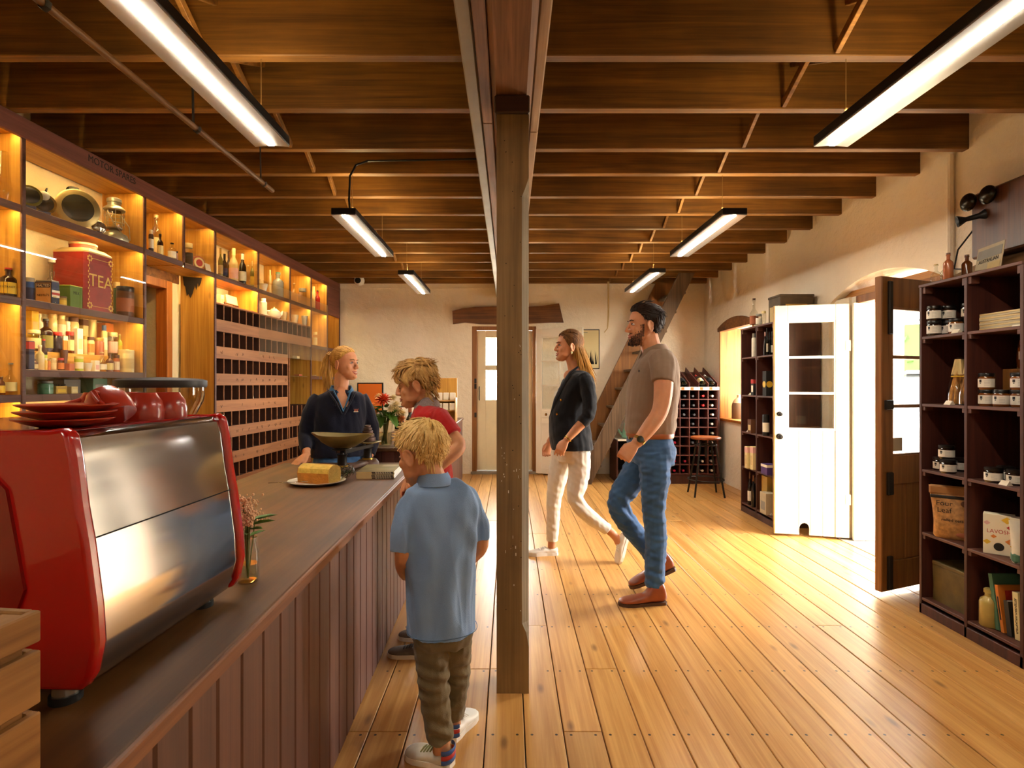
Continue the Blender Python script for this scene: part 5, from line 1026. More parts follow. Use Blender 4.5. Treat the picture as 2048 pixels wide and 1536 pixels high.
for x, y in ((-.03, -L2 + .04), (-.03, L2 - .045), (-.42, -L2 + .04), (-.42, L2 - .045)):
    f_ = MB(); f_.lathe([(.02, .012), (.02, .045), (.0001, .045)], 16, (x, y, 0)); f_.mat(1).lathe([(.024, 0), (.024, .012), (.0001, .012)], 16, (x, y, 0)); f_.build('foot', [m_chrome, m_rubber], em)
MB().cbox(-.46, -.04, -L2 + .03, L2 - .03, .44, .453, .003).build('cup_tray', m_redd, em)
# cups and saucers
m_cup = plain('red_glaze', '#a8321e', .3, coat=.4)
ZTOP = CT + .453
cupb = MB(); cupb.lathe([(.04, 0), (.0405, .002), (.041, .02), (.037, .04), (.029, .052), (.026, .058), (.0235, .058), (.023, .055), (.0001, .055)], 24)
cme = cupb.mesh('cup_body', m_cup); hb = MB(); hb.tube([(.038, 0, .014), (.06, 0, .016), (.062, 0, .034), (.036, 0, .042)], .005, 8); hme = hb.mesh('handle', m_cup)
for k, (px, Y, z, tilt, lb) in enumerate(((334, 1.27, 0, 0, 'upturned red cup nearest the grinder on the machine top'), (285, 1.2, 0, 0, 'upturned red cup in the middle of the machine top'), (248, 1.29, 0, 0, 'upturned red cup set back on the machine top'), (196, 1.24, 0, 0, 'upturned red cup beside the saucers at the back'), (228, 1.08, .012, .55, 'red cup tipped over beside the saucers'))):
    p = wp(px, 800, Y); t = thing('coffee_cup', lb, 'cup', (p.x, Y, ZTOP + z), 2.2 + k, 'red coffee cups'); t.rotation_euler = (0 if not tilt else .5, 0 if not tilt else -.35, 2.2 + k * .7)
    link('cup_body', cme, t); link('handle', hme, t)
sb = MB(); sb.lathe([(.0001, .003), (.03, .003), (.032, 0), (.036, 0), (.06, .008), (.074, .014), (.075, .016), (.06, .013), (.03, .007), (.0001, .007)], 28); sme = sb.mesh('saucer_body', m_cup)
for k in range(3):
    t = link('saucer', sme, None, (-.795 + .003 * k, .985, ZTOP + .0005 + k * .0125)); tag(t, f'red saucer, {("bottom", "middle", "top")[k]} of the stack on the espresso machine', 'saucer', 'red saucers')
# grinder
gr = thing('coffee_grinder', 'coffee grinder with a clear bean hopper and black lid behind the machine', 'grinder', (-.985, 1.56, CT))
MB().cbox(-.09, .09, -.13, .1, 0, .06, .01).build('grinder_base', m_black, gr); MB().cbox(-.075, .075, -.07, .1, .06, .34, .015).build('grinder_body', m_black, gr)
MB().lathe([(.055, .34), (.05, .37), (.07, .41), (.105, .48), (.108, .5), (.108, .523)], 28).build('bean_hopper', pane('smoky_hopper', (.8, .76, .68), 1.6), gr); MB().lathe([(.0001, .345), (.047, .345), (.052, .375), (.066, .40), (.0001, .41)], 18).build('coffee_beans', plain('roasted_beans', '#1c0f07', .45, bump=1, bs=120), gr)
MB().lathe([(.112, .52), (.114, .525), (.114, .54), (.1, .545), (.0001, .55)], 28).build('hopper_lid', plain('lid_black', '#17130f', .5), gr)
# posy in a jar
pj = thing('posy_jar', 'small glass jar of pale pink blossom beside the espresso machine', 'flower jar', (-.70, 1.475, CT)); MB().lathe([(.024, 0), (.028, .004), (.028, .08), (.022, .1), (.021, .118), (.023, .12)], 16).build('glass_jar_body', m_clear, pj); MB().lathe([(.0001, .004), (.025, .004), (.0255, .05), (.0001, .05)], 14).build('jar_water', pane('water', (.85, .86, .7), 1), pj)
rr = random.Random(8); m = MB(); mb2 = MB(); ml = MB()
def leaf(mb, base, d, ln, wd, up=Vector((0, 0, 1))):
    d = Vector(d).normalized(); s_ = d.cross(up); s_ = s_.normalized() if s_.length > .01 else Vector((1, 0, 0)); n_ = s_.cross(d)
    b = Vector(base); vs = [b, b + d * ln * .35 + s_ * wd * .5 + n_ * .1 * ln, b + d * ln * .35 - s_ * wd * .5 + n_ * .1 * ln, b + d * ln * .75 + s_ * wd * .35 + n_ * .08 * ln, b + d * ln * .75 - s_ * wd * .35 + n_ * .08 * ln, b + d * ln, b + d * ln * .4 , b + d * ln * .75 ]
    mb.add(vs, [(0, 1, 6), (0, 6, 2), (1, 3, 7, 6), (6, 7, 4, 2), (3, 5, 7), (7, 5, 4)], True)
for k in range(9):
    a = rr.uniform(0, 2 * PI); rr_ = rr.uniform(.0, .035); tip = Vector((rr_ * math.cos(a), rr_ * math.sin(a), rr.uniform(.16, .23))); m.tube([(0, 0, .01), tip * .6, tip], .0015, 5)
    for q in range(34): mb2.sph(tip + Vector((rr.gauss(0, .011), rr.gauss(0, .011), rr.gauss(0, .011))), rr.uniform(.0025, .0042), 6, 4)
for a, z, ln in ((.2, .15, .07), (-.5, .14, .06), (.9, .12, .05), (-1.2, .13, .05), (2.6, .14, .05), (.5, .16, .075)): leaf(ml, (0, 0, z), (math.cos(a), math.sin(a), .15), ln, .022)
m_stem = plain('stem_green', '#5a6a2a', .6); m_leaf = plain('leaf_green', '#4f7a22', .5, var=.2, vs=30)
m.build('stem', m_stem, pj); o = mb2.build('blossom', plain('pink_blossom', '#d8b590', .7, var=.15, vs=80), pj); o['kind'] = 'stuff'; o = ml.build('leaf_spray', m_leaf, pj); o['kind'] = 'stuff'
# slatted crate
cr = thing('slatted_crate', 'rough slatted wooden crate at the near end of the counter', 'crate', (-.70, .545, CT), -.12)
m_crate = wood('crate_wood', '#7a4f1e', '#a8763a', axis=1, rough=.7, var=.12, knots=.4)
for k, (z0, z1) in enumerate(((.005, .062), (.074, .142), (.152, .215), (.225, .262))):
    MB().cbox(.12, .131, -.16, .125, z0, z1, .002).build('side_slat', m_crate, cr); MB().cbox(-.131, -.12, -.16, .125, z0, z1, .002).build('side_slat', m_crate, cr); MB().cbox(-.12, .12, .115, .126, z0, z1, .002).build('end_slat', m_crate, cr); MB().cbox(-.12, .12, -.16, -.15, z0, z1, .002).build('end_slat', m_crate, cr)
for x in (-.105, .105):
    for y in (-.135, .1): MB().cbox(x - .014, x + .014, y - .014, y + .014, 0, .26, .002).build('corner_post', m_crate, cr)
MB().cbox(-.12, .12, -.15, .115, .002, .012, .001).build('base_board', m_crate, cr)
# ================================================================ cake, scales, magazines
pl = thing('serving_plate', 'white oval serving plate carrying the cut loaf cake', 'plate', (-1.02, 2.92, CT)); MB().lathe([(.0001, .006), (.085, .006), (.09, 0), (.095, 0), (.135, .012), (.15, .018), (.15, .021), (.12, .015), (.09, .01), (.0001, .01)], 40, sx=1, sy=.86).build('plate_dish', plain('white_china', '#e8e2d2', .25, coat=.3), pl)
ck = thing('loaf_cake', 'golden loaf cake with its end cut off on the plate', 'cake', (-1.0, 2.91, CT + .0105), -.28)
def cring(x, sc=1): return [Vector((x, y * sc, z)) for y, z in ((-.052, 0), (-.058, .055), (-.05, .078), (-.025, .092), (0, .097), (.025, .092), (.05, .078), (.058, .055), (.052, 0))]
m = MB(); m.loft([cring(-.1, .96), cring(-.095), cring(0), cring(.088)], True, True); o = m.build('cake_crust', [plain('cake_crust', '#b8741e', .7, var=.2, vs=30, bump=.4, bs=80), plain('cake_top', '#d9b14a', .8, var=.15, vs=40, bump=.5, bs=60)], ck)
for p in o.data.polygons:
    if p.normal.z > .3: p.material_index = 1
m = MB(); m.prism([(v.y * .97, v.z * .98 + .001) for v in cring(0)], 0, .088, .0905); m.build('cut_face', plain('cake_crumb', '#e6c768', .85, bump=.8, bs=150, var=.08, vs=60), ck)
fk = thing('cake_fork', 'silver fork resting on the plate rim', 'fork', (-1.13, 2.83, CT + .0225), .35); MB().tube([(-.1, 0, .004), (-.05, 0, .004), (.03, 0, .001)], [(.006, .0015), (.004, .0015), (.003, .0015)], 6, up=(0, 1, 0)).build('fork_handle', m_chrome, fk); m = MB(); m.cbox(.03, .06, -.01, .01, 0, .002, .0005)
for y in (-.008, -.003, .003, .008): m.cbox(.06, .09, y - .0012, y + .0012, 0, .002, .0004)
m.build('fork_tines', m_chrome, fk)
hb_ = thing('herb_sprig', 'dark green herb sprig lying beside the cake', 'herb', (-.895, 2.99, CT + .02)); ml = MB()
for k in range(120):
    b_ = Vector((rr.uniform(-.03, .035), rr.uniform(-.02, .09), rr.uniform(.0, .05))); leaf(ml, b_, (rr.uniform(-1, 1), rr.uniform(-1, 1), rr.uniform(-.3, 1)), rr.uniform(.015, .03), .004)
o = ml.build('herb_leaves', plain('rosemary_green', '#33401e', .6, var=.3, vs=60), hb_); o['kind'] = 'stuff'; MB().tube([(-.01, -.03, -.005), (.0, .03, .015), (.01, .08, .03)], .002, 5).build('stem', m_stem, hb_)
sc_ = thing('balance_scales', 'antique iron counter scales with a brass pan and weights platform', 'scales', (-.965, 3.46, CT), -.2)
m_scale = plain('scale_iron', '#1c1712', .4, .4, var=.3, vs=20); m_pan = plain('tarnished_pan', '#7a6a40', .45, .65, var=.2, vs=12); m_wood_b = plain('scale_base', '#4a2f1e', .5, .2, var=.2, vs=10)
m = MB(); m.loft([[Vector((w_ * math.cos(a), y0 + .07 * math.sin(a), z)) for a in [2 * PI * i / 18 for i in range(18)]] for w_, y0, z in ((.075, -.17, 0), (.07, -.17, .02), (.05, -.17, .035))], True); m.loft([[Vector((w_ * math.cos(a), y0 + .07 * math.sin(a), z)) for a in [2 * PI * i / 18 for i in range(18)]] for w_, y0, z in ((.075, .17, 0), (.07, .17, .02), (.05, .17, .035))], True); m.cbox(-.035, .035, -.17, .17, .004, .032, .01); m.build('cast_base', m_wood_b, sc_)
for y in (-.17, .17):
    m = MB(); m.lathe([(.03, .03), (.034, .035), (.034, .042), (.028, .046), (.026, .1), (.032, .108), (.0001, .11)], 16, (0, y, 0)); m.build('pillar', m_scale, sc_); MB().lathe([(.0355, .034), (.0355, .045)], 16, (0, y, 0)).build('brass_ring', pc('gold', .3, .8), sc_)
for x in (-.028, .028): m = MB(); bar(m, (x, -.19, .125), (x, .19, .125), .008, .022); m.build('beam_arm', m_scale, sc_)
m = MB(); m.cbox(-.045, .045, -.215, -.125, .135, .145, .003); m.tube([(0, -.17, .1), (0, -.17, .14)], .012, 8); m.build('pan_yoke', m_scale, sc_); m = MB(); m.cbox(-.065, .065, .1, .24, .142, .152, .004); m.tube([(0, .17, .1), (0, .17, .145)], .012, 8); m.build('weights_platform', m_pan, sc_)
rings = []
for s_, z, e in ((.28, .146, 0), (.5, .158, 0), (.78, .185, 0), (1.0, .222, 0), (1.0, .226, 0), (.76, .192, 0), (.45, .165, 0), (.1, .158, 0)):
    rings.append([Vector((.165 * s_ * math.cos(a) * (1.18 if abs(math.cos(a)) > .93 and s_ > .9 else 1), -.17 + .12 * s_ * math.sin(a), z + (.012 if s_ > .9 else 0) * abs(math.cos(a)) ** 3)) for a in [2 * PI * i / 28 for i in range(28)]])
MB().loft(rings).build('scale_pan', m_pan, sc_)
text('AVERY', .016, pc('gold', .4, .5), sc_, T(.033, 0, .125) @ Matrix(((0, 0, 1, 0), (1, 0, 0, 0), (0, 1, 0, 0), (0, 0, 0, 1)))) if False else None
zz = CT + .1525; sw = wmat(sc_) @ Vector((0, .17, 0))
for k, (r_, h_) in enumerate(((.05, .03), (.042, .022), (.034, .02), (.027, .018), (.02, .016))):
    t = MB().lathe([(r_ * .95, 0), (r_, .003), (r_, h_ * .8), (r_ * .85, h_), (r_ * .4, h_), (.0001, h_ * .98)], 20).build('iron_weight', plain('weight_iron', '#4a342a', .5, .4, var=.2, vs=20), None, (sw.x, sw.y, zz)); tag(t, f'round iron weight, {ORD[k]} from the bottom of the scale stack', 'weight', 'stacked scale weights'); zz += h_ + .0003
for k in range(5):
    t = thing('magazine', f'glossy magazine, {ORD[k]} from the bottom of the counter stack', 'magazine', (-.755, 3.22, CT + .0003 + k * .0078), .05 + RND.uniform(-.015, .015), 'magazines on the counter'); cv = plain('magazine_cover', '#8a7a48', .3, var=.4, vs=9)
    MB().cbox(-.105, .105, -.145, .145, 0, .001, .0003).build('back_cover', cv, t); MB().box(-.104, .104, -.143, .144, .001, .0064).build('page_block', m_card, t); MB().cbox(-.105, .105, -.145, .145, .0064, .0074, .0003).build('cover', cv, t); m = MB(); m.cbox(-.105, .105, -.1455, -.144, 0, .0074, .0003)
    m.mat(1).box(-.02, .1, -.1462, -.1455, .001, .0065); m.mat(2)
    for q in range(7): m.box(.0 + q * .013, .009 + q * .013, -.1466, -.146, .0025, .005)
    m.build('spine', [pc('straw', .5), pc('black', .5), m_card], t)
    if k == 4: MB().box(.0, .09, .06, .12, .0074, .0077).build('title_panel', pc('stone', .4), t)
# ================================================================ rear counter goods
Z2C = .8505
vs_ = thing('flower_vase', 'glass vase of orange dahlias, cream roses and green leaves', 'flower vase', (-.95, 4.22, Z2C)); MB().lathe([(.042, 0), (.05, .006), (.052, .1), (.06, .185), (.062, .19)], 20).build('vase_glass', m_clear, vs_); MB().lathe([(.0001, .006), (.047, .006), (.05, .1), (.0001, .1)], 16).build('vase_water', pane('water', (.85, .86, .7), 1), vs_)
m = MB(); ml = MB(); rr = random.Random(21)
for k in range(22): a = rr.uniform(0, 2 * PI); q = rr.uniform(0, .035); m.tube([(q * math.cos(a + 2), q * math.sin(a + 2), .01), (q * math.cos(a), q * math.sin(a), .19), (q * 3 * math.cos(a), q * 3 * math.sin(a), .27)], .003, 5)
m.build('stem', m_stem, vs_)
for k in range(60):
    a = rr.uniform(0, 2 * PI); q = rr.uniform(.02, .1); leaf(ml, (q * .6 * math.cos(a), q * .6 * math.sin(a), rr.uniform(.17, .3)), (math.cos(a), math.sin(a), rr.uniform(-.6, .6)), rr.uniform(.05, .1), rr.uniform(.03, .05))
leaf(ml, (.04, -.05, .25), (.6, -.5, -.9), .15, .08); leaf(ml, (-.02, -.06, .24), (.1, -.5, -.9), .12, .06)
o = ml.build('leaf_spray', m_leaf, vs_); o['kind'] = 'stuff'
def dahlia(c, r_, mt, name):
    m = MB(); c = Vector(c)
    for L_ in range(4):
        n_ = 14 - L_ * 2; e = .15 + L_ * .38
        for k in range(n_):
            a = 2 * PI * (k + .5 * L_) / n_; d = Vector((math.cos(a) * math.cos(e), math.sin(a) * math.cos(e), math.sin(e))); d = Matrix.Rotation(.8, 3, 'X') @ d; leaf(m, c, d, r_ * (1 - L_ * .12), r_ * .34)
    m.sph(c, r_ * .3, 8, 6); o = m.build(name, mt, vs_); return o
m_dah = plain('orange_petal', '#e2572a', .6, var=.15, vs=40); m_rose = plain('cream_petal', '#ecd9a8', .6, var=.1, vs=40); m_peach = plain('peach_petal', '#e79a52', .6, var=.1, vs=40)
dahlia((.0, -.06, .345), .07, m_dah, 'dahlia_bloom')
for c, mt in (((-.09, -.05, .30), m_peach), ((-.075, -.05, .245), m_peach), ((-.1, -.02, .22), m_rose), ((.09, -.05, .31), m_rose), ((.1, -.03, .26), m_rose), ((.06, -.07, .28), m_rose), ((-.05, .0, .37), m_rose), ((.05, .05, .36), m_rose), ((.13, .0, .24), m_rose), ((-.07, -.08, .19), m_rose), ((.13, -.02, .2), m_peach)): dahlia(c, rr.uniform(.035, .05), mt, 'rose_bloom')
t = thing('wine_bottle', 'dark wine bottle with a red capsule beside the flower vase', 'wine bottle', (-.845, 4.25, Z2C)); vessel('wine', t, .038, .29, m_wglass, 'red', 'white')
t = thing('wine_bottle', 'dark wine bottle half hidden behind the boy in red', 'wine bottle', (-.80, 4.45, Z2C)); vessel('wine', t, .038, .3, m_wglass, 'terracotta', 'black')
t = thing('standing_notice', 'small black framed notice standing behind the flowers', 'frame', (-.98, 5.2, Z2C)); MB().cbox(-.09, .09, -.006, .006, 0, .26, .003, M=Rx(-.15)).build('frame_border', m_black, t); MB().box(-.08, .08, -.0075, -.006, .01, .25, M=Rx(-.15)).build('notice_sheet', m_card, t)
kb = thing('wooden_crate', 'wooden box of jars standing behind the wine bottles', 'crate', (-.86, 4.85, Z2C)); MB().cbox(-.12, .14, -.1, .1, 0, .14, .004).build('crate_body', m_pineh, kb); MB().cbox(-.125, .145, -.105, -.1, .1, .145, .003).build('crate_rim', m_crate, kb)
wk = thing('card_rack', 'orange wooden display rack of cream cards on the rear counter', 'display rack', (-.78, 6.9, Z2C)); MB().cbox(-.15, .12, .1, .118, 0, .545, .003).build('back_board', m_pine, wk)
for x in (-.15, .108): MB().cbox(x, x + .012, -.1, .1, 0, .3, .002).build('side_board', m_pine, wk)
for z, d in ((.0, -.1), (.13, -.06), (.25, -.02)): MB().cbox(-.138, .108, d, .1, z, z + .012, .002).build('rack_shelf', m_pine, wk)
for k in range(3):
    for q in range(2): MB().cbox(-.13 + k * .082, -.06 + k * .082, .02 - .05 * q, .06 - .05 * q, .262 - .12 * q, .36 - .13 * q, .006).build('card_box', m_card, wk)
# ================================================================ people toolkit
def skinmat(name, col, rough=.5):
    return plain(name, col, rough, var=.07, vs=25, sss=.12, spec=.35)
def cloth(name, col, rough=.85, var=.1, bs=350, bump=.25, sheen=.15, vs=12): return plain(name, col, rough, var=var, vs=vs, bump=bump, bs=bs, sheen=sheen, spec=.2)
def crom(pts, k=4):
    """Catmull-Rom through rows of numbers"""
    P = [np.array(p, float) for p in pts]
    if len(P) < 3: return [P[0] + (P[-1] - P[0]) * i / k for i in range(k + 1)]
    Q = [2 * P[0] - P[1]] + P + [2 * P[-1] - P[-2]]; out = []
    for i in range(1, len(Q) - 2):
        a, b, c, d = Q[i - 1:i + 3]
        for j in range(k):
            t = j / k; out.append(.5 * (2 * b + (c - a) * t + (2 * a - 5 * b + 4 * c - d) * t * t + (3 * b - a - 3 * c + d) * t ** 3))
    out.append(P[-1]); return out
def limb(mb, pts, rad, k=4, n=14, cap_r=.5):
    rows = [tuple(p) + ((r, r) if not hasattr(r, '__len__') else tuple(r)) for p, r in zip(pts, rad)]
    R_ = crom(rows, k); p = [Vector(r[:3]) for r in R_]; rr_ = [(max(r[3], .002), max(r[4], .002)) for r in R_]
    d0 = (p[0] - p[1]).normalized(); d1 = (p[-1] - p[-2]).normalized()
    e0, e1 = min(rr_[0]) * cap_r, min(rr_[-1]) * cap_r
    p = [p[0] + d0 * e0] + p + [p[-1] + d1 * e1]; rr_ = [(rr_[0][0] * .6, rr_[0][1] * .6)] + rr_ + [(rr_[-1][0] * .6, rr_[-1][1] * .6)]
    mb.tube(p, rr_, n)
def torso(mb, levels, right, fwd, k=4, n=28, ex=2.4):
    """levels: (centre, half width, half depth)"""
    right = Vector(right).normalized(); fwd = Vector(fwd).normalized(); rows = [tuple(c) + (w_, d) for c, w_, d in levels]; rings = []
    for q in crom(rows, k):
        c = Vector(q[:3]); ring = []
        for i in range(n):
            a = 2 * PI * i / n; ca, sa = math.cos(a), math.sin(a)
            ring.append(c + right * (q[3] * math.copysign(abs(ca) ** (2 / ex), ca)) + fwd * (q[4] * math.copysign(abs(sa) ** (2 / ex), sa)))
        rings.append(ring)
    mb.loft(rings)
def fuse(mb, voxel, smooth=4, fold=None):
    """one continuous surface out of overlapping closed volumes"""
    me = bpy.data.meshes.new('tmp'); me.from_pydata(mb.v, [], mb.f)
    bm = bmesh.new(); bm.from_mesh(me); bmesh.ops.recalc_face_normals(bm, faces=bm.faces[:]); bm.to_mesh(me); bm.free()
    o = bpy.data.objects.new('tmp', me); COL.objects.link(o)
    r_ = o.modifiers.new('r', 'REMESH'); r_.mode = 'VOXEL'; r_.voxel_size = voxel; r_.adaptivity = 0
    s_ = o.modifiers.new('s', 'SMOOTH'); s_.iterations = smooth; s_.factor = .5
    out = bpy.data.meshes.new_from_object(o.evaluated_get(bpy.context.evaluated_depsgraph_get()))
    bpy.data.objects.remove(o); bpy.data.meshes.remove(me)
    if fold is not None:
        n = len(out.vertices); co = np.empty(n * 3); out.vertices.foreach_get('co', co); co = co.reshape(-1, 3); no = np.empty(n * 3); out.vertices.foreach_get('normal', no); no = no.reshape(-1, 3)
        co = co + no * fold(co)[:, None]; out.vertices.foreach_set('co', co.ravel()); out.update()
    out.polygons.foreach_set('use_smooth', [True] * len(out.polygons)); return out
def folds(seed, amp, kz=28, kxy=10, m=6, spots=()):
    """soft cloth wrinkles: summed waves, plus bunched rings near given points (centre, radius, amplitude, wave number, axis)"""
    rs = np.random.RandomState(seed); K = rs.normal(0, 1, (m, 3)) * np.array([kxy, kxy, kz]) * 2.0; ph = rs.uniform(0, 6.28, m)
    def f(co):
        v = np.zeros(len(co))
        for k_, p in zip(K, ph):
            w_ = 1.1 * np.sin(co @ (k_[[1, 2, 0]] * .35) + p); v += (1 - np.abs(np.sin(.5 * (co @ k_) + p + w_))) ** 2 + .45 * np.sin(2.3 * (co @ k_) + 2 * p + 1.5 * w_) - .4
        v *= 1.6 * amp / m ** .5
        for c, r_, a, wn, ax in spots:
            d = co - np.array(c); g_ = np.exp(-(d ** 2).sum(1) / r_ ** 2); v += a * g_ * np.sin((d @ np.array(ax)) * wn + 1.2 * np.sin(d @ np.array([17., 23., 9.])))
        return v
    return f
def basis(c, right, fwd, up, s=1.0):
    M = Matrix((Vector(right).normalized() * s, Vector(fwd).normalized() * s, Vector(up).normalized() * s)).transposed().to_4x4(); M.translation = Vector(c); return M
def frame(c, fwd, pitch=0, roll=0, s=1.0):
    f = Vector(fwd).normalized(); up = Vector((0, 0, 1)); r = f.cross(up).normalized(); up = r.cross(f)
    M = basis(c, r, f, up) @ Matrix.Rotation(pitch, 4, 'X') @ Matrix.Rotation(roll, 4, 'Y') @ Matrix.Scale(s, 4); return M
def head(mb, M, child=False, woman=False):
    """skull, face, nose, lips, ears; x right, y forward, z up, eyes at z 0"""
    n = 22; c = 1.0
    def ring(z, hw, fr, bk, ex=2.2):
        yc, hd = (fr + bk) / 2, (fr - bk) / 2
        return [M @ Vector((hw * math.copysign(abs(math.cos(a)) ** (2 / ex), math.cos(a)), yc + hd * math.copysign(abs(math.sin(a)) ** (2 / ex), math.sin(a)), z)) for a in [2 * PI * i / n for i in range(n)]]
    ch = .9 if child else .95 if woman else 1
    lv = [(-.121, .017, .076, .035), (-.112 * ch, .03, .085, .015), (-.092 * ch, .046 if child else .045, .088, -.012), (-.066, .056, .087, -.032), (-.035, .065, .086, -.05), (-.004, .069, .083, -.075), (.03, .071, .088, -.088), (.06, .069, .082, -.092), (.09, .057, .062, -.082), (.108, .038, .034, -.06), (.117, .015, .005, -.03)]
    mb.loft([ring(*l) for l in lv])
    E = lambda c_, r_: mb.sph((0, 0, 0), 1, 14, 10, M @ T(*c_) @ Matrix.Diagonal((*r_, 1)))
    E((0, -.012, .04), (.073, .09, .078)); E((0, .079, .024), (.046, .013, .0095))
    for s_ in (-1, 1):
        E((s_ * .036, .064, -.03), (.025, .016, .022)); E((s_ * .0125, .096, -.038), (.0085, .011, .008))
        # ear: rim ring, lobe and cup
        Me = M @ T(s_ * .0805, -.006, -.014) @ Matrix.Rotation(s_ * -.35, 4, 'Z') @ Matrix.Rotation(-.18, 4, 'X')
        mb.tube([Me @ Vector((s_ * .006, .017 * math.cos(a) * (.8 if math.sin(a) < 0 else 1), .03 * math.sin(a))) for a in [2 * PI * i / 16 for i in range(17)]], .0056, 7)
        mb.sph((0, 0, 0), 1, 10, 8, Me @ T(0, 0, 0) @ Matrix.Diagonal((.006, .016, .028, 1))); mb.sph((0, 0, 0), 1, 8, 6, Me @ T(s_ * .004, .006, -.027) @ Matrix.Diagonal((.006, .009, .009, 1)))
        E((s_ * .044, .034, -.07), (.014, .03, .02))
    ns = .85 if child else .88 if woman else 1
    mb.tube([M @ Vector(p) for p in ((0, .08, .018), (0, .09, 0), (0, .1 * 1.0, -.018), (0, .088 + .022 * ns, -.034), (0, .086, -.044))], [.006, .0078, .0095, .0115, .006], 10)
    E((0, .084, -.106 * ch), (.02, .014, .013)); E((0, .0885, -.062), (.021, .007, .0055)); E((0, .0875, -.073), (.018, .0075, .0055))
def face_parts(person, M, iris, brow, lip, teeth=False, closed=False, child=False):
    we = plain('eye_white', '#c9beb2', .3); m = MB()
    for s_ in (-1, 1):
        c = (s_ * .0305, .0745, -.001)
        if not closed: m.mat(0).sph((0, 0, 0), 1, 12, 8, M @ T(*c) @ Matrix.Diagonal((.0125, .0098, .0052, 1))); m.mat(1).sph((0, 0, 0), 1, 10, 8, M @ T(c[0], c[1] + .0066, c[2]) @ Matrix.Diagonal((.0055, .0042, .0052, 1)))
        m.mat(2).tube([M @ Vector((s_ * x, y, z)) for x, y, z in ((.017, .0825, -.0005 if not closed else -.004), (.024, .086, .0058 if not closed else -.007), (.032, .0855, .0072 if not closed else -.008), (.0405, .0795, .0035 if not closed else -.006))], [.0012, .002, .002, .0012], 5)
    m.build('eyes', [we, plain('iris_' + iris, {'brown': '#2a1a0e', 'blue': '#3a5068'}[iris], .15), plain('lash_dark', '#2a1a10', .6)], person, world=True)
    m = MB()
    for s_ in (-1, 1): m.tube([M @ Vector((s_ * x, y, z)) for x, y, z in ((.012, .0925, .0185), (.024, .0925, .0235), (.036, .0865, .0245), (.047, .0765, .02))], [.0022, .0034, .003, .0014], 6)
    m.build('eyebrows', plain(brow[0], brow[1], .8), person, world=True)
    m = MB(); w_ = .024 if not teeth else .028; up = .0 if not teeth else .006
    m.tube([M @ Vector(p) for p in ((-w_, .083, -.066 + up), (-.01, .0945, -.0625), (0, .0952, -.0635), (.01, .0945, -.0625), (w_, .083, -.066 + up))], [.001, .0036, .0034, .0036, .001], 6)
    m.tube([M @ Vector(p) for p in ((-w_, .082, -.067 + up), (-.01, .0935, -.0735 - up * .7), (0, .0945, -.0745 - up * .8), (.01, .0935, -.0735 - up * .7), (w_, .082, -.067 + up))], [.001, .0042, .0044, .0042, .001], 6)
    m.build('lips', lip, person, world=True)
    if teeth: m = MB(); m.tube([M @ Vector(p) for p in ((-.02, .084, -.066), (0, .0925, -.0695), (.02, .084, -.066))], [(.002, .0035), (.003, .005), (.002, .0035)], 6, up=(0, 0, 1)); m.build('teeth', plain('teeth', '#e6e0d2', .3), person, world=True)
def hand(mb, wrist, d, back, thumb, curl=.5, s=1.0, spread=.1, curls=None):
    """wrist point, finger direction, direction of the back of the hand, thumb side; fingers curl away from the back"""
    d = Vector(d).normalized(); b = Vector(back); b = (b - d * b.dot(d)).normalized(); x = Vector(thumb); x = (x - d * x.dot(d) - b * x.dot(b)).normalized()
    W = Vector(wrist); P = lambda u, v, t: W + (x * u + d * v + b * t) * s
    rings = []
    for v, hx, hz in ((-.02, .024, .019), (.0, .025, .018), (.03, .034, .017), (.065, .041, .0145), (.088, .04, .0125), (.095, .034, .008)):
        rings.append([P(hx * math.copysign(abs(math.cos(a)) ** .8, math.cos(a)), v, hz * math.sin(a)) for a in [2 * PI * i / 14 for i in range(14)]])
    mb.loft(rings)
    for i, (u, L_) in enumerate(((.0305, .072), (.0105, .08), (-.0105, .074), (-.0305, .057))):
        cu = curls[i] if curls else curl * (1 + .12 * i); an = 0; p = Vector((u, .082, .0)); sp = u * spread * 6; pts = [P(u * .95, .06, 0), P(*p)]
        for seg, f in ((.45, .9), (.32, 1.1), (.23, .8)):
            an += cu * f; p = p + Vector((math.sin(sp) * math.cos(an), math.cos(an) * math.cos(sp), -math.sin(an))) * L_ * seg; pts.append(P(*p))
        mb.tube(pts + [], [.0088 * s, .0092 * s, .0086 * s, .0078 * s, .0062 * s], 9)
    tc_ = curl * .5; pts = [P(.018, .012, -.004), P(.036, .034, -.009 - .006 * tc_), P(.046 - .012 * tc_, .062, -.014 - .02 * tc_), P(.05 - .03 * tc_, .086, -.016 - .032 * tc_)]
    mb.tube(pts, [.013 * s, .0125 * s, .0105 * s, .0075 * s], 9)
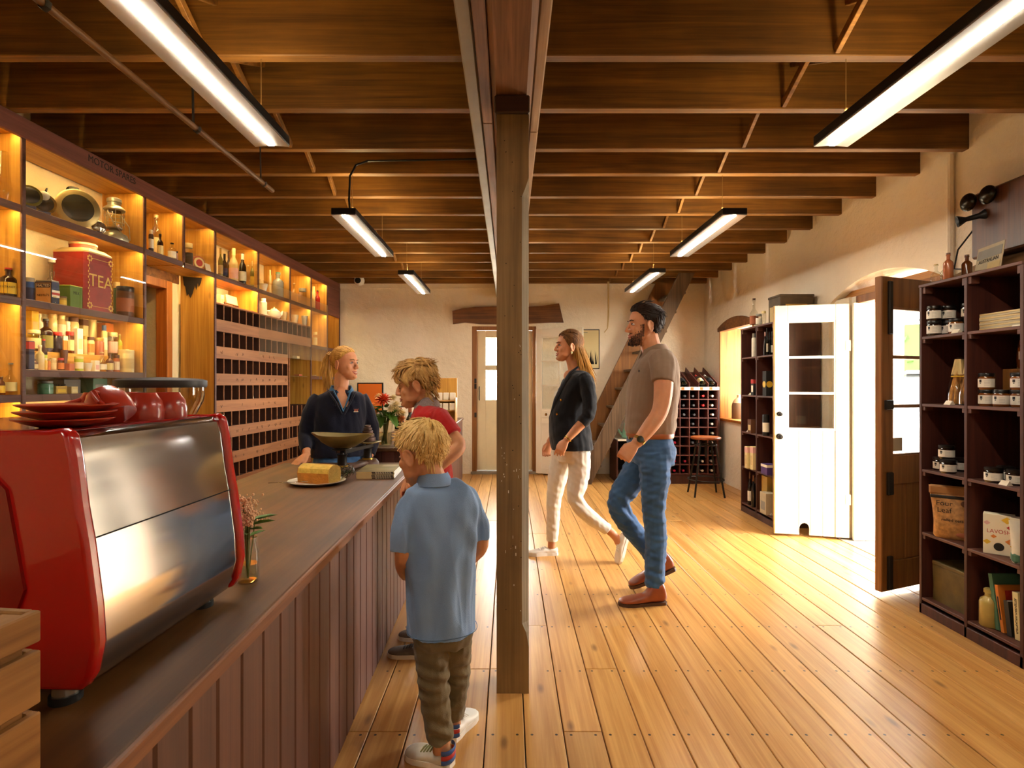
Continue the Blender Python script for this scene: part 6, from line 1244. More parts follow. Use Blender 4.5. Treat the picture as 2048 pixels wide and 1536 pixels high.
# ---------------------------------------------------------------- hair
HC, HR = Vector((0, -.013, .036)), Vector((.081, .099, .09))
def hairline(az, tab):
    az = abs(az)
    for (a0, z0), (a1, z1) in zip(tab, tab[1:]):
        if az <= a1: return z0 + (z1 - z0) * (az - a0) / (a1 - a0)
    return tab[-1][1]
def scalp(mb, M, tab, grow=1.0, n=48, m=30, bulk=None):
    vs = []; fs = []
    for j in range(m + 1):
        t = PI / 2 - PI * j / m
        for i in range(n):
            a = 2 * PI * i / n - PI; d = Vector((math.sin(a) * math.cos(t), math.cos(a) * math.cos(t), math.sin(t)))
            g_ = grow * (1 + (bulk(a, t) if bulk else 0)); p = HC + Vector((d.x * HR.x, d.y * HR.y, d.z * HR.z)) * g_
            h = hairline(a, tab); e = (p.z - h) / .012
            if e < 1: k_ = max(0, min(1, e)); p = HC + (p - HC) * (.86 + (1 - .86) * k_)
            vs.append(M @ p)
    for j in range(m):
        for i in range(n): i2 = (i + 1) % n; fs.append((j * n + i, (j + 1) * n + i, (j + 1) * n + i2, j * n + i2))
    mb.add(vs, fs, True)
def clumps(mb, M, tab, num, flow, length, rad=.005, lift=.05, seed=1, steps=8, grow=1.0, grav=0, keep=None, curl=0, fringe=.012):
    """locks of hair combed over the skull along flow(p, azimuth)"""
    r_ = random.Random(seed); k = 0; tries = 0
    while k < num and tries < num * 12:
        tries += 1
        z = r_.uniform(-.95, 1); a = r_.uniform(-PI, PI); t = math.asin(z); d = Vector((math.sin(a) * math.cos(t), math.cos(a) * math.cos(t), z)); p = HC + Vector((d.x * HR.x, d.y * HR.y, d.z * HR.z)) * grow
        if p.z < hairline(a, tab) + .004 or (keep and not keep(p, a)): continue
        k += 1; L_ = (length(p, a) if callable(length) else length) * r_.uniform(.75, 1.2); st = L_ / steps; pts = [p]; v = Vector((0, 0, 0)); wob = Vector((r_.uniform(-1, 1), r_.uniform(-1, 1), r_.uniform(-1, 1))) * .25; cp = r_.uniform(0, 6.28)
        for i in range(steps):
            f_ = Vector(flow(p, a)) + wob * (.3 + i / steps) + Vector((0, 0, -grav * i / steps))
            if curl: f_ += Vector((math.sin(cp + i * 1.3), math.cos(cp + i * 1.1), 0)) * curl
            f_.normalize(); p = p + f_ * st; q = p - HC; e = math.sqrt((q.x / HR.x) ** 2 + (q.y / HR.y) ** 2 + (q.z / HR.z) ** 2); mn = grow * (1 + lift * (.3 + .7 * math.sin(PI * min(1, (i + 1) / steps * .8))))
            if e < mn or (e > mn and p.z > -.05 and ((not grav and i < steps * .6) or (grav and p.z > -.02))): p = HC + q * (mn / e)
            az = abs(math.atan2(p.x, p.y))
            if not grav and ((1.3 < az < 1.95 and p.z < .012) or (az < 1.35 and p.z < hairline(az, tab) - fringe)): break
            pts.append(p)
        if len(pts) < 3: continue
        nst = len(pts) - 1
        R0 = rad * r_.uniform(.7, 1.3); rd = [R0 * (.8 if i == 0 else 1) * (1 - .85 * (i / nst) ** 2) for i in range(nst + 1)]
        nrm = M.to_3x3() @ d
        mb.tube([M @ q for q in pts], [(x * .55, x) for x in rd], 6, up=nrm)
SHORT = [(0, .072), (.6, .068), (.95, .05), (1.2, .03), (1.4, .015), (1.55, .022), (1.85, .012), (2.0, -.045), (2.3, -.062), (PI, -.075)]
def hairmat(name, c1, c2):
    m = wood(name, c1, c2, axis=2, rough=.65, var=.0, bump=.3, sc=2.2); m.node_tree.nodes['Principled BSDF'].inputs['Specular IOR Level'].default_value = .25; return m
# ---------------------------------------------------------------- shoes
def shoe(parent, heel, toe, W, mt, sole, name='shoe', pitch=0, high=.075, z=0, roll=0, label=None, laces=None, st=.018):
    """heel and toe are ground points; returns the part"""
    heel = Vector(heel); toe = Vector(toe); d = (toe - heel); L_ = d.length; d.normalize(); k = L_ / .28
    up = Vector((0, 0, 1)); r = d.cross(up).normalized(); up = r.cross(d); M = basis(heel, r, d, up)
    prof_ = [(-.006, .022, .03, .075), (.012, .033, .018, high + .012), (.05, .036, .016, high + .018), (.085, .0365, .016, high + .006), (.12, .037, .016, .078), (.16, .042, .016, .064), (.205, .046, .016, .055), (.24, .043, .016, .049), (.268, .032, .018, .042), (.283, .014, .022, .034)]
    rings = []
    for y, hw, z0, z1 in crom(prof_, 3):
        ring = []
        for i in range(18):
            a = 2 * PI * i / 18; ca, sa = math.cos(a), math.sin(a); zz = (z0 + z1) / 2 + (z1 - z0) / 2 * (math.copysign(abs(sa) ** (.45 if sa < 0 else .95), sa)); ring.append(M @ Vector((hw * W / .045 * math.copysign(abs(ca) ** .75, ca), y * k, zz * k * .95)))
        rings.append(ring)
    m = MB(); m.loft(rings); o = m.build(name, mt, parent, world=True)
    out = [(-.008, .02), (.005, .034), (.05, .038), (.1, .037), (.16, .044), (.205, .048), (.245, .044), (.272, .032), (.287, .012)]
    poly = [(w_ * W / .045, y * k) for y, w_ in out] + [(-w_ * W / .045, y * k) for y, w_ in reversed(out)]
    m = MB(); m.prism(poly, 2, 0, st * k, M=M); m.build('sole', sole, o, world=True)
    if laces:
        m = MB()
        for y, z_ in ((.115, .083), (.135, .077), (.155, .07), (.175, .065)): m.tube([M @ Vector((x * W / .045, y * k, (z_ - abs(x) * .35) * k * .98)) for x in (-.022, -.01, 0, .01, .022)], .0028, 5)
        m.build('laces', laces, o, world=True)
    return o
def collar(parent, c, right, fwd, rw, rd, mt, h=.035, drop=.02, front_open=.35, name='collar', tilt=.0):
    """fold-down collar: a band around the neck, open at the front"""
    right = Vector(right).normalized(); fwd = Vector(fwd).normalized(); up = Vector((0, 0, 1)); c = Vector(c); m = MB(); n = 30
    rows = [(.0, 1.0), (h, .9), (h + .004, .97), (h * .5, 1.16), (-drop * .4, 1.3), (-drop * .4 - .002, 1.24), (h * .3, 1.05)]
    vs = []; fs = []; k = len(rows)
    for i in range(n + 1):
        a = PI / 2 + front_open + (2 * PI - 2 * front_open) * i / n; fr = max(0, math.sin(a)); e = min(i, n - i) / n
        for z, s_ in rows:
            pnt = max(0, 1 - e * 9)
            vs.append(c + right * (rw * s_ * math.cos(a)) + fwd * (rd * s_ * math.sin(a)) + up * (z - fr * (tilt + .02) - pnt * (.018 if s_ > 1.1 else .0)))
    for i in range(n):
        for j in range(k): j2 = (j + 1) % k; fs.append((i * k + j, (i + 1) * k + j, (i + 1) * k + j2, i * k + j2))
    fs.append(tuple(range(k))); fs.append(tuple(n * k + j for j in reversed(range(k)))); m.add(vs, fs, True); return m.build(name, mt, parent, world=True, ang=60)
def put(person, name, mesh, mt):
    W = wmat(person).inverted(); mesh.transform(W); mesh.materials.clear()
    for q in (mt if isinstance(mt, list) else [mt]): mesh.materials.append(q)
    return link(name, mesh, person)
def ringband(person, name, c, axis, r, wd, th, mt):
    M = frame(c, axis) @ Rx(PI / 2); m = MB(); m.lathe([(r, -wd / 2), (r + th, -wd / 2), (r + th, wd / 2), (r, wd / 2), (r, -wd / 2)], 22, M=M); return m.build(name, mt, person, world=True)
Zv = Vector((0, 0, 1))
m_skin = skinmat('skin_fair', '#c98a62'); m_skinb = skinmat('skin_boy', '#cd9066'); m_lip = plain('lip_rose', '#a8564a', .4); m_lipb = plain('lip_boy', '#b26a55', .45)
m_denim = cloth('blue_denim', '#2c4560', .8, .22, vs=9); m_denimd = cloth('mid_denim', '#3a5d88', .8, .2, vs=9)
# ================================================================ man in the taupe polo
def V(px, py, Y): return wp(px, py, Y)
man = thing('person', 'man in a taupe polo shirt and blue jeans striding with a gold watch', 'person', (.84, 3.4, 0))
f = Vector((-1, -.04, 0)); r_ = f.cross(Zv); YC, YN, YFA = 3.42, 3.22, 3.62
b = MB(); HM = frame(V(1289, 650, YC), (-1, -.06, 0), s=1.06)
head(b, HM)
limb(b, [V(1313, 722, YC), V(1304, 700, YC), V(1296, 672, YC)], [.068, .062, .06])
torso(b, [(V(1311, 722, YC), .15, .08), (V(1307, 760, YC), .17, .115), (V(1304, 810, YC), .15, .115), (V(1300, 870, YC), .15, .11), (V(1303, 905, YC), .15, .11)], r_, f)
limb(b, [V(1325, 722, YN), V(1327, 775, 3.16), V(1320, 822, 3.13), V(1298, 856, 3.1), V(1272, 888, 3.08)], [.06, .055, .047, .043, .03])
hand(b, V(1270, 889, 3.075), V(1247, 914, 3.06) - V(1270, 889, 3.075), (-.3, -.9, .35), (-.7, .1, -.7), 1.15, 1.08)
limb(b, [V(1306, 722, YFA), V(1306, 775, 3.66), V(1303, 830, 3.67), V(1296, 885, 3.62)], [.06, .052, .045, .03])
hand(b, V(1296, 888, 3.62), (-.2, 0, -1), (0, 1, .1), (-1, 0, 0), .9, 1.05)
limb(b, [V(1306, 905, 3.33), V(1307, 1010, 3.32), V(1307, 1170, 3.33)], [.055, .038, .034]); limb(b, [V(1297, 905, 3.5), V(1236, 1008, 3.5), V(1316, 1130, 3.54)], [.06, .04, .034])
def beardzone(a, z):
    a = abs(a)
    j = .006 * math.sin(37 * a + 90 * z)
    if a < .42: return (z < -.084 + j) or (-.058 < z < -.049 and a < .4)
    if a < .8: return z < -.068 + j
    if a < 1.3: return z < -.062 + j + (a - .8) * .05
    if a < 1.5: return -.07 < z < .0
    return False
from mathutils.bvhtree import BVHTree
bmesh_ = fuse(b, .0042, 5); mbvh = BVHTree.FromPolygons([v.co.copy() for v in bmesh_.vertices], [tuple(q.vertices) for q in bmesh_.polygons])
HI = HM.inverted(); bidx = []
for q in bmesh_.polygons:
    c = HI @ q.center
    if -.125 < c.z < .02 and c.y > -.01 and c.length < .16 and beardzone(math.atan2(c.x, c.y - .015), c.z): bidx.append(q.index)
o = put(man, 'body', bmesh_, [m_skin, plain('stubble', '#7a4e36', .75, var=.2, vs=200)])
for q in bidx: o.data.polygons[q].material_index = 1
face_parts(man, HM, 'brown', ('brow_dark', '#20140c'), m_lip)
s_ = MB()
torso(s_, [(V(1310, 697, YC), .075, .062), (V(1313, 707, YC), .13, .085), (V(1312, 722, YC), .195, .112), (V(1308, 752, YC), .212, .142), (V(1304, 795, YC), .2, .15), (V(1301, 835, YC), .185, .15), (V(1299, 858, YC), .182, .15), (V(1299, 866, YC), .172, .14)], r_, f)
limb(s_, [V(1322, 716, YN + .03), V(1326, 735, YN - .02), V(1325, 765, 3.165)], [.078, .076, .067], cap_r=.05); limb(s_, [V(1306, 716, YFA - .03), V(1306, 735, YFA), V(1306, 765, 3.65)], [.078, .074, .065], cap_r=.05)
m_taupe = cloth('taupe_pique', '#8c7460', .85, .06, 500)
put(man, 'polo_shirt', fuse(s_, .0055, 5, folds(3, .0018, 7, 12, spots=[(V(1335, 835, 3.4), .1, .006, 70, (.3, .2, 1)), (V(1285, 850, 3.3), .09, .005, 60, (.4, 0, 1)), (V(1340, 760, 3.3), .07, .005, 70, (.7, .3, .6))])), m_taupe)
collar(man, V(1308, 702, YC), r_, f, .072, .075, cloth('taupe_collar', '#88705c', .85), .036, .03, .3, tilt=.012)
m = MB(); m.sph(V(1278, 742, 3.28), (.004, .004, .008), 6, 5); m.build('chest_emblem', plain('emblem_navy', '#20202c', .8), man, world=True)
p_ = MB()
torso(p_, [(V(1298, 866, YC), .165, .128), (V(1299, 880, YC), .172, .132), (V(1303, 903, YC), .178, .14), (V(1303, 925, YC), .165, .125)], r_, f)
limb(p_, [V(1307, 905, 3.33), V(1310, 950, 3.32), V(1307, 1015, 3.32), V(1312, 1075, 3.33), V(1310, 1130, 3.33), V(1309, 1172, 3.33)], [.1, .094, .073, .068, .064, .062], cap_r=.05)
limb(p_, [V(1295, 908, 3.5), V(1263, 960, 3.5), V(1236, 1008, 3.5), V(1262, 1055, 3.52), V(1298, 1100, 3.54), V(1314, 1128, 3.54)], [.1, .09, .073, .068, .062, .06], cap_r=.05)
put(man, 'jeans', fuse(p_, .0055, 4, folds(5, .003, 16, 14, spots=[(V(1255, 1015, 3.45), .09, .007, 80, (.6, 0, .8)), (V(1310, 1012, 3.28), .09, .004, 75, (.3, 0, 1)), (V(1309, 1160, 3.28), .07, .006, 90, (.2, 0, 1)), (V(1330, 930, 3.35), .09, .005, 60, (.5, 0, .8))])), m_denimd)
m = MB(); rr_ = []
for i in range(33):
    a = 2 * PI * i / 32; c = V(1299, 868, YC); rr_.append(c + r_ * (.171 * math.copysign(abs(math.cos(a)) ** .83, math.cos(a))) + f * (.135 * math.copysign(abs(math.sin(a)) ** .83, math.sin(a))))
m.tube(rr_, [(.017, .004)] * 33, 6, up=(0, 0, 1)); bl = m.build('belt', plain('tan_leather', '#8a4a20', .4), man, world=True); MB().cbox(-.02, .02, -.004, .004, -.018, .018, .003, M=frame(V(1258, 872, 3.4), (0, 1, 0)) @ Rz(PI / 2)).build('belt_buckle', pc('gold', .3, .8), bl, world=True)
st_ = plain('seam_thread', '#b59a5e', .8); m = MB()
m.tube([V(1331, 893, 3.27), V(1345, 894, 3.36)], .0016, 4); m.tube([V(1331, 893, 3.27), V(1332, 930, 3.262)], .0016, 4); m.tube([V(1332, 930, 3.262), V(1341, 938, 3.31)], .0016, 4); m.build('pocket_seam', st_, man, world=True)
m_tan = plain('tan_boot_leather', '#8e4322', .35, var=.12, vs=20); m_tsole = plain('brown_sole', '#4a2c1a', .6)
o = shoe(man, (V(1330, 1207, 3.3).x, 3.31, 0), (V(1238, 1207, 3.3).x, 3.28, 0), .046, m_tan, m_tsole, 'ankle_boot', high=.12)
o = shoe(man, V(1348, 1128, 3.56) + Vector((0, 0, -.035)), V(1262, 1170, 3.52) + Vector((0, 0, -.02)), .045, m_tan, m_tsole, 'ankle_boot', high=.11)
wc = V(1279, 880, 3.085); wax = (V(1272, 888, 3.08) - V(1298, 856, 3.1)); wt = ringband(man, 'wristwatch', wc, wax, .031, .018, .004, pc('gold', .25, .9)); m = MB(); m.lathe([(.019, 0), (.019, .009), (.0001, .01)], 18, M=frame(wc + Vector((-.1, -.95, .2)).normalized() * .032, (-.1, -.95, .2)) @ Rx(-PI / 2)); m.build('watch_face', plain('watch_dial', '#2a2a1c', .2), wt, world=True)
h_ = MB(); scalp(h_, HM, SHORT, 1.015); clumps(h_, HM, SHORT, 330, lambda p, a: (p.x * 1.5, -1.0 if p.z > .05 else -.25, .12 if p.y > .05 and p.z > .07 else -.35 if p.z > .05 else -1), .05, .0055, .06, 2, 6, 1.01)
clumps(h_, HM, [(0, .075), (.7, .07), (.8, 1), (4, 1)], 60, lambda p, a: (p.x, -1, .55), .05, .007, .16, 4, 6, 1.02)
h_.build('hair', hairmat('hair_dark_brown', '#150d07', '#2e1c10'), man, world=True)
bd = MB(); rr = random.Random(3)
for k in range(1700):
    a = rr.uniform(-1.5, 1.5); z = rr.uniform(-.122, .0)
    if not beardzone(a, z): continue
    hit = mbvh.ray_cast(HM @ Vector((.12 * math.sin(a), .015 + .16 * math.cos(a), z)), HM.to_3x3() @ Vector((-math.sin(a), -math.cos(a), 0)))
    if hit[0] is None: continue
    n_ = hit[1]; d0 = (HM.to_3x3() @ Vector((0, .15, -1))).normalized(); p0 = hit[0]
    bd.tube([p0 - n_ * .001, p0 + d0 * .004 + n_ * .0014, p0 + d0 * .008 + n_ * .0012], [.0009, .001, .0003], 4)
o = bd.build('beard', plain('beard_brown', '#24150b', .8), man, world=True)
# ================================================================ woman in the navy blazer
wo = thing('person', 'woman in a navy blazer and white trousers walking with long brown-blonde hair', 'person', (.45, 4.2, 0))
YC, YN, YFA = 4.2, 4.04, 4.36; f = Vector((-1, -.1, 0)).normalized(); r_ = f.cross(Zv)
b = MB(); HM = frame(V(1137, 692, YC), (-1, -.16, .04), s=.98); head(b, HM, woman=True)
limb(b, [V(1152, 752, YC), V(1148, 735, YC), V(1143, 712, YC)], [.06, .05, .049])
torso(b, [(V(1150, 758, YC), .09, .05), (V(1145, 780, YC), .13, .1), (V(1141, 815, YC), .12, .1), (V(1142, 870, YC), .14, .1), (V(1144, 905, YC), .15, .11)], r_, f)
limb(b, [V(1170, 762, YN), V(1177, 800, 4.0), V(1175, 832, 3.98), V(1153, 858, 3.97), V(1133, 880, 3.96)], [.048, .043, .037, .034, .024])
hand(b, V(1132, 881, 3.96), V(1116, 908, 3.94) - V(1132, 881, 3.96), (-.35, -.9, .2), (-.8, .3, -.4), .55, .92, curls=[.35, .5, .6, .7])
limb(b, [V(1152, 762, YFA), V(1138, 810, 4.4), V(1122, 850, 4.41), V(1098, 884, 4.4)], [.048, .042, .037, .024]); hand(b, V(1098, 886, 4.4), (-.3, 0, -1), (-.2, 1, 0), (-1, 0, .2), .6, .9)
limb(b, [V(1158, 905, 4.12), V(1153, 998, 4.08), V(1224, 1066, 4.08), V(1238, 1086, 4.08)], [.05, .036, .031, .03]); limb(b, [V(1128, 905, 4.26), V(1108, 1000, 4.26), V(1104, 1095, 4.26)], [.05, .036, .033])
put(wo, 'body', fuse(b, .0042, 5), m_skin); face_parts(wo, HM, 'brown', ('brow_brown', '#3a2414'), m_lip, teeth=True)
j_ = MB()
torso(j_, [(V(1156, 741, YC), .07, .052), (V(1156, 747, YC), .13, .075), (V(1154, 757, YC), .178, .098), (V(1149, 780, YC), .178, .122), (V(1141, 812, YC), .155, .135), (V(1138, 838, YC), .152, .152), (V(1140, 870, YC), .175, .16), (V(1144, 898, YC), .188, .16)], r_, f)
limb(j_, [V(1166, 755, YN + .04), V(1174, 772, YN - .01), V(1179, 805, 4.0), V(1177, 830, 3.98), V(1163, 848, 3.97)], [.062, .06, .054, .05, .046], cap_r=.05)
limb(j_, [V(1152, 757, YFA - .03), V(1142, 790, 4.39), V(1128, 835, 4.41), V(1116, 858, 4.41)], [.06, .056, .05, .045], cap_r=.05)
m_navy = cloth('navy_wool', '#0f1016', .8, .1, 400)
put(wo, 'blazer', fuse(j_, .0055, 5, folds(9, .0025, 8, 16, spots=[(V(1172, 828, 3.95), .06, .005, 90, (.6, 0, .7)), (V(1150, 838, 4.1), .09, .003, 60, (.2, 0, 1))])), m_navy)
nv = V(1117, 742, YC)
def vpatch(person, name, pts, mt, th=.006):
    m = MB(); n_ = len(pts); P_ = [Vector(p) for p in pts]; nn = (P_[1] - P_[0]).cross(P_[2] - P_[0]).normalized() * th; m.add(P_ + [p + nn for p in P_], [tuple(range(n_)), tuple(range(2 * n_ - 1, n_ - 1, -1))] + [(i, n_ + i, n_ + (i + 1) % n_, (i + 1) % n_) for i in range(n_)]); return m.build(name, mt, person, world=True)
# neckline: skin V, white top, lapels (front of chest faces -x)
E = MB(); E.sph((0, 0, 0), 1, 18, 12, basis(V(1147, 757, YC), r_, f, Vector((-.3, 0, 1))) @ Matrix.Diagonal((.048, .075, .07, 1))); E.build('neckline_skin', m_skin, wo, world=True)
E = MB(); E.sph((0, 0, 0), 1, 18, 12, basis(V(1137, 792, YC), r_, f, Vector((-.2, 0, 1))) @ Matrix.Diagonal((.07, .112, .06, 1))); E.build('white_top', cloth('white_cotton', '#e0d6c6', .8), wo, world=True)
for s_2, yy in ((-1, YN + .065), (1, YFA - .065)):
    m = MB(); m.tube([V(1156, 734, YC - (-s_2) * .062 * 1), V(1141, 745, YC + s_2 * .082), V(1125, 770, YC + s_2 * .085), V(1110, 800, YC + s_2 * .06), V(1101, 830, YC + s_2 * .015)], [(.01, .008), (.026, .008), (.03, .008), (.02, .008), (.006, .006)], 8, up=(0, 1, .3)); m.build('lapel', m_navy, wo, world=True)
for px, py, yy in ((1122, 800, 4.075), (1114, 828, 4.075), (1092, 829, 4.16)): MB().sph(V(px, py, yy), (.009, .009, .011), 10, 8).build('blazer_button', pc('gold', .25, .9), wo, world=True)
p_ = MB(); torso(p_, [(V(1143, 880, YC), .15, .12), (V(1146, 905, YC), .17, .13), (V(1146, 922, YC), .155, .115)], r_, f)
limb(p_, [V(1158, 905, 4.12), V(1158, 950, 4.1), V(1152, 1000, 4.08), V(1183, 1036, 4.08), V(1216, 1060, 4.08)], [.092, .082, .062, .055, .044], cap_r=.05)
limb(p_, [V(1128, 905, 4.27), V(1116, 950, 4.26), V(1108, 1000, 4.26), V(1106, 1045, 4.26), V(1104, 1082, 4.26)], [.092, .08, .06, .052, .046], cap_r=.05)
put(wo, 'trousers', fuse(p_, .0055, 5, folds(12, .0022, 18, 12, spots=[(V(1158, 1000, 4.03), .07, .005, 90, (.5, 0, .8))])), cloth('white_denim', '#ded2bf', .8, .04))
m_wshoe = plain('white_canvas', '#e6dccb', .7, var=.05, vs=20); m_wsole = plain('white_rubber', '#e8e2d6', .5)
shoe(wo, (V(1114, 1110, 4.26).x, 4.26, 0), (V(1056, 1110, 4.26).x, 4.24, 0), .043, m_wshoe, m_wsole, 'sneaker', laces=m_wsole, high=.06, st=.028)
shoe(wo, V(1256, 1070, 4.08), V(1238, 1128, 4.06), .043, m_wshoe, m_wsole, 'sneaker', laces=m_wsole, high=.06, st=.028)
ringband(wo, 'bracelet', V(1136, 878, 3.96), V(1133, 880, 3.96) - V(1153, 858, 3.97), .026, .008, .003, pc('gold', .25, .9))
ea = HM @ Vector((-.085, -.002, -.055)); MB().sph(ea, (.007, .007, .014), 10, 8).build('earring', pc('straw', .3, .5), wo, world=True)
h_ = MB(); LONG = [(0, .078), (.5, .07), (.85, .05), (1.15, .025), (1.4, .0), (1.6, -.05), (2.0, -.07), (PI, -.08)]
scalp(h_, HM, LONG, 1.02)
clumps(h_, HM, LONG, 330, lambda p, a: ((.35 if p.x > 0 else -.35) if p.z > .05 else p.x * -2.5, -1.0 if p.z > -.02 else -.42, .1 if p.z > .1 else -1.1 if p.z < .06 else -.5), lambda p, a: .27 + .05 * (p.z > .06), .0085, .06, 6, 12, 1.02, grav=.25)
clumps(h_, HM, LONG, 190, lambda p, a: (p.x * -2.0, -.5 if p.z > -.02 else -.42, -1.1), .27, .0085, .09, 16, 12, 1.02, grav=.2, keep=lambda p, a: p.z < .06 and abs(a) > 1.75)
mo = hairmat('hair_brown_to_blonde', '#3e2410', '#80562a'); nt = mo.node_tree; hs_ = [q for q in nt.nodes if q.type == 'HUE_SAT'][0]; bs_ = nt.nodes['Principled BSDF']
tc_ = N(nt, 'ShaderNodeTexCoord'); sp_ = N(nt, 'ShaderNodeSeparateXYZ'); nt.links.new(tc_.outputs['Object'], sp_.inputs[0]); mr_ = N(nt, 'ShaderNodeMapRange'); mr_.inputs[1].default_value = 1.63; mr_.inputs[2].default_value = 1.46; mr_.inputs[4].default_value = .85; nt.links.new(sp_.outputs[2], mr_.inputs[0])
mx_ = N(nt, 'ShaderNodeMix', data_type='RGBA'); nt.links.new(mr_.outputs[0], mx_.inputs[0]); nt.links.new(hs_.outputs[0], mx_.inputs[6]); mx_.inputs[7].default_value = (*hexc('#c8923e'), 1); nt.links.new(mx_.outputs[2], bs_.inputs['Base Color'])
h_.build('hair', mo, wo, world=True)
# ================================================================ shop assistant
sa = thing('person', 'shop assistant in a navy fleece with blonde ponytail leaning a hand on the counter', 'person', (-1.2, 3.88, 0))
YC = 3.9; f = Vector((.42, -.9, 0)).normalized(); r_ = f.cross(Zv)
b = MB(); HM = frame(V(690, 727, YC), (.94, -.34, .03), roll=-.02, s=.98); head(b, HM, woman=True)
limb(b, [V(681, 790, YC), V(682, 775, YC), V(684, 750, YC)], [.062, .051, .05])
torso(b, [(V(681, 792, YC), .14, .06), (V(679, 825, YC), .15, .1), (V(677, 865, YC), .13, .095), (V(677, 920, YC), .15, .1), (V(677, 950, YC), .155, .11)], r_, f)
limb(b, [V(636, 802, 3.84), V(620, 840, 3.82), V(612, 868, 3.8), V(612, 890, 3.75), V(613, 908, 3.70)], [.048, .043, .038, .033, .024])
hw_ = V(613, 909, 3.695); hand(b, hw_, Vector((-.4, -.55, -.42)), (-.2, -.35, .9), (.9, -.5, 0), .18, .95, .2, curls=[.1, .1, .12, .15])
limb(b, [V(724, 802, 3.98), V(738, 840, 4.0), V(744, 868, 4.0), V(742, 895, 3.95), V(738, 918, 3.9)], [.048, .043, .038, .033, .024]); hand(b, V(738, 919, 3.9), (-.2, -.5, -.8), (.9, -.2, 0), (0, -1, 0), .5, .92)
for s_2 in (-1, 1): limb(b, [V(677, 940, YC) + r_ * .085 * s_2, Vector((V(677, 940, YC) + r_ * .085 * s_2).to_tuple()[:2] + (.45,)), Vector((V(677, 940, YC) + r_ * .085 * s_2).to_tuple()[:2] + (.06,))], [.07, .05, .035])
put(sa, 'body', fuse(b, .0042, 5), m_skin); face_parts(sa, HM, 'blue', ('brow_sand', '#7a5630'), m_lip, teeth=True)
s_ = MB(); torso(s_, [(V(682, 780, YC), .075, .065), (V(681, 786, YC), .135, .085), (V(680, 797, YC), .178, .105), (V(679, 825, YC), .185, .13), (V(677, 860, YC), .18, .13), (V(677, 895, YC), .188, .138), (V(677, 912, YC), .19, .135)], r_, f)
limb(s_, [V(642, 797, 3.86), V(628, 815, 3.83), V(617, 845, 3.82), V(611, 870, 3.8), V(612, 890, 3.75), V(613, 901, 3.72)], [.066, .062, .058, .052, .047, .04], cap_r=.05)
limb(s_, [V(718, 797, 3.97), V(731, 815, 3.99), V(741, 845, 4.0), V(746, 870, 4.0), V(743, 895, 3.95), V(740, 910, 3.92)], [.066, .06, .055, .05, .045, .04], cap_r=.05)
m_fleece = cloth('navy_fleece', '#0f1122', .9, .12, 300)
put(sa, 'fleece', fuse(s_, .0055, 5, folds(15, .004, 8, 16, spots=[(V(614, 862, 3.78), .07, .006, 70, (.3, 0, 1)), (V(690, 880, 3.8), .09, .004, 50, (.6, 0, 1))])), m_fleece)
m_bsh = cloth('blue_shirt', '#3a6a90', .8)
collar(sa, V(683, 783, YC - .01), r_, f, .07, .078, m_bsh, .04, .045, .42, 'shirt_collar', .03); collar(sa, V(682, 789, YC - .01), r_, f, .088, .098, m_fleece, .03, .035, .5, 'fleece_collar', .03)
fz = lambda x, z, d=.0: V(681, 800, YC) + r_ * x + f * (.122 + d) + Zv * z
m = MB(); m.sph((0, 0, 0), 1, 14, 10, basis(fz(0, .02, -.045), r_, f, Zv + f * -.45) @ Matrix.Diagonal((.05, .03, .085, 1))); m.build('neckline_skin', m_skin, sa, world=True)
for s_2 in (-1, 1): m = MB(); m.tube([fz(s_2 * .055, .06, -.045), fz(s_2 * .03, .0, .0), fz(0, -.075, .012)], [(.014, .006), (.012, .006), (.004, .004)], 8, up=f); m.build('shirt_placket', m_bsh, sa, world=True); m = MB(); m.tube([fz(s_2 * .085, .05, -.04), fz(s_2 * .052, -.005, .008), fz(s_2 * .008, -.095, .016)], [(.016, .007), (.018, .007), (.005, .004)], 8, up=f); m.build('fleece_placket', m_fleece, sa, world=True)
em_ = MB(); c0 = fz(-.085, -.07, .014)
text('W', .03, plain('logo_orange', '#d06a3a', .7), sa, wmat(sa).inverted() @ basis(c0, -r_, Zv, f), ext=.002, name='fleece_logo'); text('WOOLSHED', .0085, m_card, sa, wmat(sa).inverted() @ basis(fz(-.115, -.078, .012), -r_, Zv, f), ext=.002, name='fleece_logo') if False else None
MB().box(-.03, .0, -.0035, .0035, 0, .003, M=basis(fz(-.1, -.078, .01), -r_, Zv, f)).build('logo_bar', m_card, sa, world=True)
p_ = MB(); torso(p_, [(V(677, 905, YC), .165, .115), (V(677, 930, YC), .175, .125), (V(677, 960, YC), .17, .12)], r_, f)
for s_2 in (-1, 1):
    hp = V(677, 945, YC) + r_ * .088 * s_2; limb(p_, [hp, Vector((hp.x, hp.y, .5)), Vector((hp.x, hp.y, .08))], [.095, .068, .055], cap_r=.05); shoe(sa, (hp.x - f.x * .09, hp.y - f.y * .09, 0), (hp.x + f.x * .15, hp.y + f.y * .15, 0), .043, plain('black_shoe', '#141210', .5), m_rubber, 'shoe')
put(sa, 'jeans', fuse(p_, .006, 4, folds(17, .003, 14, 12)), m_denimd)
TIED = [(0, .076), (.5, .07), (.9, .052), (1.15, .035), (1.4, .022), (1.6, .024), (1.85, .012), (2.0, -.035), (2.3, -.055), (PI, -.06)]
h_ = MB(); scalp(h_, HM, TIED, 1.005); TP = Vector((0, -.105, .058))
clumps(h_, HM, TIED, 300, lambda p, a: tuple((TP - p).normalized()), lambda p, a: max(.03, (TP - p).length * .9), .0048, .035, 8, 7, 1.0)
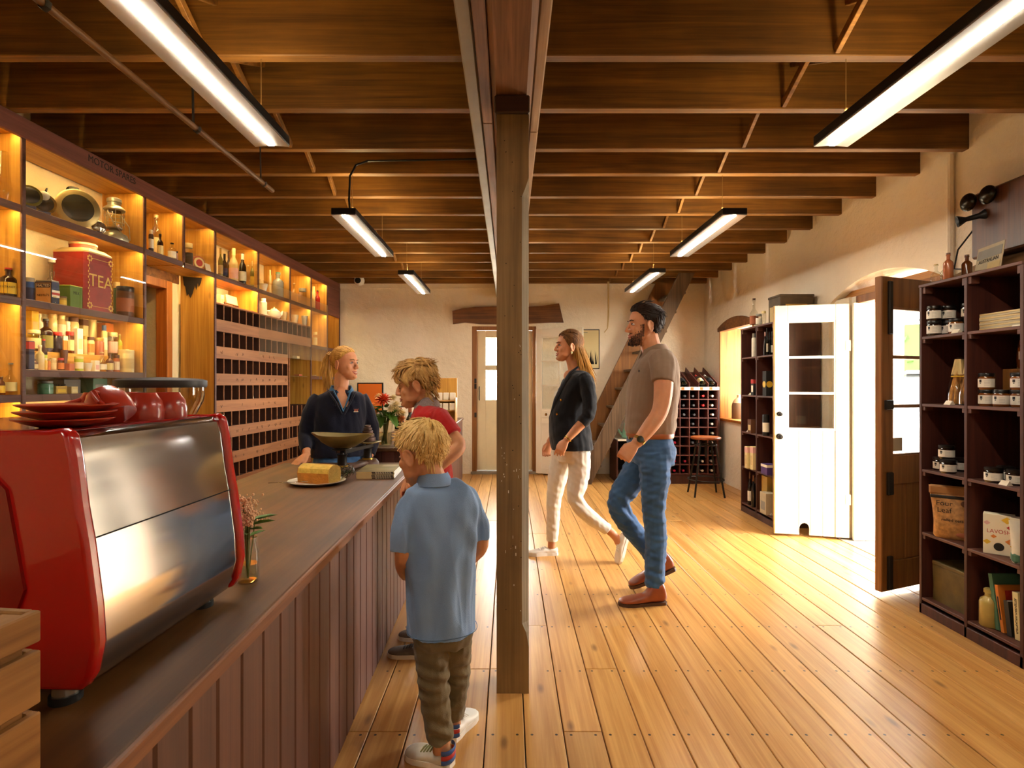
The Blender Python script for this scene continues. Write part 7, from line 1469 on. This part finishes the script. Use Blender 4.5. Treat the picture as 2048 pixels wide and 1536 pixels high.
for k in range(70):
    rr = random.Random(100 + k); o3 = Vector((rr.gauss(0, .012), rr.gauss(0, .008), rr.gauss(0, .008))); e3 = Vector((rr.gauss(0, .02), rr.gauss(0, .014), 0)); L3 = rr.uniform(.16, .24)
    h_.tube([HM @ q for q in (TP + o3 * .3, TP + Vector((0, -.03, .012)) + o3, TP + Vector((0, -.05, -.03)) + o3 + e3 * .3, TP + Vector((0, -.055, -.03 - L3 * .5)) + o3 + e3 * .8, TP + Vector((0, -.045, -.03 - L3)) + o3 + e3)], [.004, .0065, .0065, .005, .001], 6)
h_.build('hair', hairmat('hair_honey_blonde', '#8a5a1e', '#d6a550'), sa, world=True); ringband(sa, 'hair_tie', HM @ (TP + Vector((0, -.012, .004))), HM.to_3x3() @ Vector((0, -1, .4)), .013, .012, .004, m_black)
# ================================================================ boy in red
rb = thing('person', 'boy in a red polo shirt with tousled fair hair facing the counter', 'person', (-.42, 2.75, 0))
YC = 2.75; f = Vector((-1, -.02, 0)).normalized(); r_ = f.cross(Zv)
b = MB(); HM = frame(V(831, 768, YC), (-1, -.12, -.2), s=.93); head(b, HM, True)
limb(b, [V(856, 818, YC), V(851, 803, YC), V(843, 782, YC)], [.05, .045, .045])
torso(b, [(V(857, 822, YC), .11, .05), (V(858, 860, YC), .125, .08), (V(858, 920, YC), .115, .085), (V(860, 985, YC), .12, .09), (V(860, 1010, YC), .12, .09)], r_, f)
limb(b, [V(880, 842, 2.62), V(900, 868, 2.58), V(918, 893, 2.55), V(890, 920, 2.5), V(850, 955, 2.47)], [.042, .039, .034, .032, .022])
hand(b, V(847, 957, 2.468), (-1, .12, -.35), (-.3, -.5, .8), (0, .9, .4), .5, .8)
limb(b, [V(845, 835, 2.88), V(838, 875, 2.92), V(835, 905, 2.92), V(826, 930, 2.86), V(818, 955, 2.78)], [.04, .036, .032, .029, .021]); hand(b, V(816, 957, 2.77), (-.35, -.25, -.9), (-.9, .2, .3), (0, -1, 0), .4, .8)
for s_2, yy, a_ in ((-1, 2.66, 1), (1, 2.84, 0)): limb(b, [V(858, 1005, yy), V(855, 1130, yy), V(852, 1270, yy)], [.06, .045, .03])
put(rb, 'body', fuse(b, .0038, 5), m_skinb); face_parts(rb, HM, 'blue', ('brow_fair', '#8a6434'), m_lipb, closed=True, child=True)
s_ = MB(); torso(s_, [(V(853, 808, YC), .058, .05), (V(856, 815, YC), .1, .065), (V(858, 828, YC), .145, .085), (V(859, 855, YC), .152, .102), (V(859, 900, YC), .142, .108), (V(861, 960, YC), .142, .112), (V(862, 1012, YC), .146, .115)], r_, f)
limb(s_, [V(876, 835, 2.65), V(884, 846, 2.61), V(904, 872, 2.58)], [.056, .056, .054], cap_r=.05); limb(s_, [V(848, 832, 2.86), V(843, 850, 2.9), V(839, 876, 2.92)], [.055, .054, .05], cap_r=.05)
put(rb, 'polo_shirt', fuse(s_, .0045, 5, folds(21, .003, 9, 18, spots=[(V(880, 880, 2.62), .07, .005, 80, (.6, .2, .7))])), cloth('red_pique', '#a8120f', .8, .08, 500))
collar(rb, V(852, 808, YC), r_, f, .055, .056, cloth('grey_check_collar', '#8a7a76', .8, .25, vs=200), .03, .024, .3, tilt=.016)
p_ = MB(); torso(p_, [(V(860, 990, YC), .128, .098), (V(860, 1020, YC), .132, .1), (V(860, 1040, YC), .122, .092)], r_, f)
for yy in (2.67, 2.83): limb(p_, [V(859, 1020, yy), V(856, 1130, yy), V(853, 1262, yy)], [.075, .058, .05], cap_r=.05)
put(rb, 'trousers', fuse(p_, .0055, 4, folds(23, .003, 18, 12)), cloth('dark_navy_cotton', '#15161c', .85))
m_gsh = plain('grey_sneaker', '#6a5f54', .6, var=.3, vs=30)
shoe(rb, (-.38, 2.66, 0), (-.585, 2.68, 0), .04, m_gsh, m_wsole, 'sneaker', laces=m_black, high=.06, st=.026); shoe(rb, (-.36, 2.84, 0), (-.57, 2.86, 0), .04, m_gsh, m_wsole, 'sneaker', laces=m_black, high=.06, st=.026)
MOP = [(0, .055), (.6, .05), (.95, .035), (1.2, .02), (1.4, .008), (1.6, .012), (1.85, .0), (2.0, -.06), (2.3, -.08), (PI, -.098)]
h_ = MB(); scalp(h_, HM, MOP, 1.07, bulk=lambda a, t: .04 * math.sin(3 * a) * math.cos(t)); clumps(h_, HM, MOP, 420, lambda p, a: (.5 * (1 if p.x > 0 else -1) * (p.z < .09), .9 if p.y > -.02 and p.z > .05 else -.5, -.1 if p.z > .09 else -1), .085, .0068, .13, 10, 8, 1.06, curl=.3, fringe=.035)
h_.build('hair', hairmat('hair_dirty_blonde', '#7e5626', '#c79a56'), rb, world=True)
# ================================================================ boy in pale blue
bb = thing('person', 'small blonde boy in a pale blue polo seen from behind', 'person', (-.24, 1.95, 0))
YC = 1.95; f = Vector((-.26, .96, 0)).normalized(); r_ = f.cross(Zv)
b = MB(); HM = frame(V(843, 905, 1.96), (-.84, .52, -.22), s=.93); head(b, HM, True)
limb(b, [V(872, 975, YC), V(866, 955, YC), V(856, 930, 1.95)], [.05, .045, .045])
torso(b, [(V(876, 990, YC), .08, .035), (V(880, 1025, YC), .105, .06), (V(880, 1100, YC), .105, .075), (V(882, 1200, YC), .105, .08), (V(884, 1250, YC), .1, .08)], r_, f)
limb(b, [V(822, 1012, 1.92), V(808, 1060, 1.89), V(808, 1105, 1.89), V(806, 1130, 1.95), V(808, 1146, 2.02)], [.026, .031, .032, .028, .021]); hand(b, V(808, 1147, 2.025), (.1, .9, -.3), (-.8, .1, .5), (.5, .2, .8), .7, .76)
limb(b, [V(938, 1012, 1.985), V(955, 1045, 2.0), V(960, 1088, 2.01), V(948, 1108, 2.06), V(935, 1125, 2.12)], [.026, .031, .032, .029, .021]); hand(b, V(934, 1126, 2.125), (-.5, .8, -.3), (.7, .2, .5), (-.6, .1, .7), .7, .76)
legL = [V(860, 1255, 1.93), V(862, 1310, 1.93), V(868, 1375, 1.93), V(876, 1440, 1.92), V(884, 1492, 1.91)]; legR = [V(912, 1255, 1.99), V(912, 1300, 2.0), V(913, 1350, 2.03), V(908, 1400, 2.05), V(906, 1438, 2.06)]
limb(b, legL, [.05, .046, .04, .036, .03]); limb(b, legR, [.05, .046, .04, .036, .03])
limb(b, [legL[-1], V(880, 1512, 1.915)], [.03, .028]); limb(b, [legR[-1], V(908, 1460, 2.07)], [.03, .028])
put(bb, 'body', fuse(b, .0036, 5), m_skinb); face_parts(bb, HM, 'blue', ('brow_fair', '#8a6434'), m_lipb, child=True)
s_ = MB(); torso(s_, [(V(869, 958, YC), .05, .045), (V(874, 966, YC), .09, .058), (V(879, 980, YC), .125, .074), (V(881, 1010, YC), .142, .09), (V(881, 1060, YC), .136, .1), (V(880, 1120, YC), .13, .102), (V(881, 1185, YC), .126, .104), (V(883, 1240, YC), .122, .108), (V(884, 1262, YC), .122, .109)], r_, f)
limb(s_, [V(834, 1004, 1.925), V(820, 1012, 1.91), V(809, 1055, 1.89), V(806, 1100, 1.89)], [.044, .047, .048, .049], cap_r=.04); limb(s_, [V(928, 1003, 1.975), V(941, 1010, 1.985), V(955, 1043, 2.0), V(959, 1076, 2.005)], [.044, .046, .046, .047], cap_r=.04)
m_lblue = cloth('pale_blue_pique', '#7f9cc2', .85, .09, 450, vs=6)
put(bb, 'polo_shirt', fuse(s_, .0042, 5, folds(31, .0085, 4, 13, spots=[(V(832, 1075, 1.9), .08, .008, 65, (.9, .2, .35)), (V(930, 1070, 1.93), .07, .006, 65, (.8, .2, .45)), (V(890, 1200, 1.85), .13, .006, 42, (1, 0, -.25))])), m_lblue)
collar(bb, V(868, 962, YC), r_, f, .05, .048, m_lblue, .028, .026, .3, tilt=.01)
m = MB()
for i in range(41):
    pass
ring_ = [V(884, 1252, YC) + r_ * (.1235 * math.copysign(abs(math.cos(a)) ** .83, math.cos(a))) + f * (.1105 * math.copysign(abs(math.sin(a)) ** .83, math.sin(a))) for a in [2 * PI * i / 40 for i in range(41)]]
m.tube(ring_, [(.0015, .0012)] * 41, 5, up=(0, 0, 1)); m.build('hem_stitch', plain('hem_blue', '#4d6a86', .8), bb, world=True)
p_ = MB(); torso(p_, [(V(884, 1235, YC), .105, .085), (V(885, 1265, YC), .112, .09), (V(886, 1285, YC), .1, .08)], r_, f)
limb(p_, [V(859, 1265, 1.93)] + legL[1:4] + [V(883, 1482, 1.91)], [.062, .06, .055, .051, .047], cap_r=.05); limb(p_, [V(912, 1262, 1.99)] + legR[1:4] + [V(906, 1432, 2.06)], [.062, .058, .052, .049, .046], cap_r=.05)
put(bb, 'trousers', fuse(p_, .0042, 3, folds(33, .0025, 22, 12, spots=[(V(862, 1360, 1.88), .07, .0065, 125, (.15, 0, 1)), (V(872, 1410, 1.87), .06, .005, 120, (-.2, 0, 1)), (V(885, 1475, 1.87), .05, .007, 110, (.3, 0, 1)), (V(915, 1350, 1.98), .06, .006, 120, (.2, 0, 1)), (V(907, 1420, 2.0), .05, .006, 110, (-.2, 0, 1)), (V(890, 1285, 1.88), .06, .005, 60, (.8, 0, .5))])), cloth('khaki_cotton', '#6e5f42', .85, .12, 350, vs=8))
m_wsn = plain('white_sneaker', '#cfc4ae', .6, var=.12, vs=25); 
o = shoe(bb, (V(903, 1530, 1.9).x, 1.895, 0), (V(812, 1510, 1.93).x - .0, 1.965, 0), .043, m_wsn, m_wsole, 'sneaker', laces=pc('olive', .7), high=.07, st=.03)
def heel_tab(o, heel, d, mtn):
    d = Vector(d).normalized(); M = basis(heel, d.cross(Zv), d, Zv)
    for k, (z0, c) in enumerate(((.03, 'blue'), (.045, 'red'), (.062, 'blue'))): m = MB(); m.tube([M @ Vector((.036 * math.cos(a), .012 - .0 + .03 * (1 - math.sin(a)) * .9 - .02, z0)) for a in [PI * i / 10 for i in range(11)]], [(.008, .003)] * 11, 6, up=(0, 0, 1)); m.build('heel_stripe', pc(c, .6), o, world=True)
heel_tab(o, (V(903, 1530, 1.9).x, 1.895, 0), (-.16, .07, 0), 0)
o = shoe(bb, (V(898, 1478, 2.04).x, 2.03, 0), (V(944, 1430, 2.17).x, 2.2, 0), .042, plain('bright_white_sneaker', '#e2dcd0', .5, var=.05), m_wsole, 'sneaker', laces=m_wsole, high=.07, st=.03); heel_tab(o, (V(898, 1478, 2.04).x, 2.03, 0), (.13, .17, 0), 0)
BOY = [(0, .058), (.6, .052), (.95, .038), (1.2, .024), (1.4, .015), (1.6, .02), (1.85, .01), (2.0, -.055), (2.3, -.075), (PI, -.095)]
h_ = MB(); scalp(h_, HM, BOY, 1.035); CW = Vector((.01, -.06, .12))
clumps(h_, HM, BOY, 620, lambda p, a: tuple(((p - CW).normalized() + Vector((0, .35 if p.z > .06 else 0, -.25)))), lambda p, a: .06 if p.z > .03 else .045, .0046, .055, 12, 7, 1.03)
clumps(h_, HM, [(0, .06), (.9, .05), (1.0, 1), (4, 1)], 60, lambda p, a: (-.4, 1, .35), .05, .005, .12, 14, 6, 1.03)
h_.build('hair', hairmat('hair_golden_blonde', '#b4853a', '#efcd86'), bb, world=True)
